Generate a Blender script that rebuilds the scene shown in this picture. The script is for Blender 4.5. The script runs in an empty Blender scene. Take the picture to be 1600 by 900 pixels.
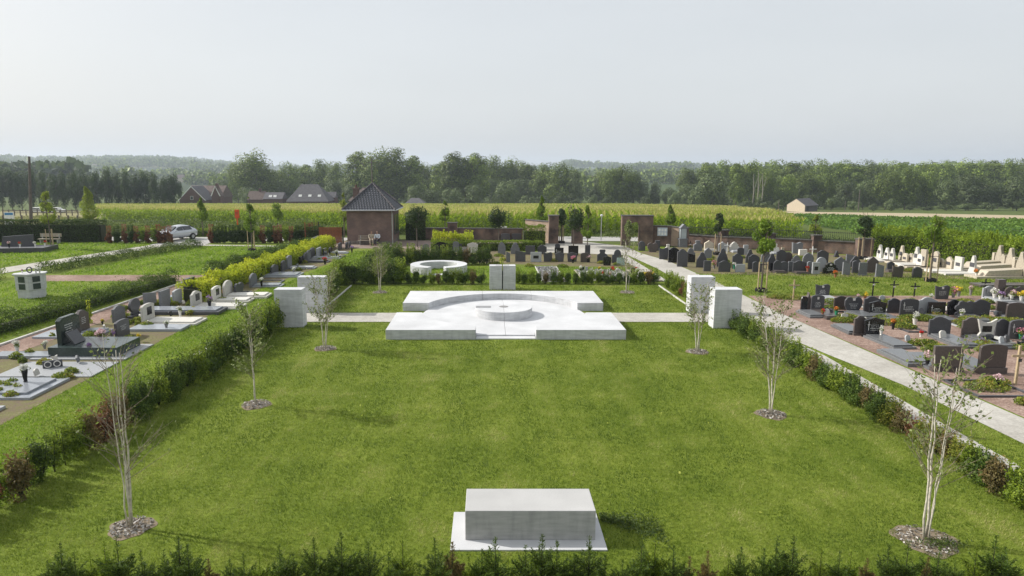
import bpy, bmesh, math, random
import numpy as np
from math import sin, cos, pi, radians
random.seed(7); RNG = np.random.default_rng(7)
SC = bpy.context.scene
COL = SC.collection

# ------------------------------------------------------------------ camera, sky, sun, exposure
F = 1067.0; H = 7.0; PITCH = math.atan(187 / F); CX = 764.0
cam = bpy.data.cameras.new('camera'); camo = bpy.data.objects.new('camera', cam); COL.objects.link(camo)
camo.location = (0, 0, H); camo.rotation_euler = (pi / 2 - PITCH, 0, 0)
cam.sensor_width = 36; cam.lens = 36 * F / 1600; cam.shift_x = (800 - CX) / 1600
cam.clip_start = 0.1; cam.clip_end = 20000
SC.camera = camo
SUN_EL = radians(33); SUN_AZ = (-cos(radians(17)), sin(radians(17)))      # horizontal direction towards the sun
W = bpy.data.worlds.new('World'); SC.world = W; W.use_nodes = True
wn = W.node_tree.nodes; wl = W.node_tree.links
bg = wn['Background']; sky = wn.new('ShaderNodeTexSky'); sky.sky_type = 'NISHITA'; sky.sun_disc = False
sky.sun_elevation = SUN_EL; sky.sun_rotation = math.atan2(SUN_AZ[0], SUN_AZ[1])
sky.air_density = 1.0; sky.dust_density = 5.0; sky.ozone_density = 1.0; sky.altitude = 50
mx = wn.new('ShaderNodeMixRGB'); mx.inputs[0].default_value = 0.75; mx.inputs[2].default_value = (6.85, 7.1, 7.25, 1)
wtc = wn.new('ShaderNodeTexCoord'); wmp = wn.new('ShaderNodeMapping'); wmp.inputs['Scale'].default_value = (1.2, 1.2, 5); wno = wn.new('ShaderNodeTexNoise'); wno.inputs['Scale'].default_value = 1.6; wno.inputs['Detail'].default_value = 5      # thin high haze
wr = wn.new('ShaderNodeMapRange'); wr.inputs['From Min'].default_value = .3; wr.inputs['From Max'].default_value = .7; wr.inputs['To Min'].default_value = .71; wr.inputs['To Max'].default_value = .79
wl.new(wtc.outputs['Generated'], wmp.inputs[0]); wl.new(wmp.outputs[0], wno.inputs['Vector']); wl.new(wno.outputs[0], wr.inputs['Value']); wl.new(wr.outputs[0], mx.inputs[0])
wl.new(sky.outputs[0], mx.inputs[1]); wl.new(mx.outputs[0], bg.inputs[0]); bg.inputs[1].default_value = 0.10
sl = bpy.data.lights.new('sun', 'SUN'); sl.energy = 4.3; sl.angle = radians(0.8); sl.color = (1.0, 0.965, 0.91)
so = bpy.data.objects.new('sun', sl); COL.objects.link(so)
from mathutils import Vector
dsun = Vector((SUN_AZ[0] * cos(SUN_EL), SUN_AZ[1] * cos(SUN_EL), sin(SUN_EL)))
so.rotation_euler = dsun.to_track_quat('Z', 'Y').to_euler(); so.location = (-40, 20, 40)
vs = SC.view_settings; vs.view_transform = 'Standard'; vs.look = 'None'; vs.gamma = 1; vs.exposure = 0.35
vs.use_curve_mapping = False
SC.cycles.use_denoising = True
SC.cycles.max_bounces = 6; SC.cycles.volume_bounces = 0; SC.cycles.transparent_max_bounces = 8

# ------------------------------------------------------------------ helpers
def A(px, py, z=0.0):
    """photo pixel (1600x900) -> ground point at height z"""
    u = (px - CX) / F; v = (450 - py) / F
    y = cos(PITCH) + v * sin(PITCH); zz = -sin(PITCH) + v * cos(PITCH)
    t = (z - H) / zz
    return (u * t, y * t)
def tz(x, y):
    """terrain height"""
    x = np.asarray(x, float); y = np.asarray(y, float)
    z = -0.045 * np.clip(y - 78, 0, 190)
    r = np.hypot(x, y)
    def sm(a, b, t):
        t = np.clip((t - a) / (b - a), 0, 1); return t * t * (3 - 2 * t)
    ang = x / np.maximum(y, 1)
    hh = 14 * sm(0.2, 0.45, -ang) + 13 + 5 * np.sin(ang * 9 + 1) + 4 * np.sin(ang * 23)
    z = z + sm(900, 2300, r) * hh - 14 * sm(2400, 4200, r)
    z = z + sm(450, 900, r) * (2.5 * np.sin(x / 210 + 1) * np.sin(y / 260))
    return z
def AT(px, py, h=0.0):
    u = (px - CX) / F; v = (450 - py) / F
    y = cos(PITCH) + v * sin(PITCH); zz = -sin(PITCH) + v * cos(PITCH)
    lo, t = 5.0, 5.0
    while t < 4000:
        if H + zz * t <= float(tz(u * t, y * t)) + h: break
        t *= 1.004
    return (u * t, y * t)
def at_dist(px, Y):                                     # column px at distance Y
    return (px - CX) / F * (Y * cos(PITCH) + (H + 3) * sin(PITCH))
def ppm(Y, z=0): return F / (Y * cos(PITCH) + (H - z) * sin(PITCH))
def ztop(py, Y):                                        # height that shows at photo row py at distance Y
    v = (450 - py) / F
    return H + Y * (-sin(PITCH) + v * cos(PITCH)) / (cos(PITCH) + v * sin(PITCH))

class MB:
    def __init__(s): s.v = []; s.f = []
    def add(s, vs, fs):
        n = len(s.v); s.v += [tuple(p) for p in vs]; s.f += [tuple(i + n for i in f) for f in fs]; return s
    def box(s, x0, x1, y0, y1, z0, z1):
        return s.add([(x0,y0,z0),(x1,y0,z0),(x1,y1,z0),(x0,y1,z0),(x0,y0,z1),(x1,y0,z1),(x1,y1,z1),(x0,y1,z1)],
                     [(0,3,2,1),(4,5,6,7),(0,1,5,4),(1,2,6,5),(2,3,7,6),(3,0,4,7)])
    def prism(s, pts, a0, a1, axis='y'):
        """2D outline (counter-clockwise seen from -axis) extruded; axis y: pts=(x,z); z: pts=(x,y); x: pts=(y,z)"""
        def P(p, a):
            return {'y': (p[0], a, p[1]), 'z': (p[0], p[1], a), 'x': (a, p[0], p[1])}[axis]
        n = len(pts); vs = [P(p, a0) for p in pts] + [P(p, a1) for p in pts]
        fs = [(i, (i+1) % n, n + (i+1) % n, n + i) for i in range(n)]
        ar = sum(pts[i][0]*pts[(i+1)%n][1] - pts[(i+1)%n][0]*pts[i][1] for i in range(n))
        fs += [tuple(range(n-1, -1, -1)), tuple(range(n, 2*n))]
        flip = (axis == 'y')
        if (ar < 0) != flip: fs = [tuple(reversed(f)) for f in fs]
        return s.add(vs, fs)
    def lathe(s, prof, cx=0, cy=0, n=14, cap=True):
        vs = []; fs = []
        for r, z in prof:
            for i in range(n): vs.append((cx + r*cos(2*pi*i/n), cy + r*sin(2*pi*i/n), z))
        for k in range(len(prof)-1):
            for i in range(n): fs.append((k*n+i, k*n+(i+1)%n, (k+1)*n+(i+1)%n, (k+1)*n+i))
        if cap: fs.append(tuple(range(n-1,-1,-1))); fs.append(tuple((len(prof)-1)*n+i for i in range(n)))
        return s.add(vs, fs)
    def tube(s, pts, rad, n=6):
        pts = [Vector(p) for p in pts]
        if not hasattr(rad, '__len__'): rad = [rad]*len(pts)
        vs = []; fs = []
        for k, p in enumerate(pts):
            d = (pts[min(k+1, len(pts)-1)] - pts[max(k-1, 0)]).normalized()
            a = d.cross(Vector((0.3, 0.9, 0.1))).normalized(); b = d.cross(a)
            for i in range(n):
                q = p + (a*cos(2*pi*i/n) + b*sin(2*pi*i/n))*rad[k]; vs.append(q[:])
        for k in range(len(pts)-1):
            for i in range(n): fs.append((k*n+i, k*n+(i+1)%n, (k+1)*n+(i+1)%n, (k+1)*n+i))
        fs.append(tuple(range(n-1,-1,-1))); fs.append(tuple((len(pts)-1)*n+i for i in range(n)))
        return s.add(vs, fs)
    def build(s, name, mat, parent=None, bevel=0, smooth=False):
        me = bpy.data.meshes.new(name); me.from_pydata(s.v, [], s.f); me.update()
        bm = bmesh.new(); bm.from_mesh(me); bmesh.ops.recalc_face_normals(bm, faces=bm.faces); bm.to_mesh(me); bm.free()
        if smooth: me.polygons.foreach_set('use_smooth', [True]*len(me.polygons))
        me.materials.append(mat); o = bpy.data.objects.new(name, me); COL.objects.link(o)
        if parent: o.parent = parent
        if bevel:
            b = o.modifiers.new('bevel', 'BEVEL'); b.width = bevel; b.segments = 2; b.limit_method = 'ANGLE'
        return o
def tag(o, label=None, cat=None, group=None, kind=None):
    if label: o['label'] = label
    if cat: o['category'] = cat
    if group: o['group'] = group
    if kind: o['kind'] = kind
    return o
def empty(name, loc, rz=0, label=None, cat=None, group=None):
    o = bpy.data.objects.new(name, None); COL.objects.link(o); o.empty_display_size = 0.2
    o.location = loc if len(loc) == 3 else (loc[0], loc[1], float(tz(*loc))); o.rotation_euler = (0, 0, rz)
    return tag(o, label, cat, group)
def copy_tree(o, parent=None):
    c = o.copy(); COL.objects.link(c); c.parent = parent
    for ch in list(o.children): copy_tree(ch, c)
    return c
ORDS = 'first second third fourth fifth sixth seventh eighth ninth tenth eleventh twelfth thirteenth fourteenth fifteenth sixteenth seventeenth eighteenth nineteenth twentieth'.split()
def nth(i):
    if i < 20: return ORDS[i]
    n = i + 1; return '%d%s' % (n, {1: 'st', 2: 'nd', 3: 'rd'}.get(n % 10, 'th') if n % 100 not in (11, 12, 13) else 'th')

# ------------------------------------------------------------------ materials
def newmat(name):
    m = bpy.data.materials.new(name); m.use_nodes = True; nt = m.node_tree
    return m, nt, nt.nodes['Principled BSDF']
def lerp3(c, k): return tuple(min(1, max(0, v*k)) for v in c)
def M(name, col, rough=0.8, var=0.15, scale=3.0, bump=0.2, bscale=40, spec=0.3, col2=None, metallic=0, rnd=0.0):
    m, nt, p = newmat(name); N = nt.nodes; L = nt.links
    tc = N.new('ShaderNodeTexCoord')
    n1 = N.new('ShaderNodeTexNoise'); n1.inputs['Scale'].default_value = scale; n1.inputs['Detail'].default_value = 6
    n1.inputs['Roughness'].default_value = 0.65
    L.new(tc.outputs['Object'], n1.inputs['Vector'])
    cr = N.new('ShaderNodeValToRGB'); cr.color_ramp.elements[0].position = 0.3; cr.color_ramp.elements[1].position = 0.7
    c2 = col2 or lerp3(col, 1 + var); cr.color_ramp.elements[0].color = (*lerp3(col, 1 - var), 1); cr.color_ramp.elements[1].color = (*c2, 1)
    L.new(n1.outputs[0], cr.inputs[0]); out = cr.outputs[0]
    if rnd:
        oi = N.new('ShaderNodeObjectInfo'); mr = N.new('ShaderNodeMapRange'); mr.inputs['To Min'].default_value = 1 - rnd; mr.inputs['To Max'].default_value = 1 + rnd
        L.new(oi.outputs['Random'], mr.inputs['Value']); hs = N.new('ShaderNodeHueSaturation')
        L.new(mr.outputs[0], hs.inputs['Value']); L.new(out, hs.inputs['Color']); out = hs.outputs[0]
    L.new(out, p.inputs['Base Color']); p.inputs['Roughness'].default_value = rough
    p.inputs['Specular IOR Level'].default_value = spec; p.inputs['Metallic'].default_value = metallic
    if bump:
        n2 = N.new('ShaderNodeTexNoise'); n2.inputs['Scale'].default_value = bscale; n2.inputs['Detail'].default_value = 5
        L.new(tc.outputs['Object'], n2.inputs['Vector']); b = N.new('ShaderNodeBump'); b.inputs['Strength'].default_value = bump; b.inputs['Distance'].default_value = 0.02
        L.new(n2.outputs[0], b.inputs['Height']); L.new(b.outputs[0], p.inputs['Normal'])
    return m
def leafmat(name, cols, transl=0.3, rough=0.6, posnoise=0, rnd=0.0, trc=(0.3, 0.42, 0.05), spec=0.25, bands=False):
    """foliage: colour from the per-leaf 'tint' attribute"""
    m, nt, p = newmat(name); N = nt.nodes; L = nt.links
    at = N.new('ShaderNodeAttribute'); at.attribute_name = 'tint'; out = at.outputs['Fac']
    if posnoise:
        g = N.new('ShaderNodeNewGeometry'); n = N.new('ShaderNodeTexNoise'); n.inputs['Scale'].default_value = posnoise; n.inputs['Detail'].default_value = 7; n.inputs['Roughness'].default_value = 0.62
        L.new(g.outputs['Position'], n.inputs['Vector'])
        ma = N.new('ShaderNodeMath'); ma.operation = 'MULTIPLY_ADD'; ma.inputs[1].default_value = 2.6; ma.inputs[2].default_value = -1.3
        L.new(n.outputs[0], ma.inputs[0]); mb = N.new('ShaderNodeMath'); mb.operation = 'ADD'; L.new(ma.outputs[0], mb.inputs[0]); L.new(out, mb.inputs[1]); out = mb.outputs[0]
        if bands:                                      # mowing bands along the lawn and small worn or dry spots
            for sc, amp in (((1.25, 0.08, 1), 1.7), ((3.2, 2.2, 1), 0.9), ((0.9, 0.45, 1), 0.8)):
                mp = N.new('ShaderNodeMapping'); mp.inputs['Scale'].default_value = sc; L.new(g.outputs['Position'], mp.inputs[0]); n3 = N.new('ShaderNodeTexNoise'); n3.inputs['Scale'].default_value = 1; n3.inputs['Detail'].default_value = 5; n3.inputs['Roughness'].default_value = 0.6; L.new(mp.outputs[0], n3.inputs['Vector'])
                m3 = N.new('ShaderNodeMath'); m3.operation = 'MULTIPLY_ADD'; m3.inputs[1].default_value = amp; L.new(n3.outputs[0], m3.inputs[0]); m3.inputs[2].default_value = -amp/2
                m4 = N.new('ShaderNodeMath'); m4.operation = 'ADD'; L.new(m3.outputs[0], m4.inputs[0]); L.new(out, m4.inputs[1]); out = m4.outputs[0]
    cr = N.new('ShaderNodeValToRGB'); e = cr.color_ramp.elements
    for i, c in enumerate(cols):
        q = i / (len(cols) - 1)
        if i == 0: e[0].position = 0; e[0].color = (*c, 1)
        elif i == len(cols) - 1: e[-1].position = 1; e[-1].color = (*c, 1)
        else: ne = e.new(q); ne.color = (*c, 1)
    L.new(out, cr.inputs[0]); out = cr.outputs[0]
    if rnd:
        oi = N.new('ShaderNodeObjectInfo'); mr = N.new('ShaderNodeMapRange'); mr.inputs['To Min'].default_value = 1 - rnd; mr.inputs['To Max'].default_value = 1 + rnd
        L.new(oi.outputs['Random'], mr.inputs['Value']); hs = N.new('ShaderNodeHueSaturation'); L.new(mr.outputs[0], hs.inputs['Value']); L.new(out, hs.inputs['Color']); out = hs.outputs[0]
    L.new(out, p.inputs['Base Color']); p.inputs['Roughness'].default_value = rough; p.inputs['Specular IOR Level'].default_value = spec
    t = N.new('ShaderNodeBsdfTranslucent'); mc = N.new('ShaderNodeMixRGB'); mc.blend_type = 'MIX'; mc.inputs[0].default_value = 0.35; mc.inputs[2].default_value = (*trc, 1)
    L.new(out, mc.inputs[1]); L.new(mc.outputs[0], t.inputs['Color'])
    ms = N.new('ShaderNodeMixShader'); ms.inputs[0].default_value = transl
    L.new(p.outputs[0], ms.inputs[1]); L.new(t.outputs[0], ms.inputs[2]); L.new(ms.outputs[0], N['Material Output'].inputs['Surface'])
    return m
def groundmat(name, cols, s1=0.35, s2=6.0, s3=60, bump=0.5, stripes=None):
    """ground: three scales of noise through a colour ramp"""
    m, nt, p = newmat(name); N = nt.nodes; L = nt.links
    g = N.new('ShaderNodeNewGeometry'); fac = None
    for s, w in ((s1, 0.45), (s2, 0.3), (s3, 0.45)):
        n = N.new('ShaderNodeTexNoise'); n.inputs['Scale'].default_value = s; n.inputs['Detail'].default_value = 5; L.new(g.outputs['Position'], n.inputs['Vector'])
        ma = N.new('ShaderNodeMath'); ma.operation = 'MULTIPLY_ADD'; ma.inputs[1].default_value = w * 1.7; L.new(n.outputs[0], ma.inputs[0])
        if fac is None: ma.inputs[2].default_value = -0.5
        else: L.new(fac, ma.inputs[2])
        fac = ma.outputs[0]
    cr = N.new('ShaderNodeValToRGB'); e = cr.color_ramp.elements; e[0].position = 0.1; e[1].position = 0.95
    e[0].color = (*cols[0], 1); e[1].color = (*cols[-1], 1)
    for i, c in enumerate(cols[1:-1]): ne = e.new(0.1 + 0.85*(i+1)/(len(cols)-1)); ne.color = (*c, 1)
    L.new(fac, cr.inputs[0]); L.new(cr.outputs[0], p.inputs['Base Color']); p.inputs['Roughness'].default_value = 0.95; p.inputs['Specular IOR Level'].default_value = 0.15
    n2 = N.new('ShaderNodeTexNoise'); n2.inputs['Scale'].default_value = s3 * 0.7; n2.inputs['Detail'].default_value = 4; L.new(g.outputs['Position'], n2.inputs['Vector'])
    b = N.new('ShaderNodeBump'); b.inputs['Strength'].default_value = bump; b.inputs['Distance'].default_value = 0.03; L.new(n2.outputs[0], b.inputs['Height']); L.new(b.outputs[0], p.inputs['Normal'])
    return m
def brickmat(name, c1, c2, mortar, bw=0.22, bh=0.065, stain=0.5):
    m, nt, p = newmat(name); N = nt.nodes; L = nt.links
    tc = N.new('ShaderNodeTexCoord'); sp = N.new('ShaderNodeSeparateXYZ'); L.new(tc.outputs['Object'], sp.inputs[0])
    ad = N.new('ShaderNodeMath'); ad.operation = 'ADD'; L.new(sp.outputs[0], ad.inputs[0]); L.new(sp.outputs[1], ad.inputs[1])
    cb = N.new('ShaderNodeCombineXYZ'); L.new(ad.outputs[0], cb.inputs[0]); L.new(sp.outputs[2], cb.inputs[1])
    br = N.new('ShaderNodeTexBrick'); L.new(cb.outputs[0], br.inputs['Vector']); br.inputs['Scale'].default_value = 1
    br.inputs['Brick Width'].default_value = bw; br.inputs['Row Height'].default_value = bh; br.inputs['Mortar Size'].default_value = 0.008
    br.inputs['Color1'].default_value = (*c1, 1); br.inputs['Color2'].default_value = (*c2, 1); br.inputs['Mortar'].default_value = (*mortar, 1)
    n = N.new('ShaderNodeTexNoise'); n.inputs['Scale'].default_value = 1.1; n.inputs['Detail'].default_value = 7; L.new(tc.outputs['Object'], n.inputs['Vector'])
    cr = N.new('ShaderNodeValToRGB'); cr.color_ramp.elements[0].position = 0.35; cr.color_ramp.elements[1].position = 0.68
    cr.color_ramp.elements[0].color = (1 - stain, 1 - stain, 1 - stain * 0.95, 1); cr.color_ramp.elements[1].color = (1.15, 1.12, 1.1, 1)
    L.new(n.outputs[0], cr.inputs[0]); mm = N.new('ShaderNodeMixRGB'); mm.blend_type = 'MULTIPLY'; mm.inputs[0].default_value = 1
    L.new(br.outputs['Color'], mm.inputs[1]); L.new(cr.outputs[0], mm.inputs[2]); L.new(mm.outputs[0], p.inputs['Base Color']); p.inputs['Roughness'].default_value = 0.9
    b = N.new('ShaderNodeBump'); b.inputs['Strength'].default_value = 0.4; b.inputs['Distance'].default_value = 0.01; L.new(br.outputs['Fac'], b.inputs['Height']); b.invert = True; L.new(b.outputs[0], p.inputs['Normal'])
    return m
def concretemat(name, col, streak=0.13):
    """pale cast concrete: cloudy tone, pores, faint board lines and run-off streaks"""
    m, nt, p = newmat(name); N = nt.nodes; L = nt.links
    tc = N.new('ShaderNodeTexCoord'); out = None
    def ramp(src, a, b, lo, hi):
        r = N.new('ShaderNodeMapRange'); r.inputs['From Min'].default_value = a; r.inputs['From Max'].default_value = b
        r.inputs['To Min'].default_value = lo; r.inputs['To Max'].default_value = hi; L.new(src, r.inputs['Value']); return r.outputs[0]
    def noise(sc, det, vec=None):
        n = N.new('ShaderNodeTexNoise'); n.inputs['Scale'].default_value = sc; n.inputs['Detail'].default_value = det; L.new(vec or tc.outputs['Object'], n.inputs['Vector']); return n.outputs[0]
    mp = N.new('ShaderNodeMapping'); mp.inputs['Scale'].default_value = (2.2, 2.2, 14); L.new(tc.outputs['Object'], mp.inputs[0])
    mp2 = N.new('ShaderNodeMapping'); mp2.inputs['Scale'].default_value = (7, 7, 1.0); L.new(tc.outputs['Object'], mp2.inputs[0])
    # wall streaks only where the face is upright (water runs down it)
    g = N.new('ShaderNodeNewGeometry'); sx = N.new('ShaderNodeSeparateXYZ'); L.new(g.outputs['True Normal'], sx.inputs[0])
    ab = N.new('ShaderNodeMath'); ab.operation = 'ABSOLUTE'; L.new(sx.outputs[2], ab.inputs[0]); up = ramp(ab.outputs[0], 0.2, 0.9, 1, 0)
    f1 = ramp(noise(0.9, 6), 0.3, 0.7, 0.86, 1.06); f2 = ramp(noise(1, 4, mp.outputs[0]), 0.35, 0.65, 0.87, 1.06)
    f3 = ramp(noise(1, 5, mp2.outputs[0]), 0.45, 0.72, 0.0, streak); f4 = ramp(noise(55, 3), 0.25, 0.4, 0.82, 1.0)
    def mul(a, b):
        q = N.new('ShaderNodeMath'); q.operation = 'MULTIPLY'; L.new(a, q.inputs[0]); L.new(b, q.inputs[1]); return q.outputs[0]
    st = N.new('ShaderNodeMath'); st.operation = 'SUBTRACT'; st.inputs[0].default_value = 1; L.new(mul(f3, up), st.inputs[1])
    # board marks count only on upright faces
    b1 = N.new('ShaderNodeMix'); b1.inputs[2].default_value = 1.0; L.new(up, b1.inputs[0]); L.new(f2, b1.inputs[3])
    tot = mul(mul(mul(f1, b1.outputs[0]), st.outputs[0]), f4)
    mm = N.new('ShaderNodeMixRGB'); mm.blend_type = 'MULTIPLY'; mm.inputs[0].default_value = 1; mm.inputs[1].default_value = (*col, 1)
    L.new(tot, mm.inputs[2]); L.new(mm.outputs[0], p.inputs['Base Color']); p.inputs['Roughness'].default_value = 0.85; p.inputs['Specular IOR Level'].default_value = 0.25
    b = N.new('ShaderNodeBump'); b.inputs['Strength'].default_value = 0.25; b.inputs['Distance'].default_value = 0.01; L.new(noise(60, 5), b.inputs['Height']); L.new(b.outputs[0], p.inputs['Normal'])
    return m

CONC = concretemat('pale_concrete', (0.565, 0.57, 0.58))
CONC2 = concretemat('grey_concrete', (0.46, 0.455, 0.445), 0.2)
KERB = M('kerb_concrete', (0.50, 0.49, 0.46), var=0.2, scale=6)
GRASSG = groundmat('mown_turf', [(0.065, 0.10, 0.010), (0.11, 0.155, 0.016), (0.17, 0.215, 0.028), (0.26, 0.26, 0.07)])
ROUGHG = groundmat('rough_grass_soil', [(0.03, 0.05, 0.012), (0.06, 0.085, 0.02), (0.10, 0.12, 0.035)], s1=0.1, s2=1.5, s3=12, bump=1)
GRAVELR = groundmat('red_gravel', [(0.11, 0.068, 0.052), (0.25, 0.17, 0.135), (0.50, 0.39, 0.33)], s1=0.6, s2=5, s3=17, bump=1)
SOIL = groundmat('grave_soil', [(0.07, 0.05, 0.035), (0.16, 0.12, 0.085), (0.15, 0.15, 0.055), (0.34, 0.27, 0.20)], s1=1.0, s2=3.5, s3=16, bump=1)
PAVE = groundmat('pale_paving', [(0.27, 0.25, 0.22), (0.41, 0.39, 0.35), (0.56, 0.54, 0.49)], s1=0.5, s2=3, s3=14, bump=0.4)
ROADM = groundmat('road_concrete', [(0.30, 0.29, 0.275), (0.40, 0.39, 0.37), (0.47, 0.46, 0.44)], s1=0.3, s2=4, s3=60, bump=0.3)
SAND = groundmat('sandy_track', [(0.30, 0.24, 0.15), (0.40, 0.33, 0.22), (0.48, 0.41, 0.28)], s1=0.05, s2=0.6, s3=6, bump=0.3)
STUB = groundmat('dry_stubble', [(0.13, 0.13, 0.05), (0.24, 0.22, 0.10), (0.32, 0.28, 0.15)], s1=0.08, s2=0.8, s3=8, bump=0.6)
BEETG = groundmat('beet_soil', [(0.03, 0.05, 0.012), (0.05, 0.09, 0.02)], s1=0.1, s2=1.5, s3=12, bump=1)
MULCHG = groundmat('mulch_soil', [(0.16, 0.12, 0.08), (0.30, 0.25, 0.18)], s1=2, s2=20, s3=80)
CHIP = leafmat('bark_chips', [(0.12, 0.10, 0.08), (0.30, 0.28, 0.25), (0.58, 0.55, 0.51)], transl=0.0, rough=0.9)
BLADE = leafmat('grass_blades', [(0.045, 0.085, 0.007), (0.095, 0.15, 0.012), (0.165, 0.215, 0.026), (0.27, 0.31, 0.07), (0.42, 0.39, 0.16)], transl=0.38, posnoise=0.55, trc=(0.40, 0.54, 0.05), bands=True)
BLADE2 = leafmat('fresh_grass_blades', [(0.055, 0.11, 0.006), (0.115, 0.20, 0.010), (0.19, 0.29, 0.018), (0.29, 0.37, 0.04)], transl=0.38, posnoise=0.6, trc=(0.36, 0.60, 0.03), bands=True)
YEW = leafmat('yew_needles', [(0.016, 0.036, 0.006), (0.045, 0.085, 0.010), (0.10, 0.155, 0.018), (0.19, 0.24, 0.03)], transl=0.2, rnd=0.15)
HORN = leafmat('hedge_leaves', [(0.035, 0.065, 0.006), (0.11, 0.165, 0.012), (0.21, 0.28, 0.022), (0.34, 0.38, 0.05)], transl=0.3, rnd=0.15)
RED = leafmat('copper_beech_leaves', [(0.06, 0.03, 0.014), (0.17, 0.075, 0.032), (0.32, 0.16, 0.075)], transl=0.25, trc=(0.4, 0.12, 0.05))
BROWN = leafmat('dry_hedge_leaves', [(0.06, 0.055, 0.02), (0.15, 0.12, 0.04), (0.26, 0.17, 0.07)], transl=0.25, trc=(0.4, 0.25, 0.08))
GOLD = leafmat('golden_hedge_leaves', [(0.06, 0.09, 0.012), (0.16, 0.18, 0.02), (0.32, 0.28, 0.05)], transl=0.35, rnd=0.12)
LIME = leafmat('yellow_privet_leaves', [(0.12, 0.20, 0.01), (0.34, 0.42, 0.02), (0.62, 0.62, 0.04)], transl=0.4, trc=(0.65, 0.7, 0.06))
DHEDGE = leafmat('clipped_yew_leaves', [(0.012, 0.028, 0.006), (0.032, 0.060, 0.010), (0.07, 0.11, 0.018)], transl=0.2)
MHEDGE = leafmat('mid_green_hedge_leaves', [(0.06, 0.10, 0.010), (0.14, 0.20, 0.015), (0.26, 0.34, 0.03)], transl=0.38)
THEDGE = leafmat('tall_hedge_leaves', [(0.06, 0.10, 0.010), (0.17, 0.24, 0.016), (0.32, 0.42, 0.03)], transl=0.42)
BIRCHL = leafmat('birch_leaves', [(0.07, 0.10, 0.025), (0.18, 0.22, 0.07), (0.38, 0.42, 0.20)], transl=0.35)
YOUNGL = leafmat('young_tree_leaves', [(0.06, 0.12, 0.012), (0.15, 0.24, 0.02), (0.30, 0.40, 0.04)], transl=0.42)
YELLL = leafmat('yellow_green_leaves', [(0.13, 0.18, 0.02), (0.26, 0.32, 0.04), (0.42, 0.44, 0.08)], transl=0.4)
DARKL = leafmat('dark_globe_leaves', [(0.014, 0.03, 0.010), (0.028, 0.055, 0.016), (0.05, 0.085, 0.025)], transl=0.2)
TREEL = leafmat('wood_leaves', [(0.030, 0.052, 0.012), (0.085, 0.128, 0.020), (0.175, 0.235, 0.036), (0.34, 0.42, 0.065)], transl=0.14, rnd=0.35)
WILLOW = leafmat('grey_green_leaves', [(0.045, 0.065, 0.022), (0.095, 0.13, 0.045), (0.20, 0.245, 0.09)], transl=0.14, rnd=0.35)
CORNL = leafmat('maize_leaves', [(0.09, 0.16, 0.010), (0.22, 0.32, 0.016), (0.42, 0.52, 0.03)], transl=0.45, trc=(0.5, 0.65, 0.05))
CORNT = leafmat('maize_tassels', [(0.24, 0.26, 0.07), (0.44, 0.42, 0.13), (0.62, 0.56, 0.20)], transl=0.35, posnoise=0.12, trc=(0.6, 0.55, 0.2))
BEETL = leafmat('beet_leaves', [(0.035, 0.085, 0.012), (0.085, 0.17, 0.02), (0.17, 0.28, 0.035)], transl=0.3, posnoise=0.1)
WEEDL = leafmat('verge_leaves', [(0.035, 0.065, 0.015), (0.085, 0.12, 0.03), (0.19, 0.22, 0.065)], transl=0.3, posnoise=0.25)
COVERL = leafmat('ground_cover_leaves', [(0.06, 0.10, 0.015), (0.14, 0.19, 0.025), (0.30, 0.33, 0.05), (0.30, 0.16, 0.05)], transl=0.35, posnoise=1.2)
TWIG = M('hedge_twigs', (0.035, 0.04, 0.018), rough=0.95, bump=0.4)
BARK = M('grey_bark', (0.12, 0.10, 0.08), rough=0.95, var=0.3, scale=8, bump=0.5)
BIRCHB = M('white_birch_bark', (0.50, 0.46, 0.38), rough=0.8, var=0.35, scale=9, bump=0.3, bscale=25)
BIRCHT = M('birch_twig_bark', (0.22, 0.18, 0.13), rough=0.8, var=0.3)
STAKE = M('stake_wood', (0.40, 0.31, 0.19), rough=0.85, var=0.2, scale=6)
PLANK = M('bench_wood', (0.36, 0.31, 0.25), rough=0.8, var=0.2)
REDWOOD = M('red_brown_timber', (0.22, 0.075, 0.035), rough=0.75, var=0.3, scale=4)
STEEL = M('dark_steel', (0.03, 0.03, 0.03), rough=0.5, bump=0)
GALV = M('galvanised_steel', (0.45, 0.46, 0.46), rough=0.4, metallic=0.6, bump=0)
BLACKP = M('black_paint', (0.012, 0.012, 0.013), rough=0.45, bump=0)
WHITEP = M('white_paint', (0.75, 0.75, 0.73), rough=0.5, bump=0)
ORANGE = M('orange_paint', (0.65, 0.09, 0.02), rough=0.5, bump=0)
BLUEP = M('blue_sign_paint', (0.05, 0.22, 0.45), rough=0.5, bump=0)
BRICK = brickmat('brown_red_brick', (0.22, 0.13, 0.105), (0.16, 0.10, 0.085), (0.22, 0.19, 0.17), stain=0.25)
WBRICK = brickmat('old_wall_brick', (0.23, 0.125, 0.09), (0.17, 0.11, 0.085), (0.24, 0.22, 0.18), stain=0.65)
PBRICK = brickmat('pale_brick', (0.42, 0.30, 0.22), (0.36, 0.25, 0.17), (0.40, 0.36, 0.30), stain=0.3)
COPE = M('coping_stone', (0.10, 0.095, 0.085), var=0.3)
TILE = M('dark_glazed_tile', (0.085, 0.09, 0.105), rough=0.35, var=0.4, scale=7, bump=0.2, spec=0.5)
TILE2 = M('far_roof_tile', (0.10, 0.095, 0.10), rough=0.7, var=0.25, scale=1.5)
TILER = M('far_red_roof_tile', (0.13, 0.095, 0.08), rough=0.8, var=0.25, scale=1.5)
FBRICK = M('far_red_brick', (0.12, 0.07, 0.058), var=0.2)
CREAM = M('cream_render', (0.52, 0.45, 0.34), var=0.12)
GLASS = M('window_glass', (0.05, 0.06, 0.07), rough=0.1, spec=0.6, bump=0, var=0.05)
FRAMEW = M('white_window_frame', (0.65, 0.65, 0.62), rough=0.5, bump=0)
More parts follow.
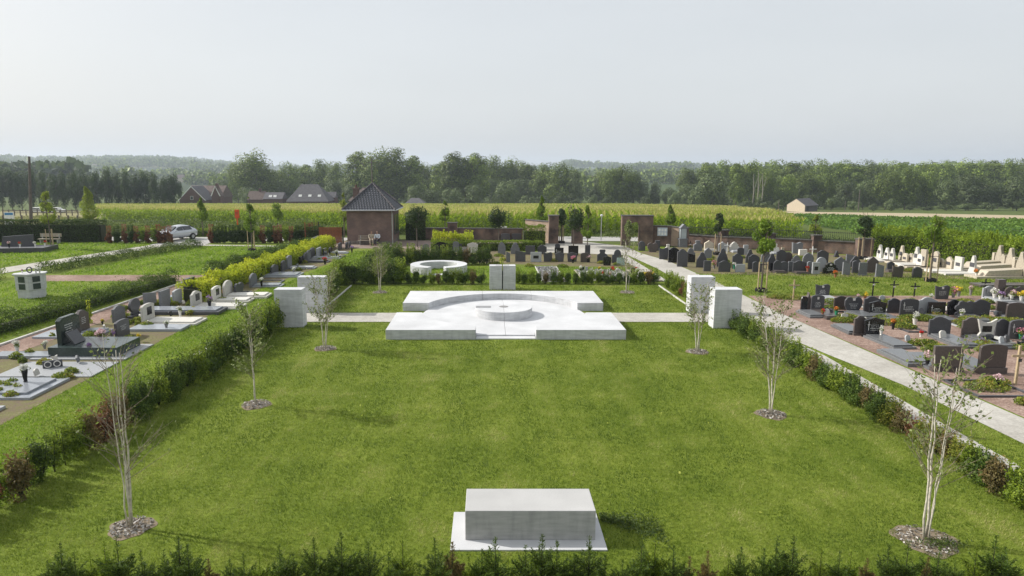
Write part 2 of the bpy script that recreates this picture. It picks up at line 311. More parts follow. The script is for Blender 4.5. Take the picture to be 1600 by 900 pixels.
POLEW = M('old_pole_wood', (0.13, 0.11, 0.095), rough=0.9, var=0.25)
# gravestones: (material, colour word)
def granite(name, c, rough, spec=0.5, var=0.25): return M(name, c, rough=rough, var=var, scale=14, bump=0.06, bscale=90, spec=spec, rnd=0.18)
ST = {

 'k': (granite('black_granite', (0.014, 0.014, 0.016), 0.16), 'black'),
 'd': (granite('dark_grey_granite', (0.065, 0.065, 0.072), 0.4), 'dark grey'),
 'b': (granite('brown_granite', (0.085, 0.070, 0.064), 0.35), 'brown grey'),
 'g': (granite('grey_bluestone', (0.16, 0.165, 0.175), 0.6), 'grey'),
 'l': (granite('light_grey_granite', (0.33, 0.34, 0.35), 0.5, var=0.12), 'light grey'),
 'w': (granite('white_stone', (0.56, 0.54, 0.49), 0.6, var=0.12), 'white'),
 'e': (granite('dark_green_granite', (0.035, 0.05, 0.047), 0.2), 'dark green'),
 'c': (granite('cream_limestone', (0.42, 0.37, 0.29), 0.8, var=0.25), 'cream'),
 'p': (granite('pale_green_glass', (0.36, 0.48, 0.44), 0.3, var=0.1), 'pale green'),
 's': (granite('blue_grey_slab', (0.30, 0.32, 0.35), 0.25, var=0.12), 'blue grey'),
 'q': (granite('worn_grey_slab', (0.13, 0.135, 0.14), 0.3, var=0.2), 'grey'),
}
INK = M('engraved_light_lettering', (0.62, 0.62, 0.60), rough=0.6, bump=0)
DINK = M('engraved_dark_lettering', (0.06, 0.06, 0.06), rough=0.6, bump=0)

# ------------------------------------------------------------------ fast numpy leaf meshes
def raw_mesh(name, verts, faces_n, mat, tint=None, parent=None):
    """verts (N*k,3) grouped k per face"""
    n = len(verts); k = faces_n; nf = n // k
    me = bpy.data.meshes.new(name); me.vertices.add(n); me.vertices.foreach_set('co', np.ascontiguousarray(verts, np.float32).ravel())
    me.loops.add(n); me.loops.foreach_set('vertex_index', np.arange(n, dtype=np.int32))
    me.polygons.add(nf); me.polygons.foreach_set('loop_start', np.arange(0, n, k, dtype=np.int32))
    me.update(calc_edges=True)
    if tint is not None:
        a = me.attributes.new('tint', 'FLOAT', 'FACE'); a.data.foreach_set('value', np.ascontiguousarray(tint, np.float32))
    me.materials.append(mat); o = bpy.data.objects.new(name, me); COL.objects.link(o)
    if parent: o.parent = parent
    return o
def unit(v): return v / np.maximum(np.linalg.norm(v, axis=1, keepdims=True), 1e-6)
def leafverts(P, size, aspect=0.55, up=0.0, dirs=None, rng=RNG):
    n = len(P); size = np.broadcast_to(size, (n,))[:, None]
    if isinstance(dirs, tuple):                       # leaves lying roughly on the skin whose outward direction is given
        Nn = unit(dirs[0] + rng.normal(size=(n, 3))*dirs[1]); D = unit(np.cross(Nn, rng.normal(size=(n, 3)))); R = np.cross(Nn, D)
        U = D*size*0.5; V = R*size*0.5*aspect; return np.stack([P - U, P + V, P + U, P - V], axis=1).reshape(-1, 3)
    D = unit(rng.normal(size=(n, 3)) + np.array([0, 0, up])) if dirs is None else unit(dirs)
    R = unit(np.cross(D, rng.normal(size=(n, 3))))
    U = D * size * 0.5; V = R * size * 0.5 * aspect
    return np.stack([P - U, P + V, P + U, P - V], axis=1).reshape(-1, 3)
def leaves(name, P, size, mat, tint=None, aspect=0.55, up=0.0, dirs=None, parent=None, rng=RNG):
    if tint is None: tint = np.clip(rng.normal(0.45, 0.22, len(P)), 0, 1)
    return raw_mesh(name, leafverts(np.asarray(P), size, aspect, up, dirs, rng), 4, mat, tint, parent)
def crown_points(n, rx, rz, lobes, rng, zc=0, lobe_r=0.38, shell=0.72, flat=1.0, cone=0):
    """clumpy crown: lobes spread through an ellipsoid, leaves near each lobe's skin; returns points, per-lobe tint"""
    L = []
    while len(L) < lobes:
        q = rng.uniform(-1, 1, 3)
        if np.linalg.norm(q) > 1: continue
        s = 1 - cone * (q[2] * 0.5 + 0.5)
        L.append((q[0]*rx*0.78*s, q[1]*rx*0.78*s, zc + q[2]*rz*0.8, rx*lobe_r*rng.uniform(0.6, 1.2)*(0.5 + 0.5*s), rng.uniform(-0.2, 0.2)))
    L = np.array(L); w = L[:, 3]**2; idx = rng.choice(lobes, n, p=w/w.sum())
    d = unit(rng.normal(size=(n, 3))); rr = L[idx, 3] * (shell + (1 - shell + 0.12) * rng.random(n)**0.7)
    P = L[idx, :3] + d * rr[:, None] * np.array([1, 1, flat]); cen = np.array([0, 0, zc]); q_ = unit((P - cen)/np.array([rx, rx, rz])); crown_points.nrm = unit(d*0.75 + q_*0.65)
    tint = np.clip(0.45 + L[idx, 4] + rng.normal(0, 0.16, n), 0, 1)
    return P, tint

# ------------------------------------------------------------------ terrain and ground sheets
def terrain():
    ys = np.concatenate([np.linspace(-25, 70, 12), np.linspace(78, 300, 30), np.geomspace(330, 4300, 50)])
    xs = np.concatenate([-np.geomspace(4200, 60, 60), np.linspace(-50, 50, 11), np.geomspace(60, 4200, 60)])
    X, Y = np.meshgrid(xs, ys); Z = tz(X, Y); nx, ny = len(xs), len(ys)
    V = np.stack([X, Y, Z], -1).reshape(-1, 3)
    fs = [(j*nx+i, j*nx+i+1, (j+1)*nx+i+1, (j+1)*nx+i) for j in range(ny-1) for i in range(nx-1)]
    me = bpy.data.meshes.new('terrain'); me.from_pydata(V.tolist(), [], fs)
    me.polygons.foreach_set('use_smooth', [True]*len(fs))
    m, nt, p = newmat('countryside'); N = nt.nodes; L = nt.links
    g = N.new('ShaderNodeNewGeometry'); mp = N.new('ShaderNodeMapping'); mp.inputs['Scale'].default_value = (1/260, 1/420, 0); mp.inputs['Rotation'].default_value = (0, 0, 0.3)
    L.new(g.outputs['Position'], mp.inputs[0]); vo = N.new('ShaderNodeTexVoronoi'); vo.inputs['Scale'].default_value = 1; L.new(mp.outputs[0], vo.inputs['Vector'])
    sp = N.new('ShaderNodeSeparateColor'); L.new(vo.outputs['Color'], sp.inputs[0])
    cr = N.new('ShaderNodeValToRGB'); cr.color_ramp.interpolation = 'CONSTANT'; e = cr.color_ramp.elements
    cs = [(0.0, (0.04, 0.06, 0.02)), (0.25, (0.06, 0.09, 0.03)), (0.45, (0.18, 0.17, 0.08)), (0.55, (0.035, 0.055, 0.02)), (0.85, (0.11, 0.13, 0.05))]
    e[0].position = 0; e[0].color = (*cs[0][1], 1); e[1].position = cs[1][0]; e[1].color = (*cs[1][1], 1)
    for q, c in cs[2:]: ne = e.new(q); ne.color = (*c, 1)
    L.new(sp.outputs[0], cr.inputs[0])
    n = N.new('ShaderNodeTexNoise'); n.inputs['Scale'].default_value = 0.4; n.inputs['Detail'].default_value = 8; L.new(g.outputs['Position'], n.inputs['Vector'])
    cr2 = N.new('ShaderNodeValToRGB'); cr2.color_ramp.elements[0].color = (0.045, 0.07, 0.015, 1); cr2.color_ramp.elements[1].color = (0.12, 0.15, 0.04, 1); L.new(n.outputs[0], cr2.inputs[0])
    s2 = N.new('ShaderNodeSeparateXYZ'); L.new(g.outputs['Position'], s2.inputs[0]); mr = N.new('ShaderNodeMapRange'); mr.inputs['From Min'].default_value = 300; mr.inputs['From Max'].default_value = 420; L.new(s2.outputs[1], mr.inputs['Value'])
    mm = N.new('ShaderNodeMixRGB'); L.new(mr.outputs[0], mm.inputs[0]); L.new(cr2.outputs[0], mm.inputs[1]); L.new(cr.outputs[0], mm.inputs[2]); L.new(mm.outputs[0], p.inputs['Base Color']); p.inputs['Roughness'].default_value = 1
    p.inputs['Specular IOR Level'].default_value = 0.1
    me.materials.append(m); o = bpy.data.objects.new('terrain', me); COL.objects.link(o); tag(o, kind='structure')
terrain()
def sheet(name, pts, z, mat, follow=False, kind='structure'):
    if not follow:
        return tag(MB().add([(x, y, z) for x, y in pts], [tuple(range(len(pts)))]).build(name, mat), kind=kind)
    me = bpy.data.meshes.new(name); bm = bmesh.new(); f = bm.faces.new([bm.verts.new((x, y, 0)) for x, y in pts])
    for it in range(6):
        ed = [e for e in bm.edges if e.calc_length() > 8]
        if not ed: break
        bmesh.ops.subdivide_edges(bm, edges=ed, cuts=1, use_grid_fill=True); bmesh.ops.triangulate(bm, faces=bm.faces)
    for v in bm.verts: v.co.z = float(tz(v.co.x, v.co.y)) + z
    bmesh.ops.recalc_face_normals(bm, faces=bm.faces); bm.to_mesh(me); bm.free(); me.materials.append(mat)
    o = bpy.data.objects.new(name, me); COL.objects.link(o); return tag(o, kind=kind)
# cemetery ground
sheet('cemetery_lawn', [(-52, 6), (36, 6), (36, 55), (31, 55.2), (6, 66), (-52, 66)], 0.004, GRASSG)
sheet('grave_bed', [(-19.5, 14), (-13.5, 14), (-13.5, 40), (-12.0, 50), (-12.0, 60), (-16.5, 62), (-19.0, 42)], 0.010, SOIL)
sheet('gravel_path', [(-19.6, 24), (-18.2, 24), (-17.2, 42), (-15.6, 61), (-16.6, 61), (-18.9, 42)], 0.016, GRAVELR)
sheet('gravel_path', [(-29.2, 42.35), (-18.9, 42.35), (-18.7, 44.8), (-29.4, 44.8)], 0.017, GRAVELR)
sheet('grave_bed', [(15.35, 10), (40, 10), (40, 37.4), (14.45, 37.4), (14.2, 34), (14.9, 24), (15.35, 17)], 0.010, GRAVELR)
sheet('grave_bed', [(14.2, 45.4), (31, 43.2), (31.6, 47), (30.6, 54.6), (17.5, 61.8), (12.7, 57.5), (13.7, 52.5)], 0.010, SOIL)
sheet('grave_bed', [(-7.5, 52.5), (10.6, 47.8), (10.2, 56.5), (5, 57), (-7.5, 60.5)], 0.010, SOIL)
sheet('lodge_yard', [(-14.5, 60.2), (-7.5, 60.2), (-3.5, 57.5), (-3.0, 62.5), (5.5, 61.5), (5.5, 66.6), (-8.5, 67), (-14.5, 66)], 0.014, groundmat('brown_paving', [(0.17, 0.13, 0.11), (0.26, 0.2, 0.17), (0.34, 0.28, 0.24)]))
# paths
sheet('main_path', [(15.5, 8), (15.25, 17), (14.75, 24.2), (14.25, 33), (14.2, 42), (13.7, 52), (12.7, 56.6), (12.4, 62), (8.6, 66.5), (6.3, 66.5), (4.0, 61.5), (4.6, 57.3), (11.3, 55.5), (11.9, 48), (11.95, 42), (12.05, 33.5), (12.3, 29), (12.9, 25.2), (13.55, 21.5), (13.75, 17), (14.1, 8)], 0.020, PAVE)
sheet('side_path', [(11.9, 8), (12.75, 8), (12.6, 18), (12.7, 25), (12.3, 29), (12.05, 33.0), (11.9, 37.5), (11.25, 42), (11.2, 51), (11.2, 55.2), (10.3, 55.2), (10.35, 51.5), (10.7, 46), (11.1, 40), (11.55, 35), (11.4, 30)], 0.024, PAVE)
sheet('cross_path', [(-9.5, 30.75), (12.1, 30.75), (12.1, 32.75), (-9.5, 32.75)], 0.028, PAVE)
sheet('left_path', [(-11.35, 25), (-10.95, 25), (-10.6, 30.8), (-9.4, 30.8), (-9.4, 32.7), (-10.9, 32.7)], 0.022, PAVE)
sheet('far_left_path', [(-36.5, 40), (-34.0, 40), (-29.3, 62.6), (-31.3, 62.6)], 0.022, PAVE)
sheet('road', [(-62, 66.6), (-31.4, 66.2), (-31.4, 62.6), (-26.4, 62.6), (-26.4, 66.4), (-14.0, 66.6), (-14.0, 69.5), (-62, 71.5)], 0.026, ROADM)
sheet('narrow_path', [(-26.4, 62.3), (-14.6, 60.8), (-14.6, 61.7), (-26.4, 63.1)], 0.03, PAVE)
sheet('far_road', [(4, 66.6), (17, 66), (22, 70.2), (4, 71.2)], 0.026, ROADM)
# fields
corn_poly = [AT(150, 326, 2.1), AT(400, 328, 2.1), A(640, 335, 2.1), A(820, 335, 2.1), A(1000, 337, 2.1), A(1130, 342, 2.1), (30.5, 67.0), AT(1262, 346, 2.1), AT(1180, 327, 2.1), AT(1130, 322.5, 2.1), (40, 205), (-95, 215), AT(152, 317, 2.1)]
sheet('stubble_field', [(-160, 84), (-54, 84), (-62, 100), (-100, 215), (-260, 215)], 0.03, STUB, follow=True)
beet_poly = [(37.5, 40), (150, 20), (160, 112), (97, 114), AT(1420, 341), AT(1300, 337), AT(1245, 336), AT(1180, 332), AT(1262, 352), (38.5, 68)]
sheet('beet_field', beet_poly, 0.02, BEETG, follow=True)
sheet('sandy_track', [AT(1185, 329.5), AT(1245, 331), AT(1420, 333.5), AT(1600, 337), (190, 150), (200, 110), AT(1600, 347), AT(1420, 341.5), AT(1245, 336.5), AT(1185, 333)], 0.05, SAND, follow=True)
# kerbs round the back lawn
for x in (-8.35, 10.22): tag(MB().box(x, x + 0.08, 32.9, 40.6, 0, 0.07).build('kerb', KERB, bevel=0.01), kind='structure')
tag(MB().add([(-19.72, 24, 0), (-19.60, 24, 0), (-18.9, 42, 0), (-19.02, 42, 0), (-19.72, 24, 0.08), (-19.60, 24, 0.08), (-18.9, 42, 0.08), (-19.02, 42, 0.08)],
             [(0,3,2,1),(4,5,6,7),(0,1,5,4),(1,2,6,5),(2,3,7,6),(3,0,4,7)]).build('kerb', KERB), kind='structure')

# ------------------------------------------------------------------ turf blades
def in_poly(P, poly):
    x, y = P[:, 0], P[:, 1]; ins = np.zeros(len(P), bool); n = len(poly)
    for i in range(n):
        x1, y1 = poly[i]; x2, y2 = poly[(i+1) % n]
        c = ((y1 > y) != (y2 > y)) & (x < (x2 - x1) * (y - y1) / ((y2 - y1) if y2 != y1 else 1e-9) + x1); ins ^= c
    return ins
BIRCHES = [(-7.07, 12.47), (-6.99, 19.58), (-6.45, 26.07), (-6.23, 38.46), (7.91, 38.46), (8.07, 25.6), (8.14, 18.77), (8.34, 12.0)]
def blades(name, rect, dens, hgt, wid, near=12.0, holes=(), mask=None, mat=BLADE):
    x0, x1, y0, y1 = rect; n = int((x1 - x0) * (y1 - y0) * dens)
    P = np.stack([RNG.uniform(x0, x1, n), RNG.uniform(y0, y1, n)], 1)
    k = np.clip((near / np.maximum(P[:, 1], near)) ** 1.3, 0.05, 1); P = P[RNG.random(n) < k]
    keep = np.ones(len(P), bool)
    for h in holes:
        if len(h) == 4: keep &= ~((P[:, 0] > h[0]) & (P[:, 0] < h[1]) & (P[:, 1] > h[2]) & (P[:, 1] < h[3]))
        else:
            a = np.arctan2(P[:, 1]-h[1], P[:, 0]-h[0]); keep &= np.hypot(P[:, 0] - h[0], P[:, 1] - h[1]) > h[2] * (1 + 0.10*np.sin(3*a + h[0]) + 0.07*np.sin(7*a))
    if mask is not None: keep &= in_poly(P, mask)
    P = P[keep]; n = len(P); s = (np.maximum(P[:, 1], near) / near) ** 0.65
    h = hgt * RNG.uniform(0.5, 1.25, n) * (0.6 + 0.4 * s); w = wid * s * RNG.uniform(0.7, 1.3, n)
    a = RNG.uniform(0, 2*pi, n); lean = RNG.normal(0, 0.55, (n, 2)) * h[:, None]
    B = np.c_[P, np.full(n, 0.003)]; D = np.c_[np.cos(a), np.sin(a), np.zeros(n)] * w[:, None]
    T = B + np.c_[lean, h]
    return tag(raw_mesh(name, np.stack([B - D, B + D, T], 1).reshape(-1, 3), 3, mat, np.clip(RNG.normal(0.42, 0.13, n) + 0.05*np.sin(P[:, 0]*3.6 + 0.15*np.sin(P[:, 1])), 0, 1)), kind='stuff')
ring_holes = [(x, y, 0.50) for x, y in BIRCHES]
blades('lawn_grass', (-10.25, 11.75, 10.0, 30.72), 1500, 0.05, 0.006, holes=[(-0.74, 2.2, 11.62, 13.08), (-4.4, 5.8, 27.4, 40)] + ring_holes)
blades('back_lawn_grass', (-8.25, 10.2, 32.78, 40.7), 900, 0.05, 0.008, holes=[(-4.4, 5.8, 27.4, 36.7)] + ring_holes)
blades('grass_strip_blades', (-13.5, -10.0, 10, 40), 1000, 0.06, 0.007, mask=[(-13.5, 10), (-10.2, 10), (-10.2, 30), (-11.3, 32), (-11.3, 40), (-13.5, 40)], holes=[(-11.25, -10.6, 22, 33)], mat=BLADE2)
blades('grass_strip_blades', (11.4, 13.9, 14, 42), 1000, 0.05, 0.007, mask=[(12.78, 8), (14.0, 8), (13.72, 17), (13.5, 21.5), (12.9, 25), (12.75, 25), (12.65, 18)])
blades('grass_strip_blades', (11.2, 12.1, 33, 56), 900, 0.05, 0.008, mask=[(12.0, 33.2), (11.9, 42), (11.85, 48), (11.3, 55), (11.22, 51), (11.27, 42), (11.92, 37.5)])
blades('grass_tufts', (13.9, 34, 37.5, 45.6), 500, 0.07, 0.010)
blades('grass_tufts', (-34, -19.9, 24, 42.2), 420, 0.07, 0.010, mask=[(-34, 36), (-30, 24), (-20.3, 24), (-19.6, 42.2), (-34, 42.2)], mat=BLADE2)
blades('grass_tufts', (-48, -17.5, 45, 62.5), 380, 0.08, 0.013, mask=[(-28.7, 45), (-19, 45), (-17.4, 62), (-27.0, 62)], mat=BLADE2)
blades('grass_tufts', (-50, -29, 42, 64.5), 320, 0.08, 0.013, mask=[(-50, 42), (-36.6, 42), (-31.4, 62.6), (-31.6, 64.5), (-50, 64.5)], mat=BLADE2)
blades('grass_tufts', (-12.9, -9.0, 33, 60), 600, 0.07, 0.010, mask=[(-12.8, 40), (-11.4, 33), (-9.2, 41.5), (-8.2, 47), (-7.8, 58), (-11.6, 58), (-11.6, 50)], mat=BLADE2)
blades('grass_tufts', (-8, 10.3, 41.6, 48.6), 500, 0.07, 0.010, mat=BLADE2)
# fallen yellow leaves on the lawn
P = np.c_[RNG.uniform(-8, 10, 60), RNG.uniform(10.5, 27, 60), np.full(60, 0.05)]
tag(raw_mesh('fallen_leaves', leafverts(P, RNG.uniform(0.05, 0.09, 60), 0.7, dirs=np.c_[RNG.normal(size=(60, 2)), RNG.normal(0, 0.2, 60)]), 4, YELLL, np.full(60, 0.9)), kind='stuff')

# ------------------------------------------------------------------ central memorial
MC = (0.70, 31.95); R0 = 3.92
def arcpts(r, a0, a1, n, c=(0, 0)): return [(c[0] + r*cos(a0 + (a1-a0)*i/n), c[1] + r*sin(a0 + (a1-a0)*i/n)) for i in range(n+1)]
mem = empty('memorial_plaza', (MC[0], MC[1], 0), label='low white concrete memorial with a circular recess and round drum in the lawn centre', cat='memorial')
hb = 0.42; xw = 4.98; yf, yfb, yr0, yr1 = -4.43, -0.95, 1.32, 4.68
def mem_front(sgn):
    a = math.asin(yfb / R0); x1 = R0 * cos(a); xi = 1.25; a2 = -math.acos(xi / R0)
    pts = [(xi, yf), (xw, yf), (xw, yfb), (x1, yfb)] + arcpts(R0, a, a2, 24)[1:]
    pts = [(sgn*p[0], p[1]) for p in pts]
    return MB().prism(pts, 0, hb, 'z')
mem_front(-1).build('front_block', CONC, mem, bevel=0.012); mem_front(1).build('front_block', CONC, mem, bevel=0.012)
a = math.asin(yr0 / R0)
def mem_rear(t0, t1, left, right):
    inner = arcpts(R0, t0, t1, 22)
    pts = list(inner)
    if left: pts += [(-R0*cos(a), yr0)][:0] + [(-xw, yr0), (-xw, yr1)]
    else: pts += [(inner[-1][0], yr1)]
    if right: pts += [(xw, yr1), (xw, yr0)]
    else: pts += [(inner[0][0], yr1)]
    return MB().prism(pts, 0, hb, 'z')
q1 = math.acos(1.55/R0) ; q2 = math.acos(-1.05/R0)
mem_rear(a, q1 - 0.0012, False, True).build('rear_block', CONC, mem, bevel=0.01)
mem_rear(q1 + 0.0012, q2 - 0.0012, False, False).build('rear_block', CONC, mem, bevel=0.01)
mem_rear(q2 + 0.0012, pi - a, True, False).build('rear_block', CONC, mem, bevel=0.01)
fl = MB()
for s in (-1, 1):       # two half floors with an open joint
    fl.prism([(s*0.006, -R0+0.01), (s*0.006, R0-0.01)] + [(s*abs(p[0]), p[1]) for p in arcpts(R0-0.01, pi/2, -pi/2, 40)[1:-1]], 0, 0.10, 'z')
fl.box(-1.235, -0.006, yf + 0.45, -3.6, 0, 0.098); fl.box(0.006, 1.235, yf + 0.45, -3.6, 0, 0.098)
fl.build('floor_slab', CONC, mem)
MB().box(-1.235, 1.235, yf + 0.02, yf + 0.44, 0, 0.05).build('entry_step', CONC, mem, bevel=0.01)
dr = MB()
for s in (-1, 1): dr.prism([(s*0.004, -1.36), (s*0.004, 1.36)] + [(s*abs(p[0]), p[1]) for p in arcpts(1.36, pi/2, -pi/2, 36)[1:-1]], 0.102, 0.50, 'z')
drum = dr.build('drum', CONC, mem, bevel=0.008)
ST_PLATE = M('drum_plate_stone', (0.26, 0.26, 0.265), rough=.5)
MB().box(-1.32, -0.62, -0.25, 0.12, 0.502, 0.512).build('name_plate', ST_PLATE, mem)
MB().lathe([(0.22, 0.502), (0.22, 0.508), (0.19, 0.512)], n=24).build('drain_grate', M('grate_steel', (0.30, 0.29, 0.28), rough=0.5, metallic=0.3), mem)
tag(MB().box(MC[0] - 1.3, MC[0] + 1.3, 36.66, 37.2, 0, 0.008).build('paving_strip', PAVE), kind='structure')
# foreground bench block and its footing
b = empty('concrete_bench', (0.785, 12.42, 0.035), label='solid grey cast concrete bench block on a pale slab behind the front yews', cat='bench')
MB().box(-1.235, 1.235, -0.455, 0.455, 0, 0.60).build('block', CONC2, b, bevel=0.012)
tag(MB().box(-0.72, 2.2, 11.63, 13.05, 0, 0.035).build('bench_slab', CONC, bevel=0.006), 'flat pale concrete slab under the grey bench block', 'slab')
MB().lathe([(0.014, 0), (0.014, 0.004)], n=10)
# gate pillars of the lawn
PILS = [((-9.52, 29.72, -8.28, 30.35), 1.72, 'front concrete pillar beside the left end of the cross path'), ((-9.35, 32.85, -8.02, 33.45), 1.78, 'rear concrete pillar beside the left end of the cross path'),
        ((9.93, 29.5, 11.13, 30.2), 1.76, 'front concrete pillar beside the right end of the cross path'), ((9.83, 32.75, 11.0, 33.4), 1.80, 'rear concrete pillar beside the right end of the cross path')]
for (x0, y0, x1, y1), h, lab in PILS:
    tag(MB().box(x0, x1, y0, y1, 0, h).build('concrete_pillar', CONC, bevel=0.012), lab, 'pillar', 'concrete pillars at the ends of the cross path')
cp = empty('memorial_pillar', (0.79, 39.6, 0), label='pale concrete twin pillar with engraved top at the back hedge', cat='pillar')
for s in (-1, 1):
    hf = MB().box(min(s*0.03, s*0.76), max(s*0.03, s*0.76), -0.3, 0.3, 0, 1.42).build('pillar_half', CONC, cp, bevel=0.01)
MB().box(-0.03, 0.03, -0.1, 0.1, 0, 1.1).build('gap_fill', STEEL, cp)
ink = MB(); x = -0.38
while x < 0.36:
    w = random.choice([0.03, 0.045, 0.06]); ink.box(x, x + w, -0.09, 0.09, 1.4215, 1.4235); x += w + 0.025
    if abs(x) < 0.05: x = 0.06
ink.build('engraved_lettering', DINK, cp)
# low ring seat
rg = empty('circular_bench', (-3.45, 46.6, 0), label='round low concrete ring seat open to the front behind the hedge', cat='seat')
t0 = radians(-72); outer = arcpts(1.95, t0, radians(252), 60); inn = arcpts(1.30, radians(252), t0, 60)
MB().prism(outer + inn, 0, 0.52, 'z').build('ring', CONC, rg, bevel=0.01)
MB().box(-0.58, 0.58, -2.0, -1.35, 0, 0.06).build('threshold_slab', CONC, rg)

# ------------------------------------------------------------------ mulch discs under the birches
for i, (x, y) in enumerate(BIRCHES):
    r = 0.43 if i < 7 else 0.56
    pts = [(x + r*(1 + 0.10*sin(3*t + i) + 0.06*sin(7*t + 2*i))*cos(t), y + r*(1 + 0.10*sin(3*t + i) + 0.06*sin(7*t + 2*i))*sin(t)) for t in np.linspace(0, 2*pi, 40, endpoint=False)]
    d = MB().add([(px, py, 0.012) for px, py in pts] + [(x, y, 0.03)], [(k, (k+1) % 40, 40) for k in range(40)]).build('mulch_bed', MULCHG); tag(d, kind='stuff')
    n = 420; a = RNG.uniform(0, 2*pi, n); rr = r * 0.93 * np.sqrt(RNG.random(n))
    P = np.c_[x + rr*np.cos(a), y + rr*np.sin(a), RNG.uniform(0.03, 0.055, n)]
    leaves('bark_chips', P, RNG.uniform(0.03, 0.085, n), CHIP, tint=RNG.random(n), aspect=0.5, dirs=np.c_[RNG.normal(size=(n, 2)), RNG.normal(0, 0.35, n)], parent=d)
    if i == 7:
        n = 500; P = np.c_[x + 0.2 + RNG.normal(0, 0.22, n), y - 0.18 + RNG.normal(0, 0.1, n), RNG.uniform(0.03, 0.12, n)]
        tag(leaves('weeds', P, 0.045, WEEDL, up=0.5), kind='stuff')
# weeds beside the bench
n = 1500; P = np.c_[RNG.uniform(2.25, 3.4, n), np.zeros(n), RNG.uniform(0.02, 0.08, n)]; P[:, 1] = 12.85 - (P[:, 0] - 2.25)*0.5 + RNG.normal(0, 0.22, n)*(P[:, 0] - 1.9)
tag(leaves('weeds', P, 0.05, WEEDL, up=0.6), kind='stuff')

# ------------------------------------------------------------------ multi-stem birches
def birch(i, x, y, h, nst, lean, leafn, twig_n, spread, label):
    rg = np.random.default_rng(100 + i); root = empty('birch_tree', (x, y, 0), label=label, cat='birch', group='white stemmed birches on the lawn')
    tw = MB(); LP = []
    for s in range(nst):
        fat = 1.0 if s < 2 else 0.6
        a = 2*pi*s/nst + rg.uniform(0, 1.5) + lean; k = rg.uniform(0.03, 0.10) * spread; hh = h * rg.uniform(0.8, 1.0)
        pts = [(0.07*cos(a)*0.6, 0.07*sin(a)*0.6, -0.02)]
        for q in np.linspace(0.12, 1, 9):
            pts.append((0.05*cos(a) + k*hh*q**1.25*cos(a) + rg.normal(0, 0.012), 0.05*sin(a) + k*hh*q**1.25*sin(a) + rg.normal(0, 0.012), hh*q))
        rad = [fat*0.023*(1 - 0.84*q) + 0.002 for q in np.linspace(0, 1, 10)]
        MB().tube(pts, rad, 7).build('trunk', BIRCHB, root, smooth=True)
        for t in range(twig_n):
            q = rg.uniform(0.28, 0.97); j = min(8, int(q*9)); p0 = Vector(pts[j]).lerp(Vector(pts[j+1]), q*9 - j)
            b = a + rg.normal(0, 1.3); ln = h * rg.uniform(0.14, 0.30) * (1.15 - 0.6*q); el = rg.uniform(0.55, 1.15)
            P3 = [p0]
            for c in (0.35, 0.7, 1.0):
                P3.append(p0 + Vector((cos(b)*cos(el)*ln*c + rg.normal(0, .015), sin(b)*cos(el)*ln*c + rg.normal(0, .015), sin(el)*ln*c)))
            tw.tube(P3, [0.0075*(1-q*0.45), 0.006, 0.0042, 0.0024], 4)
            for g in range(2):
                c = rg.uniform(0.4, 1); s0 = p0.lerp(P3[-1], c); b2 = b + rg.normal(0, 0.9)
                e2 = s0 + Vector((cos(b2), sin(b2), rg.uniform(0.4, 1.6))).normalized() * ln * rg.uniform(0.25, 0.5); tw.tube([s0, e2], [0.0034, 0.0018], 3)
                for _ in range(leafn):
                    if rg.random() < 0.5: w = s0.lerp(e2, rg.random())
                    else: w = p0.lerp(P3[-1], rg.uniform(0.3, 1))
                    LP.append((w.x + rg.normal(0, .03), w.y + rg.normal(0, .03), w.z + rg.normal(0, .03)))
    tw.build('twigs', BIRCHT, root)
    if LP: leaves('crown', np.array(LP), rg.uniform(0.045, 0.085, len(LP)), BIRCHL, aspect=0.75, parent=root, rng=rg)
BL = ['bare tall white stemmed birch on the lawn beside the copyright corner', '', '', '', '', '', '', '']
BL = ['nearly leafless white stemmed birch at the near left corner of the lawn', 'leafy birch on the left lawn edge, second from the front', 'bushy many twigged birch in front of the left concrete pillars',
      'thin birch at the back left corner of the lawn by the hedge', 'thin birch at the back right corner of the lawn by the hedge', 'slim birch in front of the right concrete pillars',
      'three stemmed birch on the right lawn edge, second from the front', 'birch in a weedy soil disc at the near right corner of the lawn']
BP = [(4.1, 4, 0.3, 1, 18, 0.7), (3.2, 2, 0.9, 9, 26, 1.1), (3.0, 3, 2.6, 4, 44, 1.6), (3.0, 3, 0.2, 4, 34, 1.0), (3.5, 3, 1.0, 2, 26, 0.9), (2.9, 3, 0.3, 5, 26, 1.3), (3.5, 3, 0.0, 5, 28, 1.1), (3.9, 4, 0.5, 5, 19, 0.8)]
for i, (x, y) in enumerate(BIRCHES): h, ns, ln, lf, tn, sp_ = BP[i]; birch(i, x, y, h, ns, ln, lf, tn, sp_, BL[i])

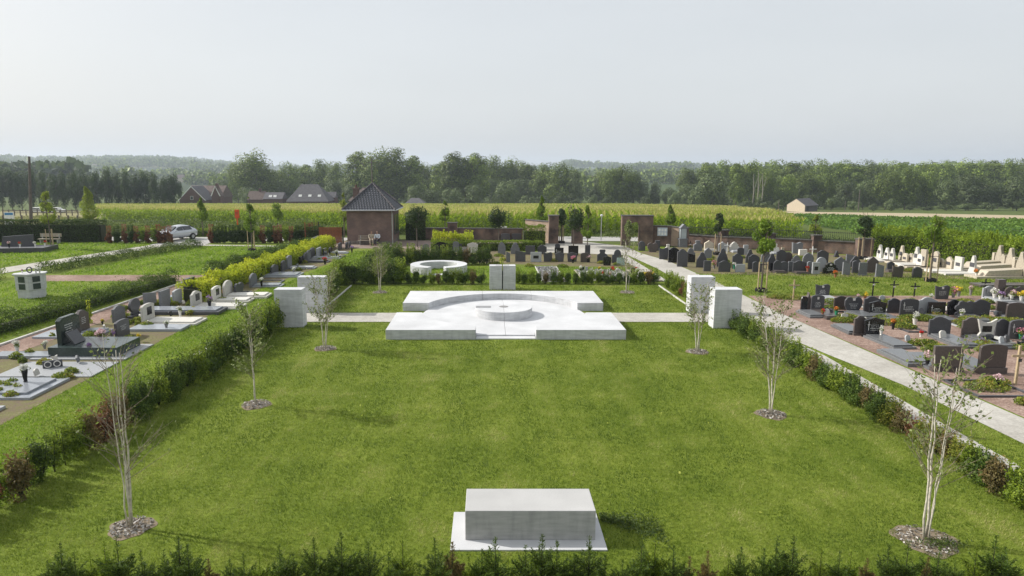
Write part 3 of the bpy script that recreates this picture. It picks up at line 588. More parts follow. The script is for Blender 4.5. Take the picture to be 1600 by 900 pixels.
# ------------------------------------------------------------------ shrubs and hedges
def yew_proto(seed, h, mat, r=0.24):
    rg = np.random.default_rng(seed); root = empty('young_yew', (0, 0, 0)); st = MB(); PP = []; DD = []
    nb = 30
    for k in range(nb):
        q = 1 if k == 0 else rg.uniform(0.05, 0.8); a = rg.uniform(0, 2*pi); z0 = h*q*0.62 if k else 0
        ln = h*1.0 if k == 0 else r * rg.uniform(0.8, 1.5) * (1.25 - q*0.75); el = pi/2 if k == 0 else rg.uniform(0.35, 1.1)
        d = np.array([cos(a)*cos(el), sin(a)*cos(el), sin(el)]); p0 = np.array([rg.normal(0, .01), rg.normal(0, .01), z0]); p1 = p0 + d*ln + np.array([0, 0, 0.03])
        st.tube([p0, p1], [0.012 if k == 0 else 0.006, 0.002], 4)
        m = 300 if k == 0 else 110; t = rg.uniform(0.15 if k else 0.25, 1.0, m)
        spr = (0.07 if k == 0 else 0.045) * (1.15 - t)
        base = p0 + (p1 - p0)[None]*t[:, None]; off = rg.normal(size=(m, 3)); off[:, 2] *= 0.5
        PP.append(base + off*spr[:, None]); DD.append(off + d*1.2)
    P = np.concatenate(PP); D = np.concatenate(DD)
    st.build('stem', TWIG, root); leaves('foliage', P, rg.uniform(0.025, 0.05, len(P)), mat, aspect=0.28, dirs=D, parent=root, rng=rg)
    return root
def shrub_proto(seed, h, rx, mat, n=900, leaf=0.05, name='hedge_plant', cone=0.35, ry=None):
    rg = np.random.default_rng(seed); root = empty(name, (0, 0, 0)); ry = ry or rx
    P, t = crown_points(n, rx, h*0.5, 14, rg, zc=h*0.48, lobe_r=0.55, shell=0.5, cone=cone); P[:, 1] *= ry/rx
    NR = crown_points.nrm; P[:, 2] = np.clip(P[:, 2], 0.01, h*1.08); st = MB()
    for k in range(7):
        a = rg.uniform(0, 2*pi); st.tube([(0, 0, 0), (cos(a)*rx*0.35, sin(a)*rx*0.35, h*0.5), (cos(a)*rx*0.6, sin(a)*rx*0.6, h*0.95)], [0.012, 0.008, 0.003], 4)
    # upright shoots
    m = n//14; a = rg.uniform(0, 2*pi, m); s = rg.integers(0, 9, m); ax = np.cos(s*2.4)*rx*0.5; ay = np.sin(s*2.4)*ry*0.5; zz = h*rg.uniform(0.75, 1.2, m)
    P = np.r_[P, np.c_[ax + rg.normal(0, .02, m), ay + rg.normal(0, .02, m), zz]]; t = np.r_[t, np.clip(rg.normal(.65, .15, m), 0, 1)]
    NR = np.r_[NR, unit(rg.normal(size=(m, 3)) + np.array([0, 0, .5]))]
    st.build('stem', TWIG, root); leaves('foliage', P, rg.uniform(leaf*0.7, leaf*1.3, len(P)), mat, tint=t, dirs=(NR, .7), aspect=.65, parent=root, rng=rg)
    return root
USED = set()
def place(proto, x, y, s=1.0, sz=None, rz=None, label=None, cat=None, group=None, z=None):
    o = proto if id(proto) not in USED else copy_tree(proto); USED.add(id(proto))
    o.location = (x, y, float(tz(x, y)) if z is None else z); o.rotation_euler = (0, 0, random.uniform(0, 6.28) if rz is None else rz); o.scale = (s, s, sz or s)
    return tag(o, label, cat, group)
yews = [yew_proto(20 + i, 0.85, YEW, .30) for i in range(4)]
yewbrown = yew_proto(27, 0.8, BROWN); yewmid = yew_proto(29, 0.8, HORN)
# front row at the bottom edge
x = -7.3; k = 0
row = []
while x < 8.6:
    row.append(x); x += random.uniform(0.20, 0.34)
for k, x in enumerate(row):
    r = random.random(); pr = yewbrown if r < 0.14 else yewmid if r < 0.36 else random.choice(yews)
    s = random.choice([0.75, 0.9, 1.0, 1.12, 1.2]) * random.uniform(0.92, 1.05)
    col = 'brownish' if pr is yewbrown else 'mid green' if pr is yewmid else 'dark green'
    place(pr, x, 10.3 + random.uniform(-0.10, 0.10), s * 1.02, label='%s young yew in the front row along the bottom edge, %s from the left' % (col, nth(k)), cat='yew', group='young yews along the front edge')
# left lawn hedge: plants from the near brown ones to the dense far ones
sg = [shrub_proto(40 + i, 0.95, 0.40, HORN, 3200, 0.058) for i in range(3)]
sy = [shrub_proto(50 + i, 0.90, 0.38, YEW, 3600, 0.05) for i in range(3)]
sr = [shrub_proto(60, 0.85, 0.33, RED, 1900, 0.05), shrub_proto(61, 0.85, 0.33, BROWN, 2000, 0.055)]
sgold = shrub_proto(64, 0.85, 0.36, GOLD, 2600, 0.055)
sp_thin = shrub_proto(63, 1.0, 0.24, HORN, 1500, 0.045)
def nm(p): return 'golden' if p is sgold else 'reddish brown' if p is sr[0] else 'dry brown' if p is sr[1] else 'thin green' if p is sp_thin else 'dark green' if p in sy else 'bright green'
Y = 12.4; k = 0
while Y < 29.4:
    x = -10.15 + 0.045*(Y - 14) + random.uniform(-0.08, 0.08)
    pr = (sr[0] if k in (0, 1, 10) else sr[1] if k in (3, 9, 11, 12) else sp_thin if k in (2, 4, 6, 7) else random.choice(sg + sy))
    s = random.uniform(0.95, 1.15) * (1.0 if Y < 24 else 1.05) * (1.0 if Y < 16 else 1.04)
    place(pr, x, Y, s, label='%s hedge plant on the left lawn edge, %s from the near end' % (nm(pr), nth(k)), cat='hedge plant', group='hedge plants on the left lawn edge')
    Y += random.uniform(0.36, 0.5); k += 1
Y = 12.0; k = 0
while Y < 29.3:
    x = 11.2 - 0.02*(Y-14) + random.uniform(-0.07, 0.07)
    pr = (sr[1] if k in (5, 9, 13, 17, 24) else sgold if k in (1, 2, 8, 10, 11, 14) else sr[0] if k in (12,) else random.choice(sg + sy))
    s = random.uniform(0.9, 1.12)
    place(pr, x, Y, s, sz=random.uniform(0.68, 0.86) + (.06 if Y > 25 else 0), label='%s hedge plant on the right lawn edge, %s from the near end' % (nm(pr), nth(k)), cat='hedge plant', group='hedge plants on the right lawn edge')
    Y += random.uniform(0.36, 0.5); k += 1
# right hedge stub behind the kerb, Y 33.6..40
Y = 33.8; k = 0
while Y < 40.3:
    pr = sr[0] if k in (6, 7) else random.choice(sg)
    place(pr, 10.72 + random.uniform(-.08, .08), Y, random.uniform(0.8, 0.95), label='%s hedge plant between kerb and right path, %s from the pillar' % (nm(pr), nth(k)), cat='hedge plant', group='hedge plants behind the right kerb')
    Y += random.uniform(0.42, 0.55); k += 1
# left hedge behind the left kerb (denser, taller)
Y = 33.7; k = 0
while Y < 41.5:
    pr = random.choice(sg + sy)
    place(pr, -9.05 + random.uniform(-.15, .15), Y, random.uniform(1.1, 1.3), label='%s hedge plant between left kerb and grass slope, %s from the pillar' % (nm(pr), nth(k)), cat='hedge plant', group='hedge plants behind the left kerb')
    Y += random.uniform(0.36, 0.5); k += 1
# back hedge row along Y 41.3
x = -9.2; k = 0
while x < 10.3:
    if -0.1 < x < 1.7: x = 1.75
    pr = random.choice(sy + sg[:1]) if random.random() > 0.08 else sr[1]
    s = random.uniform(1.25, 1.55) if x < -5.2 else random.uniform(0.72, 0.95)
    place(pr, x, 41.4 + random.uniform(-.12, .12), s, label='%s hedge plant in the row behind the memorial, %s from the left' % (nm(pr), nth(k)), cat='hedge plant', group='hedge plants behind the memorial')
    x += random.uniform(0.38, 0.5) * (1.15 if x < -5 else 1); k += 1
# second denser line, left back block
for k in range(14):
    pr = random.choice(sy); place(pr, -7.9 + random.uniform(-.3, .3) + (k % 2)*0.9, 42.6 + k*0.75, random.uniform(1.25, 1.5), label='%s bush of the thicket left of the ring seat, %s from the front' % (nm(pr), nth(k)), cat='hedge plant', group='bushes left of the ring seat')
# hedge behind the ring seat, Y 49.5
x = -6.6; k = 0
while x < 0.3:
    pr = sr[1] if k in (0, 10) else random.choice(sy + sg[:1])
    place(pr, x, 49.9 + random.uniform(-.12, .12), random.uniform(1.15, 1.4), label='%s hedge plant in the row behind the ring seat, %s from the left' % (nm(pr), nth(k)), cat='hedge plant', group='hedge plants behind the ring seat')
    x += random.uniform(0.42, 0.55); k += 1
gp = shrub_proto(70, 1.05, 0.3, LIME, 1400, 0.045, name='golden_conifer', cone=0.15)
place(gp, 0.85, 45.2, 1.0, label='golden columnar conifer behind the twin memorial pillar', cat='conifer')

def hedge(name, label, path, width, h, mat, dens=260, leaf=0.07, wob=0.12, z0=0.0, kind=None, core=True, shoots=0, group=None, cat='hedge'):
    """continuous clipped or shaggy hedge along a path"""
    rg = np.random.default_rng(abs(hash(label)) % 1000 if False else len(label)*7 + int(width*100)); root = empty(name, (path[0][0], path[0][1], 0), label=label, cat=cat, group=group)
    ox, oy = path[0]; P = []; cm = MB()
    for (xa, ya), (xb, yb) in zip(path[:-1], path[1:]):
        L = math.hypot(xb-xa, yb-ya); ux, uy = (xb-xa)/L, (yb-ya)/L; nx, ny = -uy, ux
        n = int(L*(2*h + width)*dens*2.3); t = rg.uniform(-0.03, L + 0.03, n); face = rg.random(n)*(2*h + width)
        u = np.where(face < h, -width/2, np.where(face < 2*h, width/2, rg.uniform(-width/2, width/2, n))); z = np.where(face < 2*h, rg.uniform(0.02, h, n), h)
        wv = wob*(np.sin(t*1.7 + z*2) + 0.6*np.sin(t*4.3 + 1) + 0.5*np.sin(t*9.1)); u = u*(1 + wv*0.5) + rg.normal(0, wob*0.45, n); z = z*(1 + wv*0.35) + np.abs(rg.normal(0, wob*0.4, n))*np.where(face < 2*h, 0, 1)
        if shoots:
            m = int(n*shoots); k = rg.integers(0, max(2, int(L*5)), m); tt = np.mod(k*0.6180339*L*3.3, L); uu = ((k*0.37) % 1 - 0.5)*width*0.9; q = rg.random(m)
            t = np.r_[t, tt + rg.normal(0, .03, m)]; u = np.r_[u, uu + rg.normal(0, .03, m)]; z = np.r_[z, h*0.85 + q*h*(0.15 + 0.3*((k*0.713) % 1))]
        x = xa + ux*t + nx*u - ox; y = ya + uy*t + ny*u - oy; P.append(np.c_[x, y, np.maximum(z, 0.02)])
        if core:
            w2 = width*(0.27 if wob < .2 else .2); hc = h*(0.78 if wob < .2 else .62); c = [(xa - ox + nx*w2, ya - oy + ny*w2), (xa - ox - nx*w2, ya - oy - ny*w2), (xb - ox - nx*w2, yb - oy - ny*w2), (xb - ox + nx*w2, yb - oy + ny*w2)]
            cm.prism(c, 0, hc, 'z')
    P = np.concatenate(P)
    if h < .7 or wob > .11: qq = P[:, 0]*.6 + P[:, 1]; P[:, 2] *= 1 + wob*1.3*(np.abs(np.sin(qq*6.3)) - .55 + .5*np.sin(qq*2.3) + .35*np.sin(qq*14.1)); P[:, 2] = np.maximum(P[:, 2], .02)
    P[:, 2] += tz(P[:, 0] + ox, P[:, 1] + oy)
    if core: cm.build('inner_branches', TWIG, root)
    tint = np.clip(0.45 + 0.22*np.sin(P[:, 0]*1.3 + P[:, 1]*1.9 + 1)*np.sin(P[:, 0]*0.7 - P[:, 1]*0.9) + rg.normal(0, 0.16, len(P)), 0, 1)
    if shoots: tint = np.clip(tint + (P[:, 2] > h*0.9)*0.2, 0, 1)
    leaves('foliage', P, rg.uniform(leaf*0.6, leaf*1.35, len(P)), mat, tint=tint, aspect=0.75, up=0.25, parent=root, rng=rg)
    return root
hedge('clipped_hedge', 'tall dark clipped hedge at the far left behind the wooden bench', [(-53, 66.2), (-37.4, 66.2)], 1.6, 2.05, DHEDGE, 150, 0.11, 0.05)
hedge('yellow_hedge', 'bright yellow green feathery hedge behind the left gravestone row', [(-15.9, 35.6), (-15.3, 44), (-14.75, 52), (-14.4, 61.3)], 1.1, 0.85, LIME, 260, 0.085, 0.16, shoots=0.5)
hedge('low_hedge', 'dark green low hedge between lawn and yellow hedge on the left', [(-18.5, 44.9), (-17.2, 54), (-15.9, 62)], 0.7, 0.6, YEW, 260, 0.085, 0.22)
hedge('low_hedge', 'low dark hedge along the gravel path left of the graves', [(-21.5, 26), (-20.45, 34.5), (-19.55, 41.8)], 0.66, 0.55, YEW, 460, 0.06, 0.26)
hedge('low_hedge', 'low loose shrub line along the far left path', [(-30.3, 45.6), (-28.6, 53.5), (-26.3, 61.8)], 0.5, 0.42, YEW, 330, 0.07, 0.3, core=False)
hedge('low_hedge', 'short low pale shrub clump left of the urn block', [(-34.3, 42.6), (-31.2, 43.4)], 0.9, 0.5, HORN, 220, 0.08, 0.25, core=False)
hedge('tall_hedge', 'tall shaggy green hedge behind the white graves on the right', [(32.0, 57.2), (34.6, 56.3), (36.6, 53.0), (37.5, 44), (36.0, 38), (38, 30)], 2.2, 1.8, THEDGE, 110, 0.12, 0.16, shoots=0.5)
hedge('clipped_hedge', 'bright clipped hedge in front of the old brick wall', [(-5.0, 58.6), (-1.5, 58.8), (4.6, 59.2)], 1.1, 0.75, MHEDGE, 220, 0.085, 0.10)
hedge('yellow_bush', 'shaggy yellow green bush left of the clipped hedge by the wall', [(-4.9, 59.6), (-1.4, 59.8)], 1.4, 1.15, LIME, 190, 0.09, 0.2, shoots=0.5)
hedge('round_bush', 'dark rounded bush against the wall left of the gate', [(3.2, 63.6), (5.2, 63.7)], 1.5, 1.6, MHEDGE, 200, 0.085, 0.12, core=True)
hedge('clipped_hedge', 'dark clipped hedge right beside the brick lodge', [(-8.2, 67.6), (-6.3, 67.7)], 1.0, 2.6, DHEDGE, 190, 0.09, 0.05)
hedge('verge_hedge', 'long pale green clipped hedge in front of the maize, left side', [(-37, 72), (-20, 73), (-10, 74)], 2.6, 0.6, MHEDGE, 110, 0.11, 0.14)
hedge('clipped_hedge', 'dark green clipped hedge between red columns and the timber fence', [(-18.2, 65.1), (-15.9, 65.1)], 0.9, 1.5, DHEDGE, 230, 0.08, 0.07)
# alternating green and copper columns near the car
cg = shrub_proto(80, 1.45, 0.42, DHEDGE, 3600, 0.11, name='hedge_column', cone=0.1); cr_ = shrub_proto(81, 1.45, 0.36, RED, 2600, 0.10, name='hedge_column', cone=0.1); cw = shrub_proto(82, 1.4, 0.38, HORN, 2000, 0.10, name='hedge_column', cone=0.1)
for k, (px, c) in enumerate([(172, 'r'), (184, 'g'), (196, 'r'), (206, 'g'), (214, 'r'), (224, 'w'), (232, 'r'), (243, 'w'), (249, 'r'), (257, 'r'), (266, 'r'),
                             (331, 'r'), (338, 'g'), (345, 'g'), (352, 'g'), (363, 'g'), (371, 'g'), (378, 'g'), (387, 'g'), (395, 'g'), (403, 'w'), (411, 'r'), (423, 'g'), (431, 'r'), (438, 'r'), (447, 'w'), (456, 'r'), (465, 'g')]):
    X, Yc = A(px, 380); pr = {'r': cr_, 'g': cg, 'w': cw}[c]; w = {'r': 'copper red', 'g': 'dark green', 'w': 'loose mid green'}[c]
    side = 'left of the parked car' if px < 270 else 'right of the parked car'
    place(pr, X, Yc, 1.0, random.uniform(0.92, 1.05), label='%s hedge column in row %s, %s from left' % (w, side, nth(k if px < 270 else k - 11)), cat='hedge column', group='hedge columns by the car')

# ------------------------------------------------------------------ young street trees
def young_tree(px, pbase, ptop, pcb, wpx, mat, label, shape='cone', stakes=0, Yd=None, dens=1.0, leaf=0.14):
    wpx *= 1.15
    if Yd is None: X, Yd = A(px, pbase)
    else: X = at_dist(px, Yd)
    zb = float(tz(X, Yd)); zt = ztop(ptop, Yd) - zb; zc = ztop(pcb, Yd) - zb; r = wpx/ppm(Yd)/2
    rg = np.random.default_rng(int(px*7 + ptop)); root = empty('young_tree', (X, Yd, zb), label=label, cat='tree', group='young trees with slim trunks')
    hc = zt - zc
    MB().tube([(0, 0, 0), (rg.normal(0, .03), 0, zc), (rg.normal(0, .05), 0, zc + hc*0.5), (0.05, 0, zt*0.97)], [0.055, 0.045, 0.03, 0.01], 7).build('trunk', BARK, root)
    lb = MB()
    for k in range(14):
        a = rg.uniform(0, 2*pi); z0 = zc + hc*rg.uniform(-0.05, 0.75); q = (z0 - zc)/hc; l = r*(1.1 - 0.7*q)
        lb.tube([(0, 0, z0), (cos(a)*l*0.6, sin(a)*l*0.6, z0 + l*0.6), (cos(a)*l, sin(a)*l, z0 + l*1.3)], [0.02, 0.012, 0.005], 4)
    lb.build('branch', BARK, root)
    if shape == 'round':
        P, t = crown_points(int(2600*dens), r, hc*0.5, 16, rg, zc=zc + hc*0.5, lobe_r=0.5, shell=0.6)
    elif shape == 'cone':
        n = int(3400*dens); q = rg.random(n)**1.35; L = 22; li = rg.integers(0, L, n); la = li*2.4; lq = (li + 0.5)/L
        rad = r*(1 - q)**0.7*np.minimum(1, 0.35 + q*4); a = rg.uniform(0, 2*pi, n)
        P = np.c_[np.cos(a)*rad*rg.random(n)**0.5, np.sin(a)*rad*rg.random(n)**0.5, zc + q*hc]; P[:, 0] += 0.12*r*np.sin(P[:, 2]*3 + px); 
        g = np.sin(P[:, 0]*5/r*0.5 + px) + np.sin(P[:, 2]*6 + px) + np.sin(P[:, 1]*5/r*0.5); P = P[g > -0.75]; t = np.clip(rg.normal(0.5, 0.2, len(P)), 0, 1)
    else:
        P, t = crown_points(int(1700*dens), r, hc*0.5, 14, rg, zc=zc + hc*0.45, lobe_r=0.5, shell=0.45, cone=0.5)
    NR = unit((P - np.array([0, 0, zc + hc*.45]))/np.array([r, r, hc*.5]))
    leaves('crown', P, rg.uniform(leaf*0.6, leaf*1.3, len(P)), mat, tint=t, parent=root, rng=rg, aspect=0.7, dirs=(NR, .6))
    if stakes:
        s = stakes/ppm(Yd)/2; hs = 1.75
        sk = empty('tree_stake_frame', (X, Yd, zb), label='wooden stakes of the ' + label, cat='stakes', group='tree stake frames')
        for dx, dy in ((-s, -0.12), (s, -0.12), (0.1, s*0.8)):
            MB().tube([(dx, dy, 0), (dx, dy, hs)], 0.035, 8).build('stake', STAKE, sk)
        MB().tube([(-s, -0.12, hs*0.92), (s, -0.12, hs*0.92)], 0.018, 5).build('strap', BLACKP, sk)
        MB().lathe([(0.30, 0), (0.34, 0.03), (0.34, 0.2), (0.30, 0.22)], n=12, cap=False).build('watering_collar', BLACKP, sk)
    return root
young_tree(80, 389, 290, 350, 26, YELLL, 'yellow green leaning young tree beside the far left bench', 'cone', 9, dens=1.2)
young_tree(146, 350, 291, 342, 30, YELLL, 'yellow leaved young tree where the maize field begins', 'cone', 0, Yd=74, dens=1.3)
young_tree(321, 366, 309, 345, 20, YOUNGL, 'young tree behind the road right of the car', 'cone', 0, Yd=71, dens=0.8)
young_tree(394, 392, 308, 362, 20, YOUNGL, 'staked slim young tree on the far left lawn', 'cone', 10)
young_tree(437, 372, 313, 346, 20, YOUNGL, 'bushy young tree before the maize left of the lodge', 'oval', 0, Yd=72)
young_tree(540, 368, 301, 345, 17, YELLL, 'thin yellow young tree at the left corner of the lodge', 'cone', 0, Yd=70, dens=0.8)
young_tree(652, 386, 321, 353, 29, DARKL, 'dark round headed tree just right of the lodge', 'round')
young_tree(696, 366, 314, 345, 18, YOUNGL, 'light green conical young tree behind the wall right of the lodge', 'cone', 0, Yd=70)
young_tree(779, 383, 321, 357, 31, DARKL, 'dark round headed tree behind the twin memorial pillar', 'round')
young_tree(845, 366, 306, 346, 18, YOUNGL, 'bright young tree behind the wall left of the gate', 'cone', 0, Yd=70)
young_tree(877, 380, 319, 352, 15, DARKL, 'narrow dark young tree at the left gate pier', 'oval', 6)
young_tree(896, 385, 322, 359, 28, DARKL, 'dark round headed tree inside the gate opening', 'round')
young_tree(917, 388, 318, 372, 19, YOUNGL, 'slender light young tree right of the dark round tree at the gate', 'cone')
young_tree(1044, 368, 320, 352, 18, YOUNGL, 'light young tree behind the notice board wall', 'cone', 0, Yd=68)
young_tree(1120, 398, 329, 364, 17, DARKL, 'dark oval young tree with two stakes among the far right graves', 'oval', 9)
young_tree(1189, 456, 331, 402, 34, YOUNGL, 'big staked young tree in front of the far right graves', 'oval', 13, dens=1.6)
young_tree(1268, 372, 335, 369, 22, YELLL, 'yellow green young tree behind the fence at the maize corner', 'cone', 0, Yd=63)
young_tree(1348, 405, 329, 371, 25, DARKL, 'dark conical young tree at the end pier of the old wall', 'oval', 20)
young_tree(1453, 440, 333, 383, 33, YOUNGL, 'staked yellow green young tree before the white graves', 'oval', 17, dens=0.9)
young_tree(983, 388, 342, 372, 20, BIRCHL, 'thin grey green young birch in front of the arched gate', 'oval', 0, dens=0.5)

# ------------------------------------------------------------------ gravestones
def outline(shape):
    A_ = lambda c, r, a0, a1, n=12, sy=1.0: [(c[0] + r*cos(radians(a0 + (a1-a0)*i/n)), c[1] + sy*r*sin(radians(a0 + (a1-a0)*i/n))) for i in range(n+1)]
    if shape == 'rect': return [(-.5, 0), (.5, 0), (.5, 1), (-.5, 1)]
    if shape == 'slant': return [(-.5, 0), (.5, 0), (.5, .82), (-.5, 1)]
    if shape == 'arch': return [(-.5, 0), (.5, 0), (.5, .62)] + A_((0, .62), .5, 0, 180, 14, .76)[1:]
    if shape == 'soft': return [(-.5, 0), (.5, 0), (.5, .86)] + A_((0, .86), .5, 0, 180, 12, .28)[1:]
    if shape == 'gothic': return [(-.5, 0), (.5, 0), (.5, .55), (.42, .74), (.26, .89), (0, 1), (-.26, .89), (-.42, .74), (-.5, .55)]
    if shape == 'gable': return [(-.5, 0), (.5, 0), (.5, .72), (0, 1), (-.5, .72)]
    if shape == 'wave': return [(-.5, 0), (.5, 0), (.5, .80), (.38, .84), (.22, .93), (.05, .99), (-.12, 1), (-.25, .95), (-.36, .86), (-.5, .84)]
    if shape == 'wave2': return [(-.44, 0), (.44, 0), (.5, .86), (.40, .97), (.28, 1), (.10, .95), (-.05, .88), (-.25, .9), (-.5, .98)]
    if shape == 'flare': return [(-.42, 0), (.42, 0), (.46, .4), (.5, .84), (.3, .9), (0, 1), (-.3, .9), (-.5, .84), (-.46, .4)]
    if shape == 'shoulder': return [(-.5, 0), (.5, 0), (.5, .58), (.33, .62)] + A_((0, .68), .32, 0, 180, 12, 1.0)[1:-1] + [(-.33, .62), (-.5, .58)]
    if shape == 'bust': return [(-.5, 0), (.5, 0), (.5, .6), (.3, .68), (.22, .75), (.3, .9), (.24, 1), (-.24, 1), (-.3, .9), (-.22, .75), (-.3, .68), (-.5, .6)]
    if shape == 'peak': return [(-.5, 0), (.5, 0), (.47, .45), (.33, .66), (.22, .78), (.14, .95), (0, 1), (-.14, .95), (-.22, .78), (-.33, .66), (-.47, .45)]
    if shape == 'heart': return [(-.38, 0), (.38, 0), (.32, .12), (.5, .45), (.5, .75), (.38, .92), (.2, .96), (0, .84), (-.2, .96), (-.38, .92), (-.5, .75), (-.5, .45), (-.32, .12)]
    if shape == 'star': return [(-.42, 0), (.42, 0), (.36, .35), (.5, 1), (.2, .84), (0, .80), (-.2, .86), (-.5, 1), (-.30, .35), (-.55, .02)]
    if shape == 'clover': return [(-.42, 0), (.5, 0), (.5, .9), (.3, .98), (.12, .9), (.0, .94)] + A_((-.15, .8), .18, 20, 170, 8) + A_((-.34, .55), .17, 100, 250, 8) + [(-.3, .3)] + A_((-.36, .14), .14, 100, 250, 6)
    if shape == 'tri': return [(-.5, 0), (.5, 0), (.13, .92), (0, 1), (-.13, .92)]
    if shape == 'round': return [(-.3, 0), (.3, 0), (.34, .12)] + A_((0, .56), .5, -55, 235, 18, .88) + [(-.34, .12)]
    if shape == 'drop': return [(-.2, 0), (.2, 0), (.45, .2), (.5, .42), (.35, .68), (.1, .88), (0, 1), (-.1, .86), (-.35, .62), (-.5, .38), (-.42, .15)]
    if shape == 'tulip': return [(-.5, 0), (.5, 0), (.5, .5), (.36, .58), (.36, .74), (.22, .82), (.22, .9), (0, 1), (-.22, .9), (-.22, .82), (-.36, .74), (-.36, .58), (-.5, .5)]
SW = {'rect': 'square topped', 'slant': 'slant topped', 'arch': 'round arched', 'soft': 'slightly rounded', 'gothic': 'pointed arch', 'gable': 'gabled', 'wave': 'wavy topped', 'wave2': 'twin curved', 'flare': 'flared',
      'shoulder': 'round headed shouldered', 'bust': 'narrow topped', 'peak': 'peaked', 'heart': 'heart shaped', 'star': 'star shaped', 'clover': 'flower shaped', 'tri': 'triangular', 'round': 'disc shaped', 'drop': 'teardrop shaped', 'tulip': 'ornate stepped'}
def stone_mb(shape, w, h, t, base=0):
    o = outline(shape); return MB().prism([(u*w, v*h + base) for u, v in o], -t/2, t/2, 'y')
def letters(w, h, zc, y, n=4, seed=0):
    """rows of tiny raised strokes: worn lettering too small to read"""
    r = random.Random(seed); m = MB()
    for i in range(n):
        z = zc + (n/2 - i)*h/n; x = -w/2*r.uniform(0.5, 1); e = -x
        hh = h/n*r.choice([0.35, 0.5])
        while x < e:
            ww = r.uniform(0.010, 0.028); m.box(x, x + ww, y - 0.003, y, z, z + hh*r.uniform(0.7, 1)); x += ww + r.choice([0.008, 0.01, 0.03])
    return m
FLOWER_C = {'white': (0.72, 0.72, 0.66), 'pink': (0.62, 0.25, 0.32), 'red': (0.55, 0.03, 0.03), 'yellow': (0.72, 0.55, 0.03), 'orange': (0.65, 0.2, 0.04), 'purple': (0.35, 0.22, 0.42), 'pale pink': (0.68, 0.48, 0.5)}
FM = {k: leafmat(k.replace(' ', '_') + '_petals', [lerp3(v, .75), v, lerp3(v, 1.2)], transl=0.2, trc=v) for k, v in FLOWER_C.items()}
POTM = {'black': M('black_glazed_pot', (0.015, 0.015, 0.017), rough=0.2, bump=0), 'terracotta': M('terracotta_pot', (0.30, 0.12, 0.07), bump=0.1), 'white': M('white_ceramic_pot', (0.66, 0.64, 0.6), rough=0.35, bump=0), 'green': M('green_plastic_pot', (0.03, 0.22, 0.12), rough=0.4, bump=0), 'grey': M('grey_stone_pot', (0.22, 0.21, 0.2), bump=0.1)}
FPROTO = {}
def pot(x, y, z, fc, pc, label, h=0.22, bloom=0.16, grp='flower pots on the graves'):
    key = (fc, pc, h > 0.3)
    if key not in FPROTO:
        rg = np.random.default_rng(len(FPROTO) + 300); root = empty('flower_pot', (0, 0, 0)); hh = 0.22 if h <= 0.3 else 0.34
        MB().lathe([(0.05, 0), (0.055, 0.01), (0.045, 0.03), (0.06, hh*0.5), (0.085, hh*0.95), (0.09, hh), (0.075, hh), (0.07, hh*0.9)], n=12).build('pot', POTM[pc], root, smooth=False)
        P, t = crown_points(170, bloom*.85, bloom*0.6, 8, rg, zc=hh + bloom*0.55, lobe_r=0.5, shell=0.7)
        leaves('blooms', P, rg.uniform(0.035, 0.06, len(P)), FM[fc], tint=t, aspect=0.9, parent=root, rng=rg)
        P, t = crown_points(120, bloom*0.9, bloom*0.5, 6, rg, zc=hh + bloom*0.25, lobe_r=0.5, shell=0.7)
        leaves('leaves', P, rg.uniform(0.04, 0.07, len(P)), HORN, parent=root, rng=rg)
        FPROTO[key] = root
    return place(FPROTO[key], x, y, h/(0.22 if h <= 0.3 else 0.34), label=label, cat='flower pot', group=grp, z=z)
BED = []          # spots of leafy ground cover between the graves
ROWCOUNT = {}
def gstone(px0, px1, pyt, pyb, shape, tone, row, face=0, slab=None, base=None, ins=None, t=0.10, name='gravestone', note=''):
    """upright stone seen front-on: photo box px0..px1, pyt..pyb; slab = (length, direction, tone)"""
    X, Y = A((px0 + px1)/2, pyb); k = ppm(Y); w = (px1 - px0)/k; zt = ztop(pyt, Y); h = max(0.25, zt)
    ROWCOUNT[row] = ROWCOUNT.get(row, 0) + 1; i = ROWCOUNT[row] - 1
    mat, word = ST[tone]; rz = random.uniform(-0.06, 0.06) + face
    lab = '%s %s gravestone, %s from left, %s' % (word, SW[shape], nth(i), row)
    big = k > 26
    root = empty(name, (X, Y + t/2, 0), rz, lab, 'gravestone', 'gravestones, ' + row)
    bh = 0.0
    if base: MB().box(-w*0.54, w*0.54, -t*0.9, t*0.9, 0, base).build('plinth', mat, root, bevel=0.006 if big else 0); bh = base
    stone_mb(shape, w, h - bh, t, bh).build('headstone', mat, root, bevel=0.012 if big else 0)
    if slab:
        ln, d, tn = slab; sw = max(w*1.1, 0.85)*0.5; y0, y1 = (-t/2 - ln, -t/2 - 0.01) if d < 0 else (t/2 + 0.01, t/2 + ln)
        MB().box(-sw, sw, y0, y1, 0, 0.10).build('slab', ST[tn][0], root, bevel=0.008)
        MB().box(-sw*0.82, sw*0.82, y0 + 0.12, y1 - 0.05, 0.102, 0.16).build('cover_plate', ST[tn][0], root, bevel=0.008)
    if ins:
        c, kind = ins; im = {'i': INK, 'k': DINK}[c]
        letters(w*0.55, h*0.34, h*0.36 + bh, -t/2 - 0.001, 4, i*7 + int(px0)).build('inscription', im, root)
        if kind == 'cross':
            u = -w*0.30; MB().box(u - .012, u + .012, -t/2 - 0.004, -t/2 - 0.001, h*0.35, h*0.8).box(u - .05, u + .05, -t/2 - 0.005, -t/2 - 0.0012, h*0.62, h*0.65).build('carved_cross', im, root)
        if kind == 'photo':
            MB().box(-w*0.07, w*0.07, -t/2 - 0.008, -t/2 - 0.001, h*0.74, h*0.88).build('portrait_plate', POTM['white'], root)
        if kind == 'plaque':
            MB().box(-w*0.26, w*0.24, -t/2 - 0.008, -t/2 - 0.001, h*0.36, h*0.66).build('dark_plaque', ST['k'][0], root)
    return X, Y, w, h
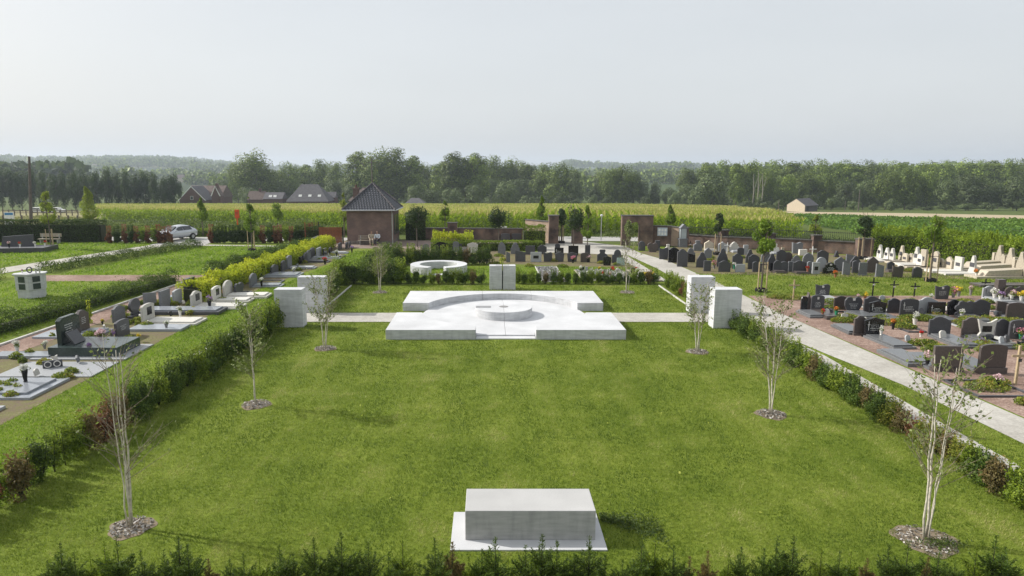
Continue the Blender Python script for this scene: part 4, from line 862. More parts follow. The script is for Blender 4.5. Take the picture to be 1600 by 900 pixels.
# --- right plot, near rows (faces towards the camera)
R = 'second row of near right plot'
for a in [(1251, 1261, 463, 488, 'soft', 'k', dict(slab=(1.4, -1, 'q'))), (1258, 1267, 457, 486, 'drop', 'b', dict(t=0.2)), (1267, 1287, 461, 487, 'soft', 'd', dict(slab=(1.9, -1, 'b'), ins=('i', 'photo'))),
          (1303, 1326, 462.5, 484, 'wave', 'b', {}), (1319, 1346.5, 463, 489, 'heart', 'd', dict(ins=('i', 'photo'), slab=(1.5, -1, 'q'))), (1349, 1375, 463, 488, 'wave', 'd', {}),
          (1357, 1384.5, 470, 493, 'flare', 'k', dict(ins=('i', 'cross'), slab=(1.9, -1, 'q'))), (1387, 1407, 466, 489, 'wave', 'd', {}), (1406, 1434, 467, 493.5, 'soft', 'd', dict(ins=('i', 'cross'))), (1434, 1463, 464.5, 493, 'wave', 'l', dict(slab=(1.8, -1, 'q'))),
          (1449, 1476.5, 472, 495, 'rect', 'k', dict(ins=('i', 'cross'))), (1480, 1501, 468, 493, 'wave', 'k', {}), (1492, 1520, 470, 495, 'clover', 'd', dict(slab=(1.6, -1, 'q'))),
          (1518, 1546, 468, 495, 'wave', 'd', {}), (1556, 1583, 470, 495, 'slant', 'b', dict(slab=(1.8, -1, 'q'))), (1572, 1600, 473, 502, 'soft', 'b', {}), (1606, 1634, 472, 502, 'wave', 'd', {})]:
    gstone(*a[:6], R, **a[6])
R = 'back row of near right plot'
for a in [(1274, 1296, 444, 465, 'wave2', 'd', dict(ins=('i', 'photo'), slab=(1.8, -1, 'l'))), (1460, 1483, 446, 467.5, 'wave2', 'd', dict(ins=('i', 'photo'))), (1535, 1558, 447, 467, 'wave', 'l', dict(ins=('k', 'cross'), slab=(1.5, -1, 'l'))),
          (1557, 1569, 437, 469, 'rect', 'b', dict(t=0.3)), (1569, 1602, 447, 470, 'heart', 'b', dict(slab=(1.4, -1, 'q')))]:
    gstone(*a[:6], R, **a[6])
R = 'third row of near right plot'
for a in [(1334, 1353, 493.5, 524.5, 'wave', 'b', dict(base=0.10, slab=(1.6, 1, 'q'))), (1349, 1381, 496, 527, 'flare', 'k', dict(base=0.06, ins=('i', 'cross'), slab=(2.0, -1, 'q'))), (1451, 1484, 495, 526, 'wave', 'd', dict(slab=(2.0, -1, 'q'))),
          (1502.5, 1532, 496, 527, 'wave', 'b', dict(slab=(2.0, -1, 'q'))), (1525, 1556, 498.5, 530, 'star', 'w', dict(slab=(1.0, -1, 'w'), ins=('i', 'plaque'))), (1554, 1577, 498.5, 527, 'wave', 'd', {}), (1576, 1604, 500, 530, 'soft', 'd', dict(ins=('i', 'cross'))), (1610, 1640, 499, 530, 'wave', 'b', {})]:
    gstone(*a[:6], R, **a[6])
R = 'front row of near right plot'
for a in [(1458, 1502, 541, 581, 'rect', 'b', dict(base=0.16, t=0.12, slab=(2.0, 1, 'q'))), (1529, 1570, 538, 584, 'soft', 'b', dict(base=0.22, t=0.12, slab=(2.1, 1, 'q')))]:
    gstone(*a[:6], R, **a[6])
# slab reaching further left of the front stone, low kerb with planting and little things
def lowgrave(px, py, wid, ln, tone, label, z=0.10, rz=0):
    X, Y = A(px, py); r = empty('grave_slab', (X, Y, 0), rz, label, 'grave slab'); 
    MB().box(-wid/2, wid/2, 0, ln, 0, z).build('slab', ST[tone][0], r, bevel=0.008); MB().box(-wid*0.4, wid*0.4, 0.15, ln - 0.1, z + 0.002, z + 0.05).build('cover_plate', ST[tone][0], r, bevel=0.008); return r
def bordered(x0, x1, y0, y1, tone, label, fill=None, h=0.07, name='bordered_grave'):
    r = empty(name, ((x0+x1)/2, (y0+y1)/2, 0), 0, label, 'grave'); a, b = (x1-x0)/2, (y1-y0)/2
    m = MB(); m.box(-a, a, -b, -b + .07, 0, h); m.box(-a, a, b - .07, b, 0, h); m.box(-a, -a + .07, -b + .07, b - .07, 0, h); m.box(a - .07, a, -b + .07, b - .07, 0, h); m.build('border', ST[tone][0], r)
    if fill: MB().box(-a + .07, a - .07, -b + .07, b - .07, 0, h*0.7).build('gravel_fill', fill, r)
    return r
X, Y = A(1440, 566); lowgrave(1440, 574, 1.0, 2.0, 'q', 'polished grey slab left of the front square topped stone', 0.14)
X, Y = A(1535, 620); bordered(X - .2, X + 1.6, Y - .1, Y + 1.6, 'd', 'overgrown low grave with pale stone beside the wooden cross')
for k in range(60):
    BED.append((random.uniform(16.6, 28.5), random.choice([25.8, 26.3, 26.8, 31.2, 31.7, 30.6, 35.4]) + random.uniform(-.2, .2), random.uniform(0.35, 0.7)))
BED += [(X + .7, Y + .8, .7), (X + 1.3, Y + 1.3, .5), (A(1215, 466)[0], A(1215, 466)[1], .6), (A(1235, 467)[0], A(1235, 467)[1], .7), (A(1322, 498)[0], A(1322, 498)[1], .6), (A(1315, 503)[0], A(1315, 503)[1], .5), (A(1600, 632)[0], A(1600, 632)[1], .3)]
def cross(px, pyt, pyb, wpx, mat, tone, label, th=0.055):
    X, Y = A(px, pyb); h = ztop(pyt, Y); w = wpx/ppm(Y); r = empty('grave_cross', (X, Y, 0), random.uniform(-.05, .05), label, 'cross')
    MB().box(-th/2, th/2, -th/2, th/2, 0, h).build('post', mat, r, bevel=0.004); MB().box(-w/2, w/2, -th/2 - .03, -th/2 - .002, h*0.72, h*0.72 + th*1.1).build('crossbar', mat, r, bevel=0.004)
    MB().box(-.06, .06, -th/2 - .04, -th/2 - .031, h*0.6, h*0.68).build('name_plate', {'k': POTM['white'], 'w': GALV, 'b': DINK}[tone], r)
cross(1239, 437, 470, 17, STAKE, 'w', 'thin weathered wooden cross left of the near right plot')
cross(1363, 434, 462.5, 15, BLACKP, 'k', 'leftmost of the black crosses on the grass right of the tree')
cross(1395, 438.5, 464, 14, BLACKP, 'k', 'middle of the three black crosses in a line on the grass')
cross(1428, 442, 463.5, 15, BLACKP, 'k', 'third black cross on the grass, nearest the twin curved stone')
cross(1538, 436, 458, 14, BLACKP, 'k', 'rightmost black cross half hidden behind the light grey stone')
cross(1586, 540, 601, 26, STAKE, 'b', 'tall weathered wooden cross at the right picture edge', 0.07)
cross(1269, 385, 402, 11, WHITEP, 'w', 'slim white cross near the old brick wall')
cross(1136, 379, 396, 11, WHITEP, 'w', 'white cross among the tombs behind the tall peaked stones')
cross(1078, 376, 392, 7, BLACKP, 'k', 'small dark cross beside the glass shrine at the wall')
# --- far right plot
R = 'front row of far right plot'
for a in [(1029.5, 1044, 387, 405.5, 'wave2', 'd', {}), (1044, 1062, 386.5, 410.5, 'wave', 'k', {}), (1058, 1074, 389, 417, 'wave', 'd', {}), (1088, 1105, 394, 418, 'peak', 'd', {}), (1099.5, 1110.5, 407.5, 424, 'rect', 'd', {}), (1123, 1141, 407.5, 425, 'wave', 'd', {}),
          (1149, 1164, 413, 425.5, 'rect', 'l', {}), (1176, 1184.5, 409, 425, 'soft', 'd', {}), (1185, 1193, 412, 425, 'rect', 'd', {}), (1208.5, 1220.5, 407, 425, 'arch', 'd', dict(slab=(0.8, -1, 'b'))), (1219.5, 1231, 409, 425, 'soft', 'd', {}), (1231.5, 1240, 408.5, 424.5, 'rect', 'g', {}),
          (1239, 1260, 407.5, 426.5, 'wave', 'd', dict(slab=(0.7, -1, 'b'))), (1261, 1269.5, 408.5, 427.5, 'soft', 'g', {}), (1269, 1280.5, 410, 429, 'rect', 'l', dict(ins=('k', 'plaque'))), (1286, 1308.5, 410, 428, 'tulip', 'k', dict(ins=('i', 'photo'))),
          (1316.5, 1328, 409.5, 430, 'slant', 'g', {}), (1331.5, 1342, 407.5, 427, 'soft', 'd', {}), (1342, 1354, 410.5, 431, 'rect', 'g', dict(base=0.1)), (1368.5, 1380, 412, 433, 'slant', 'g', dict(base=0.08)), (1394, 1411, 415, 433.5, 'wave2', 'b', {}), (1426, 1440.5, 417, 434.5, 'wave', 'd', {})]:
    gstone(*a[:6], R, t=0.13, **a[6])
R = 'middle row of far right plot'
for a in [(1072, 1086, 387.5, 405, 'shoulder', 'g', {}), (1075, 1086, 396, 410, 'slant', 'k', {}), (1100, 1112, 387, 406, 'gable', 'g', {}), (1120, 1137, 388, 417, 'peak', 'd', {}), (1144, 1160, 396.5, 420, 'wave', 'd', {}), (1152, 1162, 387, 402, 'soft', 'd', {}), (1165, 1178, 389.5, 411, 'peak', 'd', {}),
          (1169, 1186, 397.5, 420.5, 'wave', 'd', {}), (1189, 1204, 388, 410, 'peak', 'g', {}), (1198, 1213, 396, 421, 'peak', 'd', {}), (1203, 1208, 411, 424, 'rect', 'k', {}), (1213, 1228, 390, 412, 'wave', 'd', {}), (1224, 1237.5, 394, 411, 'arch', 'b', {}), (1237, 1251, 399, 413, 'tulip', 'g', {}),
          (1254, 1271, 395, 414, 'gothic', 'g', {}), (1275, 1290.5, 402, 425, 'arch', 'l', {}), (1276.5, 1294, 391, 411, 'wave', 'd', {}), (1303, 1321, 401.5, 424, 'gable', 'g', {}), (1322, 1338, 397, 412, 'slant', 'g', {}), (1328, 1345, 400, 417, 'peak', 'd', {}), (1354, 1371.5, 401, 426, 'gable', 'b', {}), (1386, 1397, 408.5, 424, 'gable', 'd', dict(base=0.2, slab=(0.5, -1, 'b')))]:
    gstone(*a[:6], R, t=0.13, **a[6])
R = 'tomb row by far right wall'
for a in [(998, 1008, 377, 392, 'arch', 'd', {}), (1012, 1028, 379, 394, 'heart', 'b', {}), (1024, 1031, 376, 392, 'rect', 'd', {}), (1040, 1048, 382, 395, 'bust', 'w', {}), (1084, 1097, 376, 392, 'bust', 'g', {}), (1101, 1115, 376, 391, 'gable', 'c', dict(slab=(0.8, -1, 'w'))), (1122, 1136, 378, 393, 'gable', 'l', {}), (1140, 1155, 378, 393, 'tulip', 'w', dict(slab=(0.8, -1, 'l'))),
          (1160, 1176, 371, 388, 'wave2', 'k', {}), (1162, 1169, 383, 398, 'rect', 'l', {}), (1203, 1217, 381, 396, 'bust', 'w', dict(slab=(0.9, -1, 'l'))), (1221, 1237, 382, 392, 'gable', 'c', dict(base=0.3)), (1238, 1254, 378.5, 396, 'wave2', 'g', {}), (1249, 1261, 390, 399, 'rect', 'w', {}), (1282, 1292, 379, 395, 'round', 'k', {}), (1304, 1311.5, 392, 402, 'tri', 'd', {})]:
    gstone(*a[:6], R, t=0.25, **a[6])
# glass shrine on the wall
X, Y = A(1066, 386); sh = empty('glass_shrine', (X, Y, 0), 0, 'grey shrine with glazed lantern top standing at the old wall', 'shrine'); s = 1/ppm(Y)
MB().box(-6*s, 6*s, -.3, .3, 0, 12*s).box(-7*s, 7*s, -.35, .35, 12*s, 13.5*s).build('pedestal', ST['g'][0], sh); m = MB()
for dx in (-5*s, 4.2*s):
    for dy in (-.28, .24): m.box(dx, dx + .8*s, dy, dy + .06, 13.5*s, 29*s)
m.box(-5.6*s, 5.6*s, -.32, .32, 29*s, 30*s).prism([(-5.6*s, 30*s), (5.6*s, 30*s), (0, 36*s)], -.3, .3, 'y'); m.build('frame', ST['g'][0], sh); MB().box(-4.2*s, 4.2*s, -.24, .24, 13.6*s, 28.9*s).build('glass', M('shrine_glass', (0.42, 0.47, 0.48), rough=0.15, bump=0), sh)
# --- white war-time style graves along the tall hedge: they face left (west)
def side_stone(px, pyb, h, wy, shape, tone, label, slab=1.9, z0=0.0, t=0.16, facing=-1, group='white graves along the tall hedge', slabtone=None):
    X, Y = A(px, pyb); mat = ST[tone][0]; r = empty('gravestone', (X, Y, 0), -pi/2 if facing < 0 else pi/2, label, 'gravestone', group)
    stone_mb(shape, wy, h, t, z0).build('headstone', mat, r, bevel=0.01)
    MB().box(-wy*0.28, wy*0.28, -t/2 - .02, -t/2 - .002, z0 + h*0.4, z0 + h*0.62).build('name_plate', ST['d'][0], r)
    if slab: MB().box(-wy*0.62, wy*0.62, -t/2 - slab, t/2 + 0.1, 0, max(0.14, z0)).build('slab', ST[slabtone or tone][0], r, bevel=0.01)
    return r
wl_ = [(1374, 405, 1.15, 'peak', 'w'), (1385, 407, 1.0, 'peak', 'w'), (1393.5, 409, 1.05, 'peak', 'w'), (1408, 409, 1.25, 'peak', 'c'), (1414, 411, 0.75, 'arch', 'c'), (1423, 412, 0.8, 'gothic', 'c'), (1431, 414, 1.35, 'peak', 'w'), (1437, 417, 0.95, 'arch', 'w'), (1442, 418, 1.3, 'rect', 'c'), (1461, 420, 1.25, 'arch', 'c'), (1469, 420, 0.75, 'arch', 'c')]
for k, (px, py, h, sh_, tn) in enumerate(wl_): side_stone(px, py, h, 0.62, sh_, tn, '%s %s grave, %s from the left in the line along the tall hedge' % (ST[tn][1], SW[sh_], nth(k)), slab=1.3)
for k, (px, py, h, sh_, tn, lab) in enumerate([(1482, 422, 0.95, 'gable', 'c', 'cream gabled grave right of the staked tree by the hedge'), (1497, 425, 1.05, 'rect', 'w', 'white square grave with dark plate by the hedge'), (1519, 429, 1.3, 'tri', 'w', 'white triangular grave with dark plate near the hedge end')]):
    side_stone(px, py, h, 0.75, sh_, tn, lab, slab=2.0)
def sarcophagus(px, pyb, L, wy, tone, label, hs=1.55):
    X, Y = A(px, pyb); m = ST[tone][0]; r = empty('sarcophagus_tomb', (X, Y, 0), 0, label, 'tomb', 'big pale tombs at the end of the tall hedge')
    MB().box(-L*0.85, L*0.5, -wy*.6, wy*.6, 0, 0.16).build('base_slab', m, r); MB().prism([(-L*0.6, .16), (L*0.38, .16), (L*0.38, .62), (-L*0.5, .5)], -wy*.38, wy*.38, 'y').build('chest', m, r, bevel=0.03)
    o = [(v[0]*wy*.75, v[1]*hs + .16) for v in outline('peak' if tone == 'c' else 'soft')]; MB().prism(o, L*0.40, L*0.40 + .22, 'x').build('headstone', m, r, bevel=0.02)
    for s_ in (-1, 1): MB().box(L*0.38, L*0.38 + .3, s_*wy*.5 - .1, s_*wy*.5 + .1, .16, .16 + hs*.62).build('side_pier', m, r)
sarcophagus(1538, 420.5, 2.2, 0.9, 'c', 'cream chest tomb with rounded head, farthest of the three by the hedge'); sarcophagus(1553, 426, 2.3, 0.9, 'c', 'cream chest tomb, middle of the three by the hedge'); sarcophagus(1567, 434, 2.5, 1.0, 'c', 'cream chest tomb, nearest of the three by the hedge')
X, Y = A(1585, 447); MBs = MB().box(-2.4, 2.6, -.5, .5, 0, .14).build('low_wall_slab', ST['b'][0]); MBs.location = (X, Y, 0); tag(MBs, 'long brown grey low slab below the cream chest tombs', 'slab')
# --- middle plot behind the memorial
R = 'front row right of the twin pillar'
for a in [(805, 821, 391, 409, 'slant', 'd', {}), (829, 846, 394, 409.5, 'rect', 'l', dict(ins=('k', 'plaque'))), (849, 863, 394, 409, 'wave2', 'd', {}), (867, 881.5, 394, 409, 'flare', 'd', {}), (886, 902, 394, 409, 'flare', 'd', {}), (907, 922, 395, 410, 'soft', 'b', {}), (933, 949, 390, 410, 'bust', 'd', {}), (942, 955, 400, 415, 'flare', 'k', {}), (956, 973, 390, 411, 'shoulder', 'd', {}), (964, 976, 403, 415, 'rect', 'p', {})]:
    gstone(*a[:6], R, **a[6])
R = 'second row right of the twin pillar'
for a in [(778, 790, 378, 398, 'gothic', 'g', {}), (791, 797, 393, 410, 'slant', 'g', {}), (798, 812, 379, 397, 'tulip', 'g', {}), (821, 836, 384, 398, 'rect', 'd', {}), (840, 854, 382, 397, 'gable', 'd', {}), (867, 875, 381, 396, 'soft', 'd', {}), (866.5, 880.5, 387, 398, 'rect', 'k', dict(ins=('i', 'cross'))), (888, 903.5, 384, 399, 'rect', 'k', {}), (914, 922, 383, 402, 'rect', 'd', {})]:
    gstone(*a[:6], R, **a[6])
R = 'row between lodge and twin pillar'
for a in [(660, 671, 381, 395, 'arch', 'g', {}), (682, 696, 378, 393, 'soft', 'k', {}), (707.5, 717, 377.5, 394, 'soft', 'g', {}), (716, 722, 381, 393, 'rect', 'd', {}), (722, 736, 386, 394, 'rect', 's', {}), (730, 747, 379, 395, 'flare', 'w', {})]:
    gstone(*a[:6], R, **a[6])
R = 'row at wall behind clipped hedge'
for a in [(657, 667, 357, 374, 'soft', 'd', {}), (671, 684, 359, 373, 'rect', 'w', {}), (739, 753, 363, 374, 'wave', 'g', {}), (753, 765, 359, 372, 'rect', 'l', {}), (782, 792, 354, 370, 'rect', 'w', {}), (783, 797, 365, 376, 'soft', 'd', {}), (793, 812, 357, 372, 'flare', 'k', {}), (800, 814, 365, 376, 'rect', 'd', {})]:
    gstone(*a[:6], R, t=0.3, **a[6])
# gravel bed and the flower covered children's corner
x0, y0 = A(860, 441); x1, y1 = A(841, 416); GR = leafmat('pale_gravel', [(0.12, 0.115, 0.12), (0.3, 0.3, 0.31), (0.6, 0.59, 0.58)], transl=0, rough=0.9)
bordered(3.3, 4.85, 41.9, 48.6, 'w', 'long white edged bed of grey gravel on the grass right of the twin pillar', GRAVELR)
n = 2600; P = np.c_[RNG.uniform(3.38, 4.77, n), RNG.uniform(42, 48.5, n), RNG.uniform(0.05, 0.09, n)]
tag(leaves('pale_gravel', P, RNG.uniform(0.06, 0.13, n), GR, tint=RNG.random(n), aspect=0.8, dirs=np.c_[RNG.normal(size=(n, 2)), RNG.normal(0, .4, n)]), kind='stuff')
bordered(5.9, 9.2, 42.3, 46.9, 'c', 'wide bed crowded with little white memorials and flowers on the right grass', PAVE)
bordered(9.55, 10.9, 42.3, 47.0, 'c', 'second bed with flowers beside the side path', PAVE)
n = 1500; P = np.c_[RNG.uniform(6.0, 9.1, n), RNG.uniform(42.4, 46.8, n), RNG.uniform(0.06, 0.14, n)]
tag(leaves('pale_gravel', P, RNG.uniform(0.06, 0.15, n), GR, tint=RNG.random(n), aspect=0.8), kind='stuff')
tk = 0
for k in range(34):
    x = random.uniform(6.1, 9.0) if k < 26 else random.uniform(9.65, 10.8); y = random.uniform(42.6, 46.6); q = random.random()
    where = 'in the white memorial bed' if k < 26 else 'in the narrow bed by the side path'
    if q < 0.55:
        w, h = random.uniform(.14, .3), random.uniform(.2, .42); tn = random.choice(['w', 'l', 'w', 'g', 'k']); sh_q = random.choice(['rect', 'heart', 'arch', 'star', 'gable']); o = stone_mb(sh_q, w, h, .08).build('small_memorial', ST[tn][0])
        o.location = (x, y, 0.05); tag(o, 'small %s %s plaque %s' % (ST[tn][1], SW[sh_q], where), 'memorial', 'little memorials in the flower beds'); tk += 1
    else:
        fc = random.choice(['white', 'white', 'pale pink', 'red', 'yellow', 'orange']); pot(x, y, 0.05, fc, random.choice(['white', 'grey', 'black']), '%s flowers in a pot %s' % (fc, where), 0.2)
for k, x in enumerate((9.75, 10.05, 10.3)): pot(x, 42.3 + 0.1*k, 0.05, 'yellow', 'black', 'yellow chrysanthemums at the front of the narrow bed, %s from left' % nth(k), 0.34, 0.2)
# --- left rows: stones turn their faces to the right (east), slabs run towards the lawn
LR = 'left grave row'
def lgrave(px0, px1, pyt, pyb, shape, tone, slab=None, base=0.0, t=0.12, wy=None, sn='slab', label='', ins=None, d=None):
    X, Y = A((px0 + px1)/2, pyb); d_ = Y*cos(PITCH) + H*sin(PITCH); w = wy or min(1.3, max(0.5, (px1 - px0)*d_*d_/(abs(X)*F) * 0.85)); h = max(0.35, ztop(pyt, Y + w/2) )
    mat = ST[tone][0]; r = empty('gravestone', (X, Y + w/2, 0), pi/2 + random.uniform(-.04, .04), label, 'gravestone', 'gravestones in the left row')
    if base: MB().box(-w*.55, w*.55, -t, t, 0, base).build('plinth', mat, r, bevel=0.008)
    stone_mb(shape, w, h - base, t, base).build('headstone', mat, r, bevel=0.012)
    if ins: letters(w*.5, h*.3, h*.5, -t/2 - .001, 4, int(px0)).build('inscription', INK, r) if ins == 'i' else MB().box(-w*.16, w*.24, -t/2 - .012, -t/2 - .002, h*.42, h*.82).build('dark_plaque', ST['k'][0], r)
    if slab:
        ln, tn, sw, sh_ = slab; MB().box(-sw/2, sw/2, -t/2 - ln, -t/2 - .01, 0, sh_).build('slab', ST[tn][0], r, bevel=0.01)
        MB().box(-sw*.4, sw*.4, -t/2 - ln + .15, -t/2 - .06, sh_ + .002, sh_ + .07).build('cover_plate', ST[tn][0], r, bevel=0.008)
    return r
def flat(x0, x1, y0, y1, z, tone, label, plate=None, inset=.12):
    r = empty('grave_slab', ((x0+x1)/2, (y0+y1)/2, 0), 0, label, 'grave slab', 'flat slabs in the left rows'); a, b = (x1-x0)/2, (y1-y0)/2
    MB().box(-a, a, -b, b, 0, z).build('slab', ST[tone][0], r, bevel=0.008)
    if plate: MB().box(-a + inset, a - inset, -b + inset, b - inset, z + .002, z + .07).build('cover_plate', ST[plate][0], r, bevel=0.008)
    return r
flat(-17.4, -14.05, 20.0, 22.05, 0.09, 's', 'wide polished blue grey double slab at the left picture edge', 's', .28)
flat(-16.6, -14.3, 17.6, 19.3, 0.09, 'l', 'partly visible pale slab at the lower left edge', 's')
flat(-16.8, -13.5, 22.3, 24.1, 0.05, 'l', 'plain concrete paving slab between the blue grey and dark green graves')
flat(-17.0, -13.45, 24.4, 26.6, 0.06, 'l', 'thin pale footing slab under the dark green granite grave')
r = empty('gravestone', (-16.25, 25.6, 0.06), pi/2, 'dark green polished granite grave with tall headstone and raised chest', 'gravestone', 'gravestones in the left row')
MB().box(-.85, .85, -2.35, .25, 0, .34).build('chest', ST['e'][0], r, bevel=0.01); MB().prism([(-.5, .34), (.72, .34), (.72, 1.25), (.5, 1.36), (-.3, 1.36), (-.5, 1.26)], -.09, .09, 'y').build('headstone', ST['e'][0], r, bevel=0.012)
letters(.6, .35, .85, -.092, 4, 5).build('inscription', INK, r)
pl = MB().add([(-.45, -.55, .36), (.25, -.55, .36), (.25, -.25, .80), (-.45, -.25, .80), (-.45, -.50, .34), (.25, -.50, .34), (.25, -.19, .78), (-.45, -.19, .78)], [(0,3,2,1),(4,5,6,7),(0,1,5,4),(1,2,6,5),(2,3,7,6),(3,0,4,7)]).build('tilted_plate', ST['d'][0], r)
X, Y = A(83, 576); rf = empty('photo_block', (X, Y, .05), 0.5, 'dark stone block with two round photo frames on the plain concrete slab', 'photo frame'); MB().box(-.3, .3, -.05, .05, 0, .26).build('block', ST['d'][0], rf, bevel=.01)
for s_ in (-1, 1): MB().tube([(s_*.14 + .1*cos(t_), -.06, .13 + .1*sin(t_)) for t_ in np.linspace(0, 2*pi, 20)], .018, 6).build('round_frame', POTM['white'], rf)
X, Y = A(41, 604); pot(X, Y, .17, 'white', 'black', 'white bouquet in a tall black vase on the blue grey double slab', .40)
lg = [
 (109, 132, 484, 524, 'wave', 'b', dict(slab=(1.0, 's', .9, .08), t=.14, ins='i'), 'tall brown grey stone just behind the dark green grave'),
 (170, 194, 499, 531, 'soft', 'd', dict(ins='i'), 'dark stone half hidden by the birch twigs'),
 (168, 188, 477, 505, 'wave', 'g', {}, 'grey wavy topped stone left of the white marble grave'),
 (193, 213, 466, 498, 'round', 'd', dict(base=.12), 'dark grey disc shaped stone behind the white marble grave'),
 (217, 237, 455, 484, 'slant', 'g', dict(), 'grey slanted stone beside the disc shaped stone'),
 (213, 234, 474, 508, 'soft', 'w', dict(slab=(2.4, 'w', 1.3, .10), base=.08, ins='k'), 'white marble grave with dark panel and wide white slab'),
 (243, 260, 453, 484, 'rect', 'g', dict(), 'plain grey upright slab behind the blue grey plate'),
 (264, 279, 452, 477, 'soft', 'l', dict(base=.08), 'pale small stone between grey slab and tall dark pillar stone'),
 (284, 299, 434, 470, 'rect', 'd', dict(t=.2), 'tall dark rectangular stone at the start of the yellow hedge'),
 (291, 309, 454, 484, 'wave', 'w', dict(slab=(2.3, 'w', 1.2, .10), ins='k'), 'white split stone with dark ornament left of the yellow hedge'),
 (325, 340, 447, 474, 'soft', 'w', dict(slab=(1.8, 'w', 1.0, .10), base=.08, ins='k'), 'white rounded stone with dark panel before the yellow hedge'),
 (341, 358, 438, 468, 'arch', 'w', dict(slab=(2.2, 'w', 1.1, .14)), 'white slim arched stone before the yellow hedge'),
 (361, 375, 441, 463, 'heart', 'd', dict(), 'dark stone seen through the leaves of the second birch'),
 (384, 397, 427, 450, 'arch', 'g', dict(slab=(1.7, 's', .9, .08)), 'grey stone behind the leaves, left of the paired dark stones'),
 (396, 407, 414, 433, 'rect', 'd', dict(slab=(2.6, 's', 1.7, .10), t=.2), 'dark block stone with a long double slab'),
 (416, 433, 413, 431, 'wave', 'd', dict(), 'dark low broad stone behind the long double slab'),
 (436, 444, 407, 425, 'soft', 'd', dict(), 'dark stone, third behind the pillar along the yellow hedge'),
 (445, 453, 399, 421, 'soft', 'g', dict(slab=(1.8, 'l', .9, .08)), 'taller grey stone along the yellow hedge above the pillar'),
 (466, 472, 400, 413, 'rect', 'k', {}, 'small black stone by the yellow hedge, left of three close stones'),
 (471, 479, 394, 411, 'gothic', 'd', dict(slab=(1.7, 'd', .9, .08)), 'dark pointed stone, first of three close stones by the yellow hedge'),
 (476, 483, 391, 409, 'arch', 'g', {}, 'grey arched stone, second of three close stones by the yellow hedge'),
 (482, 489, 387, 405, 'soft', 'd', dict(slab=(2.2, 'l', 1.2, .10)), 'dark stone, third of three close stones by the yellow hedge'),
 (492, 499, 387, 404, 'rect', 'l', dict(slab=(1.8, 'w', 1.0, .10)), 'light grey double stone near the end of the yellow hedge'),
 (503, 508, 388, 402, 'rect', 'k', {}, 'narrow black stone near the far end of the yellow hedge'),
 (512, 517, 386, 397, 'arch', 'k', dict(slab=(1.4, 'l', .8, .08)), 'small black arched stone near the far end of the yellow hedge'),
 (527, 532, 379, 391, 'soft', 'd', {}, 'dark small stone at the end of the yellow hedge'),
 (539, 542, 378, 389, 'arch', 'd', {}, 'dark stone before the lodge, left one of a pair'),
 (543.5, 547, 377, 388, 'arch', 'd', {}, 'dark stone before the lodge, right one of a pair')]
for a in lg: lgrave(*a[:6], label=a[7], **a[6])
flat(-15.7, -13.4, 28.9, 29.9, .12, 's', 'grey stone plate before the white marble grave'); flat(-17.0, -13.1, 32.3, 33.6, .16, 'd', 'large low grave with a glossy blue grey plate left of the white stones', 's', .18)
flat(-19.0, -16.7, 27.6, 28.9, .10, 's', 'two joined pale plates beside the gravel path'); flat(-18.6, -16.4, 24.6, 25.3, .12, 's', 'small glossy slab at the left picture edge, inner row'); flat(-17.6, -15.2, 36.2, 37.2, .10, 's', 'pale plates behind the grey disc stone')
bordered(-16.4, -13.6, 37.5, 38.6, 'g', 'low bordered grave with plants behind the left pillar'); bordered(-15.6, -12.9, 41.5, 42.6, 'g', 'low bordered grave with plants before the yellow hedge'); bordered(-14.9, -12.4, 47.5, 48.6, 'd', 'dark edged planted grave by the grass slope'); bordered(-14.0, -11.6, 54.0, 55.0, 'd', 'small edged planted grave near the lodge')
